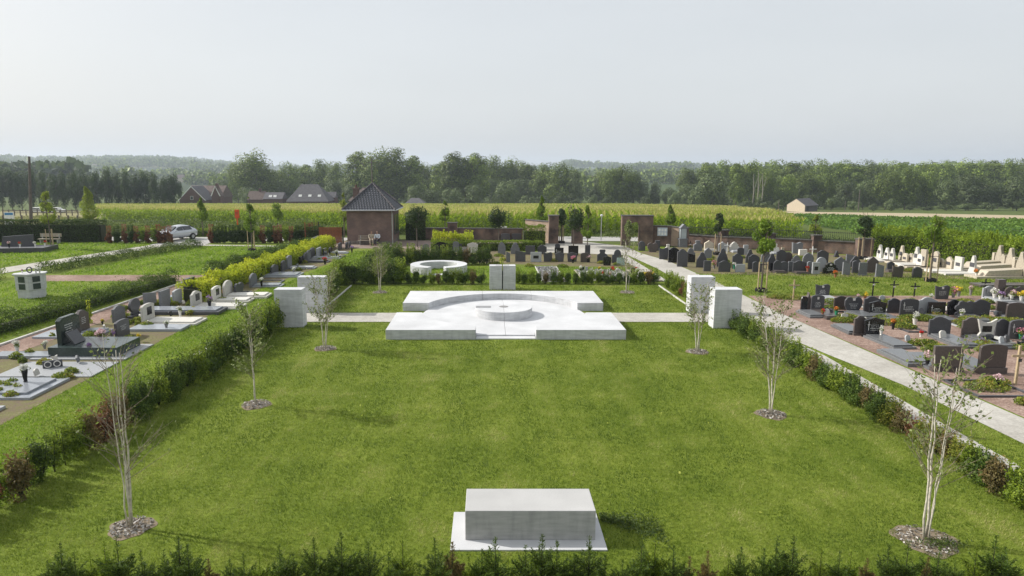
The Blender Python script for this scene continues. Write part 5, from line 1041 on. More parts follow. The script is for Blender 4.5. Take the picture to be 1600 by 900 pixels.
for px, py, z, fc, pc, lab, hh in [(27.5+0, 553, .0, 'white', 'white', 'white pot with pale flowers on the soil in the inner left row', .34), (282, 499, .12, 'white', 'white', 'white stone vase with white flowers on the white marble slab', .34), (328, 484, .16, 'purple', 'black', 'black urn on the blue grey plate of the low grave', .3),
        (409, 450, .1, 'white', 'black', 'black vase with white flowers on the slab behind the left pillar', .36), (79+0, 531, .4, 'pale pink', 'black', 'dark urn with pink flowers behind the dark green grave', .3), (350, 466, .14, 'red', 'terracotta', 'red flowers at the white arched stone', .18), (526, 403, .1, 'white', 'black', 'white flowers in a black vase near the end of the yellow hedge', .36),
        (550, 396, .05, 'purple', 'black', 'purple flowers in a dark vase near the lodge', .36), (508, 414, .05, 'red', 'black', 'small black vase on the grass slope edge', .3),
        (1306, 497, .02, 'orange', 'green', 'bright orange and yellow bouquet in a green pot, near right plot', .34), (1285, 496, .1, 'red', 'terracotta', 'terracotta pot before the dark inscribed stone', .18), (1395, 515, 0, 'orange', 'black', 'black bowl with dry reddish plant in the near right plot', .34), (1376, 529, .16, 'white', 'white', 'white figures and flowers at the foot of the black inscribed stone', .2),
        (1429, 509, .05, 'white', 'white', 'white round bouquet between the second and third rows', .3), (1438, 530, .1, 'red', 'white', 'red lantern and white ornaments on a dark slab', .16), (1541, 524, .1, 'white', 'white', 'white flowers before the white star shaped stone', .2), (1594, 531, .05, 'pink', 'green', 'pink flowers in a pot at the right edge of the third row', .26),
        (1489, 468, .1, 'pink', 'grey', 'pink flowers behind the second row of the near right plot', .3), (1497, 466, .1, 'yellow', 'grey', 'yellow flowers behind the second row of the near right plot', .3), (1516, 464, .1, 'pale pink', 'grey', 'pale pink flowers on the sloping grey slab at the back', .36), (1553, 470, .1, 'white', 'white', 'white lantern pot before the brown pillar stone', .3), (1562, 472, .1, 'purple', 'white', 'purple flowers before the brown pillar stone', .26), (1580, 472, .1, 'pale pink', 'white', 'pale pink flowers before the heart shaped stone', .3), (1595, 474, .1, 'yellow', 'white', 'pale yellow flowers at the right edge of the back row', .3),
        (1462, 494, .05, 'red', 'terracotta', 'red flowers before the glossy black square stone', .14), (1502, 497, .05, 'white', 'white', 'white candle pot before the flower shaped stone', .2), (1448, 575, .14, 'pale pink', 'black', 'black bowl with pale flowers on the slab of the front row', .26), (1559, 606, .05, 'pale pink', 'black', 'dark basket of dried flowers on the overgrown grave', .22), (1350, 508, .1, 'white', 'white', 'white angel ornament left of the third row', .14),
        (1115.5, 420, 0, 'pink', 'grey', 'pink flowers in the far right plot between two low stones', .3), (1147, 421, 0, 'white', 'green', 'white flowers by the light grey square stone', .34), (1261.5, 428, .05, 'red', 'terracotta', 'terracotta pot at the front of the far right plot', .34), (1305, 434, 0, 'orange', 'terracotta', 'orange flowers in a bowl in front of the ornate black stone', .26), (1525, 434, .1, 'orange', 'white', 'orange flowers at the white triangular grave', .26),
        (895, 411, 0, 'pink', 'black', 'pink flowers on the grass edge right of the gravel bed', .3), (919, 410, 0, 'pale pink', 'black', 'pale pink flowers beside the brown grey rounded stone', .3), (853, 407, .05, 'white', 'grey', 'white ornaments at the head of the gravel bed', .34)]:
    if px == 79: px = 157.5; py = 537; z = 0.05
    X, Y = A(px, py); pot(X, Y, z, fc, pc, lab, hh)
for k in range(110):
    y = random.uniform(20, 56); BED.append((random.uniform(-18.5, -14.2) + max(0, (y-36)*.1), y, random.uniform(.12, .38)))
for k in range(30): BED.append((random.uniform(14.5, 30), random.uniform(45.6, 54), random.uniform(.25, .5)))
for k in range(16): BED.append((random.uniform(-6, 10), random.uniform(48.5, 55), random.uniform(.25, .5)))
# small things left on the graves
def trinket(x, y, z, tone, shape, label, group, rz=0):
    o = stone_mb(shape, random.uniform(.16, .32), random.uniform(.16, .34), .07).build('grave_ornament', ST[tone][0], bevel=.006); o.location = (x, y, z); o.rotation_euler = (-.25, 0, rz); return tag(o, label, 'ornament', group)
for k in range(30):
    y = random.uniform(20.2, 55); x = random.uniform(-17.6, -14.2) + max(0, (y - 36)*.12); tn = random.choice('wlkdwg'); sh_q = random.choice(['heart', 'rect', 'arch', 'gable', 'star'])
    trinket(x, y, .10, tn, sh_q, 'small %s %s ornament stone lying in the left grave rows' % (ST[tn][1], SW[sh_q]), 'ornaments in the left grave rows', pi/2 + random.uniform(-.5, .5))
for k in range(34):
    y = random.choice([22.5, 26.2, 26.8, 27.3, 31.4, 32.0, 32.5, 35.6]) + random.uniform(-.3, .3); x = random.uniform(16.4 if y > 26 else 19.5, 29); tn = random.choice('wlkdwl'); sh_q = random.choice(['heart', 'rect', 'arch', 'gable', 'star'])
    trinket(x, y, .12, tn, sh_q, 'small %s %s ornament stone lying in the near right plot' % (ST[tn][1], SW[sh_q]), 'ornaments in the near right plot', random.uniform(-.5, .5))
for k in range(22):
    x, y = (random.uniform(-17.5, -14), random.uniform(22, 56)) if k < 10 else (random.uniform(17, 29), random.choice([26.5, 31.6, 35.8])); x += max(0, (y - 36)*.12) if k < 10 else 0
    fc, pc = random.choice(['white', 'pale pink', 'purple', 'white', 'red', 'yellow']), random.choice(['black', 'grey', 'white', 'terracotta'])
    pot(x, y, .08, fc, pc, '%s flowers in a small %s pot %s' % (fc, pc, 'among the left graves' if k < 10 else 'in the near right plot'), random.uniform(.14, .22))
for k in range(14):
    x0_ = 16.2 + k*.95; y0_ = random.choice([29.6, 33.9]); bordered(x0_, x0_ + .8, y0_ - .9, y0_ + .75, random.choice('gdl'), 'low edged planted grave in the near right plot, %s from the left' % nth(k))
    BED.append((x0_ + .4, y0_, .5))
P = []
for x, y, r_ in BED:
    n = int(650*r_*2); a = RNG.uniform(0, 2*pi, n); rr = r_*np.sqrt(RNG.random(n))
    P.append(np.c_[x + rr*np.cos(a), y + rr*np.sin(a)*0.7, RNG.uniform(0.03, 0.26, n)*(1 - 0.6*(rr/r_)**2) + 0.01])
P = np.concatenate(P); tag(leaves('ground_cover', P, RNG.uniform(.05, .11, len(P)), COVERL, up=.4), kind='stuff')
# thin spindly yellow conifer in the left row
gy = shrub_proto(90, 1.0, .16, LIME, 900, .05, name='golden_conifer', cone=.3); X, Y = A(141, 506); place(gy, X, Y, 0.95, label='slim yellow conifer between the left graves', cat='conifer')
# --- far left: urn block, family grave, bench
ub = empty('columbarium_block', (-25.1, 36.95, 0), 0.5, 'white angular urn block with four dark doors on the left lawn', 'urn wall'); ub.scale = (.86, .86, 1.08)
def hexp(r, k=1.0): return [(-.85*r, -.1*k), (-.1, -.62*r), (.72*r, -.2*k), (.78*r, .45), (-.1, .75*r), (-.8*r, .4)]
MB().prism([(x*1.0, y) for x, y in hexp(.92)], 0, .42, 'z').build('plinth', CONC, ub, bevel=.01); MB().prism(hexp(1.0), .42, 1.18, 'z').build('body', CONC, ub, bevel=.01); MB().prism(hexp(1.14), 1.18, 1.26, 'z').build('top_plate', CONC, ub, bevel=.01)
for pa, pb in (((-.85, -.1), (-.1, -.62)), ((-.1, -.62), (.72, -.2))):
    pa, pb = Vector(pa), Vector(pb); dd = (pb - pa).normalized(); nn = Vector((dd.y, -dd.x))
    for zz in (.47, .83):
        c = pa.lerp(pb, .5); hw = .22; q = [c - dd*hw + nn*.003, c + dd*hw + nn*.003, c + dd*hw + nn*.02, c - dd*hw + nn*.02]
        MB().prism([(p.x, p.y) for p in q], zz, zz + .29, 'z').build('niche_door', ST['e'][0], ub)
for k, (dx, fc, pc, lab) in enumerate([(-.4, 'pale pink', 'white', 'pink flower cushion on the white urn block'), (.35, 'white', 'white', 'white flower ball on the urn block'), (.55, 'white', 'white', 'small white angel and flowers at the right end of the urn block')]): pot(-25.1 + dx , 36.9, 1.365, fc, pc, lab, .16 if k else .12)
wr = MB().tube([(.14*cos(t_), 0, .18 + .15*sin(t_)) for t_ in np.linspace(0, 2*pi, 22)], .035, 6).build('wreath_frame', ST['d'][0]); wr.location = (-25.1, 36.9, 1.365); tag(wr, 'dark oval wreath frame standing on the white urn block', 'wreath')
fg = empty('family_grave', (-39.6, 58.3, 0), 0.16, 'large dark edged family grave with many ornaments at the far left', 'grave')
m = MB(); m.box(-3.2, 1.9, -1.3, -1.12, 0, .4).box(-3.2, 1.9, 1.12, 1.3, 0, .4).box(1.72, 1.9, -1.12, 1.12, 0, .4).box(-3.2, -3.0, -1.12, 1.12, 0, .4); m.build('border', ST['d'][0], fg); MB().box(-3.0, 1.72, -1.12, 1.12, 0, .34).build('cover', ST['g'][0], fg)
MB().prism([(-2.4, .34), (.2, .34), (.2, 1.35), (-1.2, 1.28), (-2.2, 1.2)], .7, .9, 'y').build('headstone', ST['d'][0], fg, bevel=.02)
for k, (dx, dy) in enumerate([(-2.2, -.7), (-1.2, -.5), (-.2, -.6), (.9, -.3), (1.4, .2)]): pot(-39.6 + dx, 58.3 + dy, .35, random.choice(['white', 'red', 'pale pink']), random.choice(['black', 'white']), 'flower pot on the family grave, %s from the left' % nth(k), .34)
wb = empty('wooden_bench', (-41.4, 64.2, 0), 0, 'weathered wooden bench in front of the tall dark hedge, far left', 'bench')
MB().box(-1.0, 1.0, -.25, .15, .42, .48).build('seat', PLANK, wb); MB().box(-1.0, 1.0, .2, .26, .62, .95).build('backrest', PLANK, wb)
for s_ in (-.8, .8): MB().box(s_ - .04, s_ + .04, -.2, .22, 0, .42).box(s_ - .04, s_ + .04, .16, .22, .42, .9).build('leg', CONC2, wb)

# ------------------------------------------------------------------ brick lodge
lx0, lx1, ly0, ly1, lh = -13.2, -8.95, 63.5, 68.0, 3.2
lo = empty('brick_lodge', ((lx0+lx1)/2, (ly0+ly1)/2, 0), 0, 'small square brick lodge with a dark tiled pyramid roof and chimney', 'lodge')
a, b_ = (lx1-lx0)/2, (ly1-ly0)/2
MB().box(-a, a, -b_, b_, 0, lh).build('wall', BRICK, lo)
MB().box(-a - .004, a + .004, -b_ - .02, b_ + .02, 0, .35).build('plinth', M('rendered_plinth', (0.20, 0.17, 0.15), var=.4, scale=2), lo)
apz = 5.55; ea, eb, ez = a + .34, b_ + .34, lh - .02; rf = MB()
rf.add([(-ea, -eb, ez), (ea, -eb, ez), (ea, eb, ez), (-ea, eb, ez), (0, 0, apz)], [(0, 1, 4), (1, 2, 4), (2, 3, 4), (3, 0, 4), (3, 2, 1, 0)])
roof = rf.build('roof', STEEL, lo); tl = MB()
for (c0, c1) in (((-ea, -eb), (ea, -eb)), ((ea, -eb), (ea, eb)), ((ea, eb), (-ea, eb)), ((-ea, eb), (-ea, -eb))):
    e0, e1, ap = Vector((*c0, ez)), Vector((*c1, ez)), Vector((0, 0, apz)); du = (e1 - e0).normalized(); mid = (e0+e1)/2; dv = (ap - mid); Lv = dv.length; dv.normalize(); nn = du.cross(dv).normalized(); Lu = (e1-e0).length
    nr = 13; tw_ = 0.25
    for r_ in range(nr):
        v0 = Lv*r_/nr; v1 = Lv*(r_+1.18)/nr; half = Lu/2*(1 - (r_+.5)/nr); c = -half + (0.0)
        while c < half - .02:
            c2 = min(c + tw_, half); p = mid + du*(c + .028) + dv*v0 + nn*.075; q = mid + du*(c2 - .028) + dv*v0 + nn*.075; m0 = mid + du*((c + c2)/2) + dv*v0 + nn*.03
            s1 = mid + du*(c2 - .028) + dv*min(v1, Lv*.995) + nn*.02; s2 = mid + du*(c + .028) + dv*min(v1, Lv*.995) + nn*.02; m1 = mid + du*((c+c2)/2) + dv*min(v1, Lv*.995) - nn*.005
            tl.add([p[:], m0[:], q[:], s1[:], m1[:], s2[:], (p - nn*.07)[:], (m0 - nn*.03)[:], (q - nn*.07)[:]], [(0, 1, 4, 5), (1, 2, 3, 4), (6, 7, 1, 0), (7, 8, 2, 1)]); c += tw_
tl.build('roof_tiles', TILE, roof)
hp = MB()
for cx_, cy_ in ((-ea, -eb), (ea, -eb), (ea, eb), (-ea, eb)):
    for k in range(12): 
        q0, q1 = k/12, (k+1.12)/12; hp.tube([(cx_*(1-q0), cy_*(1-q0), ez + (apz-ez)*q0 + .09), (cx_*(1-q1), cy_*(1-q1), ez + (apz-ez)*q1 + .06)], [.10, .075], 6)
hp.build('hip_tiles', M('hip_tile', (0.085, 0.08, 0.085), rough=.5, var=.5, scale=5), roof)
MB().box(-1.95, -1.45, .3, .8, 3.4, 5.05).box(-2.0, -1.4, .25, .85, 5.05, 5.17).build('chimney', BRICK, roof); MB().lathe([(.1, 5.17), (.09, 5.45)], -1.7, .55, 10).build('chimney_pot', FBRICK, roof)
MB().tube([(-ea, -eb - .06, ez), (ea, -eb - .06, ez)], .06, 8).tube([(ea + .06, -eb, ez), (ea + .06, eb, ez)], .06, 8).build('gutter', GALV, roof)
MB().tube([(a - .02, -b_ - .34, ez - .05), (a - .02, -b_ - .08, ez - .3), (a - .02, -b_ - .08, .05)], .05, 8).build('downpipe', GALV, lo)
for k, y in enumerate((-1.0, .35, 1.5)):
    w = MB().box(a + .003, a + .05, y - .33, y + .33, .9, 2.75).build('window', FRAMEW if False else STEEL, lo); MB().box(a + .051, a + .056, y - .26, y + .26, .98, 2.67).build('pane', GLASS, w)
    MB().box(a + .003, a + .1, y - .38, y + .38, .82, .9).build('sill', COPE, w)
# bench with two people at the lodge wall
bn = empty('park_bench', (-11.15, 63.0, 0), 0, 'pale slatted bench against the brick lodge wall', 'bench')
MB().box(-.95, .95, -.25, .02, .43, .47).build('seat', PLANK, bn); MB().box(-.95, .95, .12, .16, .55, .62).box(-.95, .95, .14, .18, .68, .75).box(-.95, .95, .16, .2, .81, .88).build('backrest', PLANK, bn)
for s_ in (-.75, .75): MB().box(s_ - .03, s_ + .03, -.22, .18, 0, .43).box(s_ - .03, s_ + .03, .12, .2, .43, .88).build('leg', GALV, bn)
def blob_mat(n, c): return M(n, c, rough=.8, var=.08, bump=.1)
SKIN = blob_mat('skin', (0.42, 0.26, 0.19)); HAIRD = blob_mat('dark_hair', (0.02, 0.015, 0.012)); HAIRG = blob_mat('grey_hair', (0.3, 0.28, 0.26)); SHIRTW = blob_mat('pale_blue_shirt', (0.62, 0.66, 0.72)); BEIGE = blob_mat('beige_coat', (0.42, 0.36, 0.28)); TROUS = blob_mat('dark_trousers', (0.05, 0.05, 0.06)); TROUB = blob_mat('beige_trousers', (0.36, 0.31, 0.24))
def skinmesh(name, joints, edges, mat, parent, sub=2):
    me = bpy.data.meshes.new(name); me.from_pydata([j[:3] for j in joints], edges, []); o = bpy.data.objects.new(name, me); COL.objects.link(o); o.parent = parent; me.materials.append(mat)
    s = o.modifiers.new('skin', 'SKIN'); s.use_smooth_shade = True
    for i, j in enumerate(joints): me.skin_vertices[0].data[i].radius = (j[3], j[3]*(j[4] if len(j) > 4 else 1)); 
    me.skin_vertices[0].data[0].use_root = True
    u = o.modifiers.new('sub', 'SUBSURF'); u.levels = sub; u.render_levels = sub; return o
def person(x, y, rz, label, top, bottom, hair, turn):
    r = empty('person', (x, y, 0), rz, label, 'person')
    J = [(0, 0, .55, .12, .8), (0, .02, .75, .13, .75), (0, .0, .95, .15, .6), (0, -.02, 1.06, .06), (turn*.02, -.05, 1.14, .055), (turn*.02, -.06, 1.22, .095), (turn*.02, -.06, 1.30, .075)]
    E_ = [(0, 1), (1, 2), (2, 3), (3, 4), (4, 5), (5, 6)]
    for s in (-1, 1):
        n = len(J); J += [(s*.19, -.02, .98, .055), (s*.24, -.06, .76, .042), (s*.15, -.30, .62, .033), (s*.10, -.36, .60, .035)]; E_ += [(2, n), (n, n+1), (n+1, n+2), (n+2, n+3)]
        for f in range(3): m_ = len(J); J.append((s*.10 + (f - 1)*.022, -.44, .585, .009)); E_.append((n+3, m_))
        n = len(J); J += [(s*.10, -.05, .54, .09), (s*.12, -.46, .52, .06), (s*.12, -.48, .10, .042), (s*.13, -.58, .05, .04)]; E_ += [(0, n), (n, n+1), (n+1, n+2), (n+2, n+3)]
    skinmesh('body', J, E_, SKIN, r)
    T = [(0, .0, .58, .155, .8), (0, .02, .78, .165, .75), (0, .0, .96, .18, .6), (0, -.01, 1.03, .08)]; TE = [(0, 1), (1, 2), (2, 3)]
    for s in (-1, 1): n = len(T); T += [(s*.2, -.02, .98, .075), (s*.25, -.06, .77, .06), (s*.17, -.26, .635, .05)]; TE += [(2, n), (n, n+1), (n+1, n+2)]
    skinmesh('shirt', T, TE, top, r)
    B_ = [(0, -.02, .55, .15, .9)]; BE = []
    for s in (-1, 1): n = len(B_); B_ += [(s*.10, -.08, .55, .11), (s*.12, -.47, .53, .08), (s*.12, -.49, .14, .062)]; BE += [(0, n), (n, n+1), (n+1, n+2)]
    skinmesh('trousers', B_, BE, bottom, r)
    skinmesh('hair', [(turn*.02, -.03, 1.24, .10), (turn*.02, -.03, 1.31, .085)], [(0, 1)], hair, r, 1)
person(-10.85, 62.93, 0.15, 'person with dark hair in beige clothes seated on the lodge bench', BEIGE, TROUB, HAIRD, 1)
person(-10.3, 62.93, -0.15, 'person in pale shirt and dark trousers at the right end of the lodge bench', SHIRTW, TROUS, HAIRG, -1)
# ------------------------------------------------------------------ timber fence, gate frames, posts left of the lodge
tf = empty('timber_fence', (-15.0, 64.2, 0), 0, 'red brown vertical board fence left of the brick lodge', 'fence'); m = MB(); x = -1.0
while x < 1.15: m.box(x, x + .12, -.02, .02, .05, 1.55 + .0*x); x += .135
m.build('boards', REDWOOD, tf); MB().box(-1.0, 1.18, .021, .06, .4, .5).box(-1.0, 1.18, .021, .06, 1.2, 1.3).build('rail', REDWOOD, tf); MB().box(1.2, 1.3, -.1, .1, 0, 1.6).build('post', BLACKP, tf)
gt = empty('open_gate', (-17.3, 64.6, 0), 0, 'brown metal gate frame standing ajar between hedge and timber fence', 'gate')
for k, (x, y) in enumerate([(-.1, 0), (.45, .5), (.95, 1.0)]): MB().box(x - .04, x + .04, y - .04, y + .04, 0, 2.0 - .02*k).build('post', REDWOOD if k < 2 else STEEL, gt)
MB().add([(-.1, 0, .3), (.95, 1.0, .3), (.95, 1.0, 1.9), (-.1, 0, 1.9)], [(0, 1, 2, 3)]).v; m = MB()
for q in np.linspace(.08, .92, 9): m.box(-.1 + 1.05*q - .015, -.1 + 1.05*q + .015, q - .015, q + .015, .2, 1.9)
m.build('bars', REDWOOD, gt)
X, Y = A(484.5, 379); p_ = MB().box(-.07, .07, -.07, .07, 0, 1.85).build('timber_post', REDWOOD); p_.location = (X, Y, 0); tag(p_, 'single red brown timber post standing before the dark hedge', 'post')
X, Y = A(491, 378); p_ = MB().prism([(-.5, 0), (.5, .35), (.5, .5), (-.5, .12)], -.15, .15, 'y').build('pale_block', CONC); p_.location = (X + .2, Y - 1, .25); tag(p_, 'small pale sloping slab beside the timber post', 'slab')
# red information totem
X, Y = A(350, 372); tt = empty('sign_totem', (X, Y + 4, 0), 0, 'bright orange sign on an orange post by the road', 'sign'); MB().box(-.06, .06, -.04, .04, 0, 2.2).build('post', ORANGE, tt)
MB().box(-.22, .24, -.05, .05, 1.75, 2.65).build('sign_board', ORANGE, tt)
MB().box(-.14, .16, -.056, -.052, 2.3, 2.34).box(-.14, .1, -.056, -.052, 2.18, 2.21).build('lettering', DINK, tt)
# lamp bollard at the gate
X, Y = A(939, 376); lb = empty('lamp_post', (X, Y, 0), 0, 'slim white lamp post with round head inside the gateway', 'lamp post'); MB().tube([(0, 0, 0), (0, 0, 2.35)], .045, 8).build('pole', GALV, lb); MB().lathe([(.05, 2.35), (.13, 2.42), (.14, 2.52), (.05, 2.58)], n=12).build('lamp_head', WHITEP, lb)
# ------------------------------------------------------------------ old cemetery wall
def wall_run(p, q, h, label, name='brick_wall', mat=WBRICK, th=.35, cope=True):
    L = math.hypot(q[0]-p[0], q[1]-p[1]); r = empty(name, (p[0], p[1], 0), math.atan2(q[1]-p[1], q[0]-p[0]), label, 'wall'); MB().box(0, L, -th/2, th/2, 0, h).build('wall', mat, r)
    if cope: MB().box(-.03, L + .03, -th/2 - .06, th/2 + .06, h + .002, h + .08).build('coping', COPE, r)
    return r
def pier(px, pyb, wpx, pyt, label, dy=.7, mat=WBRICK, Yo=0):
    X, Y = A(px, pyb); Y += Yo; w = wpx/ppm(Y); h = ztop(pyt, Y); r = empty('brick_pier', (X, Y + dy/2, 0), 0, label, 'pier', 'brick piers of the old wall'); MB().box(-w/2, w/2, -dy/2, dy/2, 0, h).build('shaft', mat, r); MB().box(-w/2 - .06, w/2 + .06, -dy/2 - .06, dy/2 + .06, h + .002, h + .09).build('coping', COPE, r); return r
wall_run((-8.3, 68.2), (3.6, 67.4), 1.1, 'low old brick wall between the lodge and the left gate pier')
wall_run((3.7, 67.2), (5.9, 64.6), 2.0, 'short pale brick wall meeting the left gate pier', mat=PBRICK)
pier(707, 376, 15, 349, 'low brick pier in the wall right of the lodge', .5); pier(865, 381, 15, 338, 'tall brick pier at the left of the gateway', 1.0); pier(902, 381, 17, 353, 'second brick pier inside the gateway behind the dark round tree', .5)
# arched gate block
X, Y = A(995.5, 384); k_ = ppm(Y); wd = 48/k_; hh = ztop(338, Y); ag = empty('arched_gate', (X, Y + .4, 0), -.06, 'old brick gate block with a round arched opening, overgrown twigs before it', 'gate')
ow, oc = 13.5/k_/2, -0.2 + 0/k_; ot = ztop(347, Y); arc = [(oc + ow*cos(t_), ot - ow + ow*sin(t_)) for t_ in np.linspace(0, pi, 14)]
MB().prism([(-wd/2, 0), (oc - ow, 0)] + [(p[0], p[1]) for p in reversed(arc)] + [(oc + ow, 0), (wd/2, 0), (wd/2, hh), (-wd/2, hh)], -.4, .4, 'y').build('wall', WBRICK, ag); MB().box(-wd/2 - .05, wd/2 + .05, -.46, .46, hh + .002, hh + .09).build('coping', COPE, ag)
X1 = X + wd/2; wall_run((X1 - .1, Y + .5), (X1 + 1.75, Y + .1), 1.75, 'brick wall with a notice board right of the arched gate')
nb_ = empty('notice_board', (X1 + .85, Y - .02, 1.0), -.2, 'pale blue glazed notice board on the brick wall', 'notice board'); MB().box(-.45, .45, -.05, .02, -.1, .68).build('frame', GALV, nb_); MB().box(-.41, .41, -.058, -.052, -.06, .64).build('glass_panel', M('notice_glass', (0.45, 0.52, 0.62), rough=.2, bump=0, var=.2, scale=2), nb_)
m = MB()
for i in range(3):
    for j in range(2): m.box(-.36 + i*.26, -.16 + i*.26, -.064, -.06, .0 + j*.32, .25 + j*.32)
m.build('paper_notice', WHITEP, nb_)
wall_run((X1 + 1.75, Y + .1), (X1 + 2.35, Y - .5), 1.7, 'bright brick wall end facing the sun beside the notice board', mat=PBRICK); wall_run((X1 + 2.35, Y - .5), (X1 + 3.1, Y - .4), 1.65, 'dark stretch of wall left of the glass shrine')
wp = [(X1 + 3.0, 63.0), (21.3, 60.6), (24.2, 59.2), (27.3, 57.5), (30.6, 55.5)]
wl2 = ['low old brick wall behind the white tombs, first stretch from the shrine', 'low old brick wall, second stretch from the shrine', 'low old brick wall, third stretch from the shrine', 'low old brick wall, last stretch before the tall hedge']
def iron_fence(p, q, z0, h, label):
    L = math.hypot(q[0]-p[0], q[1]-p[1]); r = empty('iron_fence', (p[0], p[1], z0), math.atan2(q[1]-p[1], q[0]-p[0]), label, 'fence', 'iron railings on the old wall'); m = MB(); x = .08
    while x < L: m.box(x, x + .025, -.012, .012, 0, h); x += .14
    m.build('bars', STEEL, r); MB().box(0, L, -.018, .018, h*.85, h*.9).box(0, L, -.018, .018, .06, .1).build('rail', STEEL, r)
for i in range(4):
    wall_run(wp[i], wp[i+1], 0.95 + .05*(i > 1), wl2[i]); iron_fence(wp[i], wp[i+1], 1.04 + .05*(i > 1), .75, wl2[i].replace('low old brick wall', 'thin dark iron railing on the low wall').replace('behind the white tombs, ', ''))
for (px, pyb, w, pyt, l) in [(1131, 387, 13, 361, 'brick pier of the fence wall behind the white cross tombs'), (1205, 391, 11, 366, 'brick pier of the fence wall behind the staked tree'), (1276, 395, 13, 369, 'brick pier of the fence wall at the white cross'), (1352, 403, 23, 375, 'wide brick end pier of the old wall beside the tall hedge')]:
    pier(px, pyb, w, pyt, l, .6)
# ------------------------------------------------------------------ car
def car(x, y, rz):
    r = empty('parked_car', (x, y, 0), rz, 'silver hatchback parked on the road behind the copper hedge columns', 'car')
    sil = M('silver_car_paint', (0.55, 0.57, 0.60), rough=.25, metallic=.4, bump=0, var=.02, spec=.6)
    # cross-sections along x (front +x): (x, half width, z_bottom, z_belt, z_top, top half width)
    S = [(2.15, .55, .35, .55, .56, .5), (2.08, .74, .24, .66, .70, .62), (1.75, .86, .20, .76, .84, .72), (1.25, .89, .20, .84, .95, .76), (.85, .90, .20, .90, 1.02, .74), (.25, .90, .20, .93, 1.38, .60), (-.35, .90, .20, .94, 1.50, .58), (-1.0, .90, .20, .96, 1.47, .57), (-1.55, .88, .22, .98, 1.30, .56), (-1.95, .84, .26, .98, 1.08, .60), (-2.12, .74, .34, .85, .92, .60)]
    vs = []; fs = []
    for (x_, w, zb, zm, zt, tw) in S: vs += [(x_, -w*.92, zb), (x_, -w, (zb+zm)/2), (x_, -w*.98, zm), (x_, -tw, zt), (x_, 0, zt + .03), (x_, tw, zt), (x_, w*.98, zm), (x_, w, (zb+zm)/2), (x_, w*.92, zb)]
    n = 9
    for i in range(len(S)-1):
        for j in range(n): fs.append((i*n + j, i*n + (j+1) % n, (i+1)*n + (j+1) % n, (i+1)*n + j))
    fs.append(tuple(range(n))); fs.append(tuple(range((len(S)-1)*n, len(S)*n)))
    bd = MB().add(vs, fs).build('body', sil, r, smooth=True); b = bd.modifiers.new('sub', 'SUBSURF'); b.levels = 1; b.render_levels = 2
    def quad(name, pts, mat, off=.015, par=r):
        P_ = [Vector(p) for p in pts]; nn = (P_[1]-P_[0]).cross(P_[2]-P_[0]).normalized(); c = sum(P_, Vector())/len(P_)
        if nn.dot(c - Vector((0, 0, .7))) < 0: nn = -nn
        return MB().add([(p + nn*off)[:] for p in P_] + [(p - nn*.05)[:] for p in P_], [(0, 1, 2, 3), (7, 6, 5, 4), (0, 4, 5, 1), (1, 5, 6, 2), (2, 6, 7, 3), (3, 7, 4, 0)]).build(name, mat, par)
    GL = M('car_glass', (0.03, 0.035, 0.04), rough=.06, spec=.8, bump=0)
    quad('windscreen', [(.98, -.66, 1.0), (.98, .66, 1.0), (.28, .54, 1.38), (.28, -.54, 1.38)], GL, .03)
    quad('rear_window', [(-1.9, -.52, 1.12), (-1.9, .52, 1.12), (-1.35, .5, 1.38), (-1.35, -.5, 1.38)], GL, .03)
    for s in (-1, 1):
        quad('side_window', [(.62, s*.82, .99), (-.25, s*.85, 1.0), (-.25, s*.66, 1.38), (.22, s*.67, 1.32)], GL, .012); quad('side_window', [(-.32, s*.85, 1.0), (-1.35, s*.83, 1.02), (-1.2, s*.64, 1.34), (-.32, s*.65, 1.38)], GL, .012)
        quad('headlight', [(2.02, s*.50, .60), (1.88, s*.78, .62), (1.78, s*.78, .74), (1.96, s*.50, .70)], FRAMEW, .03); quad('tail_light', [(-2.06, s*.5, .86), (-1.92, s*.78, .86), (-1.9, s*.78, .98), (-2.02, s*.5, .98)], M('red_lamp_glass', (.35, .02, .02), rough=.2, bump=0), .02)
        MB().box(.55, .72, min(s*.88, s*1.04), max(s*.88, s*1.04), .96, 1.07).build('wing_mirror', sil, r, bevel=.03)
        for xx in (1.35, -1.32):
            w = MB(); 
            for (rr, ya, yb) in ((.33, .70, .92),):
                w.add([(xx + rr*cos(2*pi*i/20), s*yy, .33 + rr*sin(2*pi*i/20)) for yy in (ya, yb) for i in range(20)], [(i, (i+1) % 20, 20 + (i+1) % 20, 20 + i) for i in range(20)] + [tuple(range(20)), tuple(range(20, 40))])
            wo = w.build('wheel', BLACKP, r, bevel=.02); q = MB(); q.add([(xx, s*.935, .33)] + [(xx + (.22 if i % 2 else .13)*cos(2*pi*i/20), s*.93, .33 + (.22 if i % 2 else .13)*sin(2*pi*i/20)) for i in range(20)], [(0, 1 + i, 1 + (i+1) % 20) for i in range(20)]).build('rim', GALV, wo)
    quad('grille', [(2.16, -.4, .38), (2.16, .4, .38), (2.14, .4, .52), (2.14, -.4, .52)], BLACKP, .02)
    return r
car(-30.95, 67.3, radians(-116))
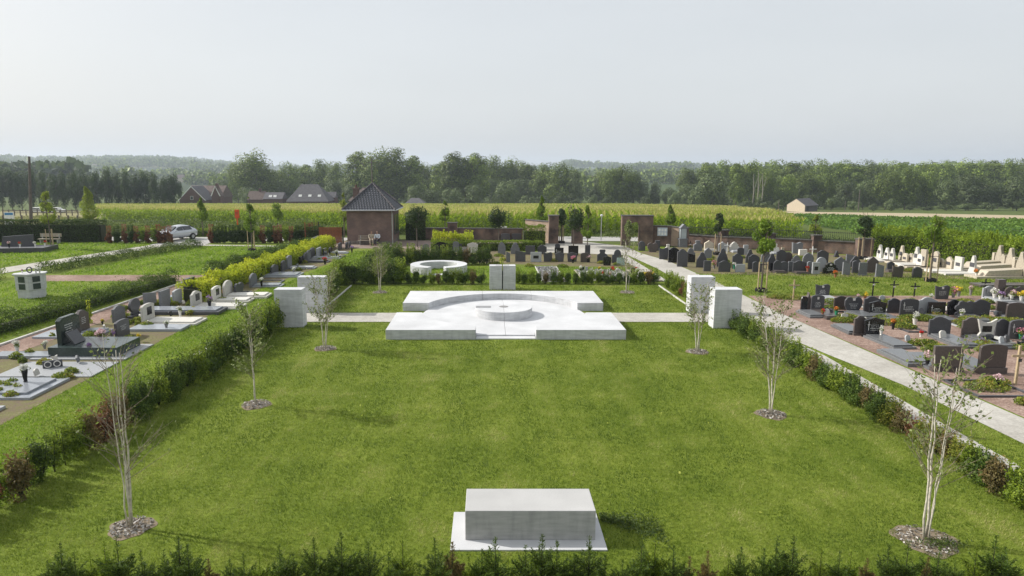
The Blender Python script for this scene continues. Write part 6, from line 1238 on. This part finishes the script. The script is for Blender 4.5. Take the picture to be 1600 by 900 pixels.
# ------------------------------------------------------------------ poles, signs, fence posts in the stubble field
def pole(px, Y, pyt, rad, label, arms=()):
    X = at_dist(px, Y); z = float(tz(X, Y)); r = empty('utility_pole', (X, Y, z), 0, label, 'utility pole'); h = ztop(pyt, Y) - z
    MB().tube([(0, 0, 0), (0, 0, h)], [rad, rad*.65], 9).build('pole', POLEW, r)
    for dz in arms: MB().box(-.9, .9, -.05, .05, h - dz, h - dz + .12).build('crossarm', POLEW, r)
pole(52, 92, 244, .22, 'tall dark wooden utility pole at the far left'); bpy.data.objects['utility_pole'].rotation_euler = (0, 0.085, 0); pole(583, 150, 247, .16, 'wooden utility pole with crossarm behind the lodge roof', (1.0,)); pole(1342, 205, 296, .14, 'distant pale pole before the right wood'); pole(1217, 205, 311, .10, 'thin lamp pole beside the cream farm building'); pole(1321, 205, 314, .09, 'thin far pole between the farm building and the wood')
X = at_dist(20, 88); sb = empty('field_sign', (X, 88, float(tz(X, 88))), .1, 'blue and white sign board standing in the stubble field', 'sign'); z1 = ztop(354, 88); MB().box(-.6, .6, -.03, .03, ztop(336.5, 88) - .86, ztop(326, 88)).build('board', WHITEP, sb); MB().box(-.5, .5, -.036, -.032, ztop(330.5, 88), ztop(327, 88)).box(-.6, .6, -.036, -.032, ztop(336.5, 88)-.84, ztop(336.5, 88)-.7).build('blue_band', BLUEP, sb)
for s_ in (-.5, .5): MB().box(s_ - .04, s_ + .04, .03, .1, 0, 1.6).build('leg', STAKE, sb)
for k in range(9):
    px = 8 + k*14.5; X = at_dist(px, 104); o = MB().box(-.09, .09, -.09, .09, 0, 1.15).build('fence_post', POLEW); o.location = (X, 104, float(tz(X, 104))); tag(o, 'dark fence post in the stubble field, %s from the left' % nth(k), 'fence post', 'fence posts in the stubble field')
fr = empty('rail_fence', (at_dist(5, 150), 150, float(tz(-100, 150))), 0, 'long weathered rail fence beyond the stubble field', 'fence'); L_ = at_dist(122, 150) - at_dist(5, 150); m = MB()
for k in range(14): MB().box(L_*k/13 - .08, L_*k/13 + .08, -.08, .08, 0, 1.4).build('post', POLEW, fr)
m = None; MB().box(0, L_, -.04, .04, 1.1, 1.25).box(0, L_, -.04, .04, .6, .72).build('rail', POLEW, fr)
for k, px in enumerate((60, 88)):
    X = at_dist(px, 190); car_ = empty('white_vehicle', (X, 190, float(tz(X, 190)) - .2), 0, 'distant white vehicle at the foot of the dark trees, %s one' % ('left', 'right')[k], 'vehicle'); MB().prism([(-2.2, .4), (2.2, .4), (2.2, .95), (1.3, 1.05), (.7, 1.55), (-1.5, 1.55), (-2.2, 1.0)], -.85, .85, 'y').build('body', WHITEP, car_, bevel=.08)
    for s_ in (-1.4, 1.4): MB().prism([(s_ + .35*cos(t_), .35 + .35*sin(t_)) for t_ in np.linspace(0, 2*pi, 14, endpoint=False)], -.9, .9, 'y').build('wheel', BLACKP, car_)
    MB().prism([(-1.3, 1.05), (.9, 1.05), (.55, 1.45), (-1.2, 1.45)], -.86, .86, 'y').build('window', GLASS, car_)
# ------------------------------------------------------------------ houses beyond the maize
def house(px0, px1, py_eave, py_ridge, Y, label, roofm, wallm, kind='hip', ch=(), wins=0, dormer=False):
    X0, X1_ = at_dist(px0, Y), at_dist(px1, Y); X = (X0+X1_)/2; w = (X1_-X0)/2; z0 = float(tz(X, Y)); ze = ztop(py_eave, Y) - z0; zr = ztop(py_ridge, Y) - z0; d = min(w, 6.0)
    ze = max(ze, 2.2); r = empty('house', (X, Y + d, z0), 0, label, 'house', 'houses beyond the maize field'); MB().box(-w*.94, w*.94, -d*.92, d*.92, -1, ze).build('wall', wallm, r)
    if kind == 'hip': m = MB().add([(-w, -d, ze), (w, -d, ze), (w, d, ze), (-w, d, ze), (-w*.45, 0, zr), (w*.35, 0, zr)], [(0, 1, 5, 4), (1, 2, 5), (2, 3, 4, 5), (3, 0, 4), (3, 2, 1, 0)])
    elif kind == 'gablex': m = MB().prism([(-d, ze), (d, ze), (0, zr)], -w, w, 'x')
    else: m = MB().prism([(-w, ze), (w, ze), (0, zr)], -d, d, 'y')
    rf_ = m.build('roof', roofm, r)
    if kind == 'gabley':
        MB().prism([(-w*.9, ze - .01), (w*.9, ze - .01), (0, zr - .35)], -d - .12, -d - .01, 'y').build('gable', wallm, r)
        MB().add([(-w - .1, -d - .2, ze - .1), (-w + .3, -d - .2, ze - .1), (0, -d - .2, zr - .25), (0, -d - .2, zr + .12)], [(0, 1, 2, 3)]).add([(w + .1, -d - .2, ze - .1), (w - .3, -d - .2, ze - .1), (0, -d - .2, zr - .25), (0, -d - .2, zr + .12)], [(0, 1, 2, 3)]).build('verge_board', WHITEP, r)
    for c in ch: MB().box(c*w - .4, c*w + .4, -.3, .5, zr - 1.5, zr + .9).build('chimney', FBRICK, rf_)
    for k in range(wins):
        x = -w*.45 + k*w*.45; f_ = (ze + (zr - ze)*.28); yy = -d*(1 - .28) if kind != 'gabley' else -d - .15
        if kind == 'gabley': wn_ = MB().box(-.5, .5, yy - .03, yy, ze + .2, ze + 1.4).build('window', FRAMEW, r); MB().box(-.4, .4, yy - .05, yy - .031, ze + .3, ze + 1.3).build('pane', GLASS, wn_); break
        MB().add([(x, yy - .1, f_), (x + 1.1, yy - .1, f_), (x + 1.1, yy + .55, f_ + .7), (x, yy + .55, f_ + .7)], [(0, 1, 2, 3)]).build('skylight', FRAMEW, rf_)
    return r
house(278, 322, 313, 291, 232, 'brick house with white edged gable beyond the maize, left', TILE2, FBRICK, 'gabley', wins=1)
house(288, 345, 309, 290.5, 238, 'long dark roofed house wing behind the white edged gable', TILER, FBRICK, 'gablex'); house(330, 345, 306, 291, 230, 'narrow dark red brick gable at the end of the long roof', TILER, FBRICK, 'gabley', ch=(.0,))
house(385, 412, 312, 299, 240, 'low brown roofed house left of the grey hipped roof', TILER, FBRICK, 'gablex', ch=(.3,)); house(410, 441, 311, 301, 236, 'low grey roofed house with skylight', TILE2, FBRICK, 'gablex', wins=2)
house(446, 513, 315, 288.5, 235, 'big grey hipped roof with three skylights', TILE2, FBRICK, 'hip', wins=3); house(505, 524, 309, 300, 245, 'small grey wing right of the big hipped roof', TILE2, FBRICK, 'gablex')
house(543, 612, 314, 294, 240, 'brown red tiled roof seen behind the lodge', TILER, FBRICK, 'hip'); house(632, 664, 318, 310, 236, 'small dark hipped roof right of the lodge', TILE2, FBRICK, 'hip')
X = at_dist(1258, 198); zf = float(tz(X, 198)); hz_ = ztop(311, 198) - zf; he = ztop(321, 198) - zf
fb = empty('farm_building', (X, 198, zf), radians(-52), 'small cream gabled farm building with dark roof before the right wood', 'farm building')
MB().prism([(-5.4, 0), (0, 0), (0, he), (-2.7, hz_ - .1), (-5.4, he)], 0, .25, 'y').build('gable_wall', CREAM, fb); MB().box(-5.4, 0, .26, 7.4, 0, he).build('wall', COPE, fb)
MB().prism([(-5.7, he - .15), (.3, he - .15), (-2.7, hz_)], .1, 7.6, 'y').build('roof', TILE2, fb); MB().box(.002, .06, 1.2, 2.2, .3, he*.8).build('door', STEEL, fb)
for k, (px, py, Y, w) in enumerate([(915, 292, 620, 14), (925, 296, 600, 16), (1012, 283, 900, 12), (1022, 287, 850, 14), (1036, 286, 900, 10), (1048, 291, 760, 22), (1060, 290, 800, 14), (283, 286, 800, 10), (291, 284, 850, 9), (345, 278, 1000, 8), (318, 276, 1100, 8), (135, 265, 1300, 10), (150, 263, 1400, 10)]):
    X = at_dist(px, Y); z0 = float(tz(X, Y)); wm = w/ppm(Y); r = empty('village_house', (X, Y, z0), random.uniform(-.5, .5), 'tiny far village house, %s from the left in the valley' % nth(sorted([915, 925, 1012, 1022, 1036, 1048, 1060, 283, 291, 345, 318, 135, 150]).index(px)), 'house', 'far village houses')
    MB().box(-wm/2, wm/2, -4, 4, -3, 4.5).build('wall', CREAM, r); MB().prism([(-4.4, 4.5), (4.4, 4.5), (0, 8.5)], -wm/2 - .3, wm/2 + .3, 'x').build('roof', TILER, r)
# ------------------------------------------------------------------ maize field
def maize():
    rg = np.random.default_rng(5); xs0, xs1 = -100, 60; P = []
    ys = [p[1] for p in corn_poly]; th = radians(7)      # rows lean a little from the picture axis
    ca, sa = cos(th), sin(th)
    U = np.arange(-140, 90, .75); V = np.arange(30, 235, .24); uu, vv = np.meshgrid(U, V); uu = uu.ravel() + rg.normal(0, .05, uu.size); vv = vv.ravel() + rg.uniform(-.1, .1, vv.size)
    X = uu*ca + vv*sa - 12; Y = -uu*sa + vv*ca; Q = np.c_[X, Y]; k = in_poly(Q, corn_poly); Q = Q[k]
    # keep fewer, larger plants far out
    pr = np.clip(115/np.maximum(Q[:, 1], 1), .45, 1); Q = Q[rg.random(len(Q)) < pr]; print('maize plants', len(Q))
    n = len(Q); Z = tz(Q[:, 0], Q[:, 1]); far = np.clip(Q[:, 1]/115, 1, 2)
    near = np.zeros(n, bool)
    cp_ = np.array(corn_poly)
    for i in range(7):                                  # distance to the near edge polyline
        a, b = cp_[i], cp_[i+1]; d = b - a; t = np.clip(((Q - a) @ d)/(d @ d), 0, 1); near |= np.hypot(*(Q - (a + t[:, None]*d)).T) < 3.0
    hh = 2.15*rg.uniform(.92, 1.08, n) + .08*np.sin(Q[:, 0]*.4)*np.sin(Q[:, 1]*.3)
    LV = []; LT = []; TV = []
    def blades_(idx, nl, zlo, zhi):
        m = len(idx)
        for j in range(nl):
            a = rg.uniform(0, 2*pi, m); z = hh[idx]*rg.uniform(zlo, zhi, m); L = rg.uniform(.45, .75, m)*np.sqrt(far[idx]); w = rg.uniform(.04, .06, m)*far[idx]; d = np.c_[np.cos(a), np.sin(a)]; s = np.c_[-np.sin(a), np.cos(a)]*w[:, None]
            B = np.c_[Q[idx], Z[idx] + z]; M1 = B + np.c_[d*L[:, None]*.5, L*.45]; E1 = B + np.c_[d*L[:, None], L*.15]; S = np.c_[s, np.zeros(m)]
            LV.append(np.stack([B - S, B + S, M1 + S*.9, M1 - S*.9], 1).reshape(-1, 3)); LV.append(np.stack([M1 - S*.9, M1 + S*.9, E1 + S*.1, E1 - S*.1], 1).reshape(-1, 3)); t = np.clip(rg.normal(.5, .2, m), 0, 1); LT.append(t); LT.append(t)
    ni = np.where(near)[0]; fi = np.where(~near)[0]; blades_(ni, 8, .12, .9); blades_(fi, 3, .68, .93)
    o = raw_mesh('maize_field', np.concatenate(LV), 4, CORNL, np.concatenate(LT)); tag(o, 'maize field', None, None, 'stuff')
    for j in range(3):
        a = rg.uniform(0, 2*pi, n); l = rg.uniform(.22, .4, n); B = np.c_[Q, Z + hh*.92]; T = B + np.c_[np.cos(a)*l*.35, np.sin(a)*l*.35, l]; w = .035*far; S = np.c_[-np.sin(a)*w, np.cos(a)*w, 0*w]
        TV.append(np.stack([B - S, B + S, T + S*.6, T - S*.6], 1).reshape(-1, 3))
    raw_mesh('maize_tassels', np.concatenate(TV), 4, CORNT, np.clip(rg.normal(.5, .2, 3*n), 0, 1), parent=o)
maize()
def scatter(name, poly, dens, size, mat, zr, cl=1.0, seed=3, up=.3):
    rg = np.random.default_rng(seed); p = np.array(poly); lo_, hi = p.min(0), p.max(0); n = int((hi - lo_).prod()*dens); Q = rg.uniform(lo_, hi, (n, 2)); Q = Q[in_poly(Q, poly)]; s = np.clip(Q[:, 1]/80, 1, 2.2); Q = Q[rg.random(len(Q)) < 1/s**1.2]; s = np.clip(Q[:, 1]/80, 1, 2.2)
    z = tz(Q[:, 0], Q[:, 1]) + zr[0] + (zr[1]-zr[0])*rg.random(len(Q))*(.55 + .45*np.sin(Q[:, 0]*cl)*np.sin(Q[:, 1]*cl*1.3)); return tag(leaves(name, np.c_[Q, z], size*s*rg.uniform(.6, 1.3, len(Q)), mat, up=up, rng=rg, aspect=.6), kind='stuff')
bp = [p for p in beet_poly if True]; scatter('beet_leaves', [(37.5, 40), (110, 30), (130, 112), (97, 114), bp[4], bp[5], bp[6], bp[7], bp[8], (38.5, 68)], 9, .34, BEETL, (.05, .45), 2.0)
scatter('verge_weeds', [(-60, 74), (-9, 73), (17, 69), (33, 59), (38, 60), (37, 66), (16, 74.5), (-9, 80), (-60, 84)], 75, .16, WEEDL, (.02, .7), .8, 5)
scatter('verge_weeds', [(-54, 77), (-34, 76), (-22, 76), (-20, 82), (-40, 85), (-54, 85)], 60, .2, WEEDL, (.1, 1.5), .5, 6)
scatter('dry_grass', [(-130, 84), (-56, 84), (-62, 100), (-75, 130), (-150, 130)], 8, .4, leafmat('dry_grass_blades', [(0.12, .12, .05), (.24, .22, .11), (.36, .32, .18)], .3), (.02, .45), .5, 7, 1.0)
# ------------------------------------------------------------------ woods
def tree_proto(seed, h, rx, n, lobes, mat, low=.12, leaf=.54, cone=.3, gaps=True, limbs=8):
    rg = np.random.default_rng(seed); root = empty('broadleaf_tree', (0, 0, 0)); zc = h*(low + (1-low)/2); P, t = crown_points(n, rx, h*(1-low)/2, lobes, rg, zc=zc, lobe_r=.36, shell=.8, flat=1.1, cone=cone)
    NR = crown_points.nrm
    if gaps: g = np.sin(P[:, 0]*1.1 + seed)*np.sin(P[:, 1]*1.0)*np.sin(P[:, 2]*.8 + seed); k = (g < .42) | (rg.random(len(P)) < .3); P, t, NR = P[k], t[k], NR[k]
    P[:, 2] = np.minimum(P[:, 2], h*1.02)
    m = MB().tube([(0, 0, -1), (.1, 0, h*low), (.2, .1, h*.5), (0, 0, h*.85)], [h*.018, h*.014, h*.009, h*.003], 7); m.build('trunk', BARK, root); lm = MB()
    for k in range(limbs): a = rg.uniform(0, 2*pi); z0 = h*rg.uniform(low*.8, .55); lm.tube([(0, 0, z0), (cos(a)*rx*.45, sin(a)*rx*.45, z0 + h*.12), (cos(a)*rx*.75, sin(a)*rx*.75, z0 + h*.26)], [h*.007, h*.005, h*.002], 5)
    lm.build('limb', BARK, root); leaves('crown', P, rg.uniform(leaf*.55, leaf*1.35, len(P)), mat, tint=t, aspect=.8, dirs=(NR, .24), parent=root, rng=rg); return root
TP = {'a': [tree_proto(200 + i, 24, 7.6, 13000, 85, TREEL, .0, cone=.05) for i in range(3)], 'p': [tree_proto(210 + i, 25, 5.0, 9500, 60, TREEL, .02, cone=.15) for i in range(2)],
      'w': [tree_proto(220 + i, 14, 6.0, 4200, 26, WILLOW, .04, leaf=.55, cone=.15) for i in range(2)], 'b': [tree_proto(230 + i, 8, 4.2, 2200, 16, WILLOW, .0, leaf=.5, cone=.1) for i in range(2)], 'd': [tree_proto(240 + i, 14, 5.0, 4600, 30, DARKL, .05, leaf=.5, cone=.2) for i in range(2)]}
TH = {'a': 24, 'p': 25, 'w': 14, 'b': 8, 'd': 14}; TWD = {'a': 14.5, 'p': 10, 'w': 12.5, 'b': 9, 'd': 10.5}
TN = {'a': 'broad tall green tree', 'p': 'slim tall poplar', 'w': 'grey green rounded tree', 'b': 'low bushy tree', 'd': 'dark dense tree'}
def wood(lst, where, group):
    for k, (px, pyt, wpx, kd, Y) in enumerate(lst):
        if kd in 'ap' and 'middle belt' in group: wpx *= 1.18
        X = at_dist(px, Y); z = float(tz(X, Y)); h = ztop(pyt, Y) - z; w = wpx/ppm(Y); o = place(random.choice(TP[kd]), X, Y, w/TWD[kd], sz=h/TH[kd], label='%s, %s from left %s' % (TN[kd], nth(k), where), cat='tree', group=group); o.scale = (w/TWD[kd], w/TWD[kd], h/TH[kd])
def seq(x0, x1, step, tops, kinds, Y, jit=4, wk=1.5):
    out = []; x = x0
    while x < x1: q = (x - x0)/(x1 - x0)*(len(tops)-1); i = min(int(q), len(tops)-2); t = tops[i] + (tops[i+1]-tops[i])*(q-i); out.append((x, t + random.uniform(-jit, jit), step*wk*random.uniform(.85, 1.2), random.choice(kinds), Y + random.uniform(-8, 8))); x += step*random.uniform(.8, 1.2)
    return out
wood(seq(-30, 285, 17, [266, 264, 266, 264, 268, 272], 'd', 205, 2.5, 1.7), 'in the dark grove at the far left', 'dark trees of the far left grove')
C = [(398, 229, 62, 'a', 285), (372, 246, 32, 'a', 300), (428, 262, 34, 'a', 310), (452, 250, 36, 'a', 320), (478, 252, 34, 'p', 330), (500, 246, 40, 'a', 325), (528, 250, 40, 'a', 320), (560, 229, 44, 'p', 290), (590, 226, 60, 'a', 285), (620, 227, 60, 'a', 285), (645, 236, 40, 'p', 290), (668, 252, 42, 'a', 320),
     (690, 246, 34, 'p', 300), (708, 228, 40, 'p', 270), (728, 236, 40, 'p', 272), (746, 231, 38, 'p', 270), (772, 240, 44, 'a', 320), (800, 242, 50, 'a', 325), (826, 248, 46, 'a', 320), (850, 252, 42, 'a', 300), (876, 251, 50, 'a', 290), (898, 262, 30, 'w', 285),
     (936, 270, 26, 'w', 300), (952, 256, 36, 'a', 280), (972, 255, 40, 'a', 280), (990, 262, 28, 'p', 282), (1006, 282, 26, 'w', 280), (1024, 284, 28, 'w', 282), (1046, 292, 30, 'w', 275)]
wood(C, 'in the tree belt beyond the maize', 'trees of the middle belt')
wood([(x_, random.uniform(276, 290), random.uniform(34, 48), 'w', random.uniform(300, 345)) for x_ in range(350, 905, 19)] + [(x_, 292 + random.uniform(-4, 4), 30, 'b', 300) for x_ in (925, 944, 962, 980, 1000, 1020, 1040, 1060)], 'of the understorey behind the middle belt', 'understorey of the middle belt')
wood([(x_, random.uniform(284, 296), random.uniform(34, 48), 'w', random.uniform(258, 285)) for x_ in range(1075, 1640, 18)], 'of the understorey in the right wood', 'understorey of the right wood')
wood([(390, 290, 40, 'w', 262), (495, 286, 44, 'w', 262), (548, 288, 40, 'w', 262), (648, 289, 40, 'w', 250), (675, 292, 40, 'w', 252), (705, 290, 44, 'w', 250), (740, 288, 44, 'w', 248), (790, 280, 46, 'w', 255), (825, 302, 34, 'b', 245), (850, 304, 34, 'b', 245), (872, 302, 36, 'b', 245), (900, 303, 34, 'b', 245), (925, 304, 30, 'b', 250), (945, 306, 26, 'b', 250), (1010, 304, 26, 'b', 250), (1055, 300, 30, 'b', 250)], 'in the low row before the middle belt', 'low trees before the middle belt')
Rr = seq(1075, 1640, 24, [254, 247, 246, 246, 247, 247, 248, 246, 244, 244], 'aap', 300, 3, 1.9); wood(Rr, 'in the back row of the right wood', 'back row of the right wood')
Rf = [(1112, 266, 72, 'w', 232), (1150, 248, 30, 'p', 250), (1170, 244, 30, 'p', 252), (1196, 262, 34, 'a', 255), (1226, 268, 40, 'a', 250), (1256, 262, 46, 'a', 256), (1290, 268, 44, 'a', 255), (1322, 284, 40, 'w', 245), (1350, 278, 42, 'w', 245), (1385, 262, 46, 'a', 240), (1415, 258, 44, 'a', 238), (1448, 260, 44, 'a', 238), (1480, 280, 50, 'w', 230), (1515, 270, 60, 'w', 225), (1552, 276, 46, 'w', 225), (1590, 272, 56, 'w', 220), (1625, 262, 50, 'a', 225)]
wood(Rf, 'in the front row of the right wood', 'front row of the right wood')
wood([(px, py, w, 'b', 218 if px > 1300 else 214) for px, py, w in [(1085, 300, 30), (1168, 312, 30), (1192, 308, 30), (1215, 312, 26), (1268, 300, 34), (1300, 306, 30), (1335, 312, 26), (1365, 318, 20), (1395, 310, 30), (1423, 318, 14), (1450, 322, 24), (1480, 318, 30), (1510, 316, 34), (1545, 314, 34), (1585, 306, 40), (1625, 306, 40)]], 'at the foot of the right wood', 'bushes at the foot of the right wood')
# pale bare trunks at the left of the right wood
for k, (px, t) in enumerate([(1176, 272), (1183, 266), (1190, 270)]):
    X = at_dist(px, 226); z = float(tz(X, 226)); h = ztop(t, 226) - z; r = empty('bare_tree', (X, 226, z), 0, 'pale bare trunk at the edge of the right wood, %s of three' % nth(k), 'tree', 'pale bare trunks'); MB().tube([(0, 0, -.5), (.2, 0, h*.5), (-.2, 0, h)], [.22, .16, .05], 7).tube([(.2, 0, h*.5), (1.2, 0, h*.9)], [.11, .04], 6).build('trunk', M('pale_bark', (0.26, 0.24, 0.19)), r)
# ------------------------------------------------------------------ far woods: masses of trees on the valley side and the hills
def far_mass(name, runs, leaf, mat, seed):
    rg = np.random.default_rng(seed); PP = []; SS = []
    for (pxa, pxb, Y, d, h, k) in runs:
        for i in range(k):
            px = rg.uniform(pxa, pxb); y = Y + rg.uniform(-d, d); x = at_dist(px, y); z = float(tz(x, y)); hh = h*rg.uniform(.35, 1.35); r = hh*rg.uniform(.35, .6); m = 46
            dd = unit(rg.normal(size=(m, 3))); PP.append(np.array([x, y, z + hh*.55]) + dd*np.array([r, r, hh*.48])*(rg.random((m, 1))**.3)); SS.append(np.full(m, hh*leaf))
    P = np.concatenate(PP); S = np.concatenate(SS); return tag(leaves(name, P, S*rg.uniform(.7, 1.3, len(P)), mat, rng=rg, aspect=.9), kind='stuff')
far_mass('far_pine_wood', [(-60, 128, 430, 50, 15, 260)], .26, DARKL, 31)
far_mass('far_woods', [(-80, 420, 2250, 260, 17, 1300), (-80, 420, 1900, 160, 15, 600), (-80, 330, 1550, 160, 14, 420), (-80, 200, 1200, 120, 13, 160), (120, 240, 1500, 60, 14, 120), (170, 226, 620, 25, 13, 50), (240, 365, 900, 60, 11, 90), (300, 365, 1250, 80, 13, 90), (290, 370, 700, 40, 9, 60), (330, 372, 480, 30, 9, 60),
                       (880, 1110, 2200, 200, 17, 420), (990, 1080, 1500, 100, 19, 160), (900, 1090, 1050, 80, 13, 160), (900, 1090, 700, 50, 10, 90), (420, 700, 2200, 200, 14, 300), (1100, 1700, 900, 200, 16, 250), (905, 940, 420, 20, 9, 20)], .28, TREEL, 32)
# ------------------------------------------------------------------ haze
hz = MB().box(-4400, 4400, -60, 4600, -27, 76).build('haze', M('tmp', (1, 1, 1))); hm = bpy.data.materials.new('summer_haze'); hm.use_nodes = True; hn = hm.node_tree; hn.nodes.clear(); ho = hn.nodes.new('ShaderNodeOutputMaterial'); pv = hn.nodes.new('ShaderNodeVolumePrincipled')
pv.inputs['Color'].default_value = (0.78, 0.88, 1.0, 1); pv.inputs['Density'].default_value = 0.00027; pv.inputs['Anisotropy'].default_value = 0.2; hn.links.new(pv.outputs[0], ho.inputs['Volume']); hz.data.materials.clear(); hz.data.materials.append(hm); tag(hz, kind='stuff')
# tidy: prototypes never placed are removed
protos = yews + [yewbrown, yewmid] + sg + sy + sr + [sp_thin, sgold, gp, cg, cr_, cw] + [t for v in TP.values() for t in v] + list(FPROTO.values())
for p in protos:
    if id(p) not in USED:
        for c in list(p.children): bpy.data.objects.remove(c)
        bpy.data.objects.remove(p)
print('objects', len(bpy.data.objects))
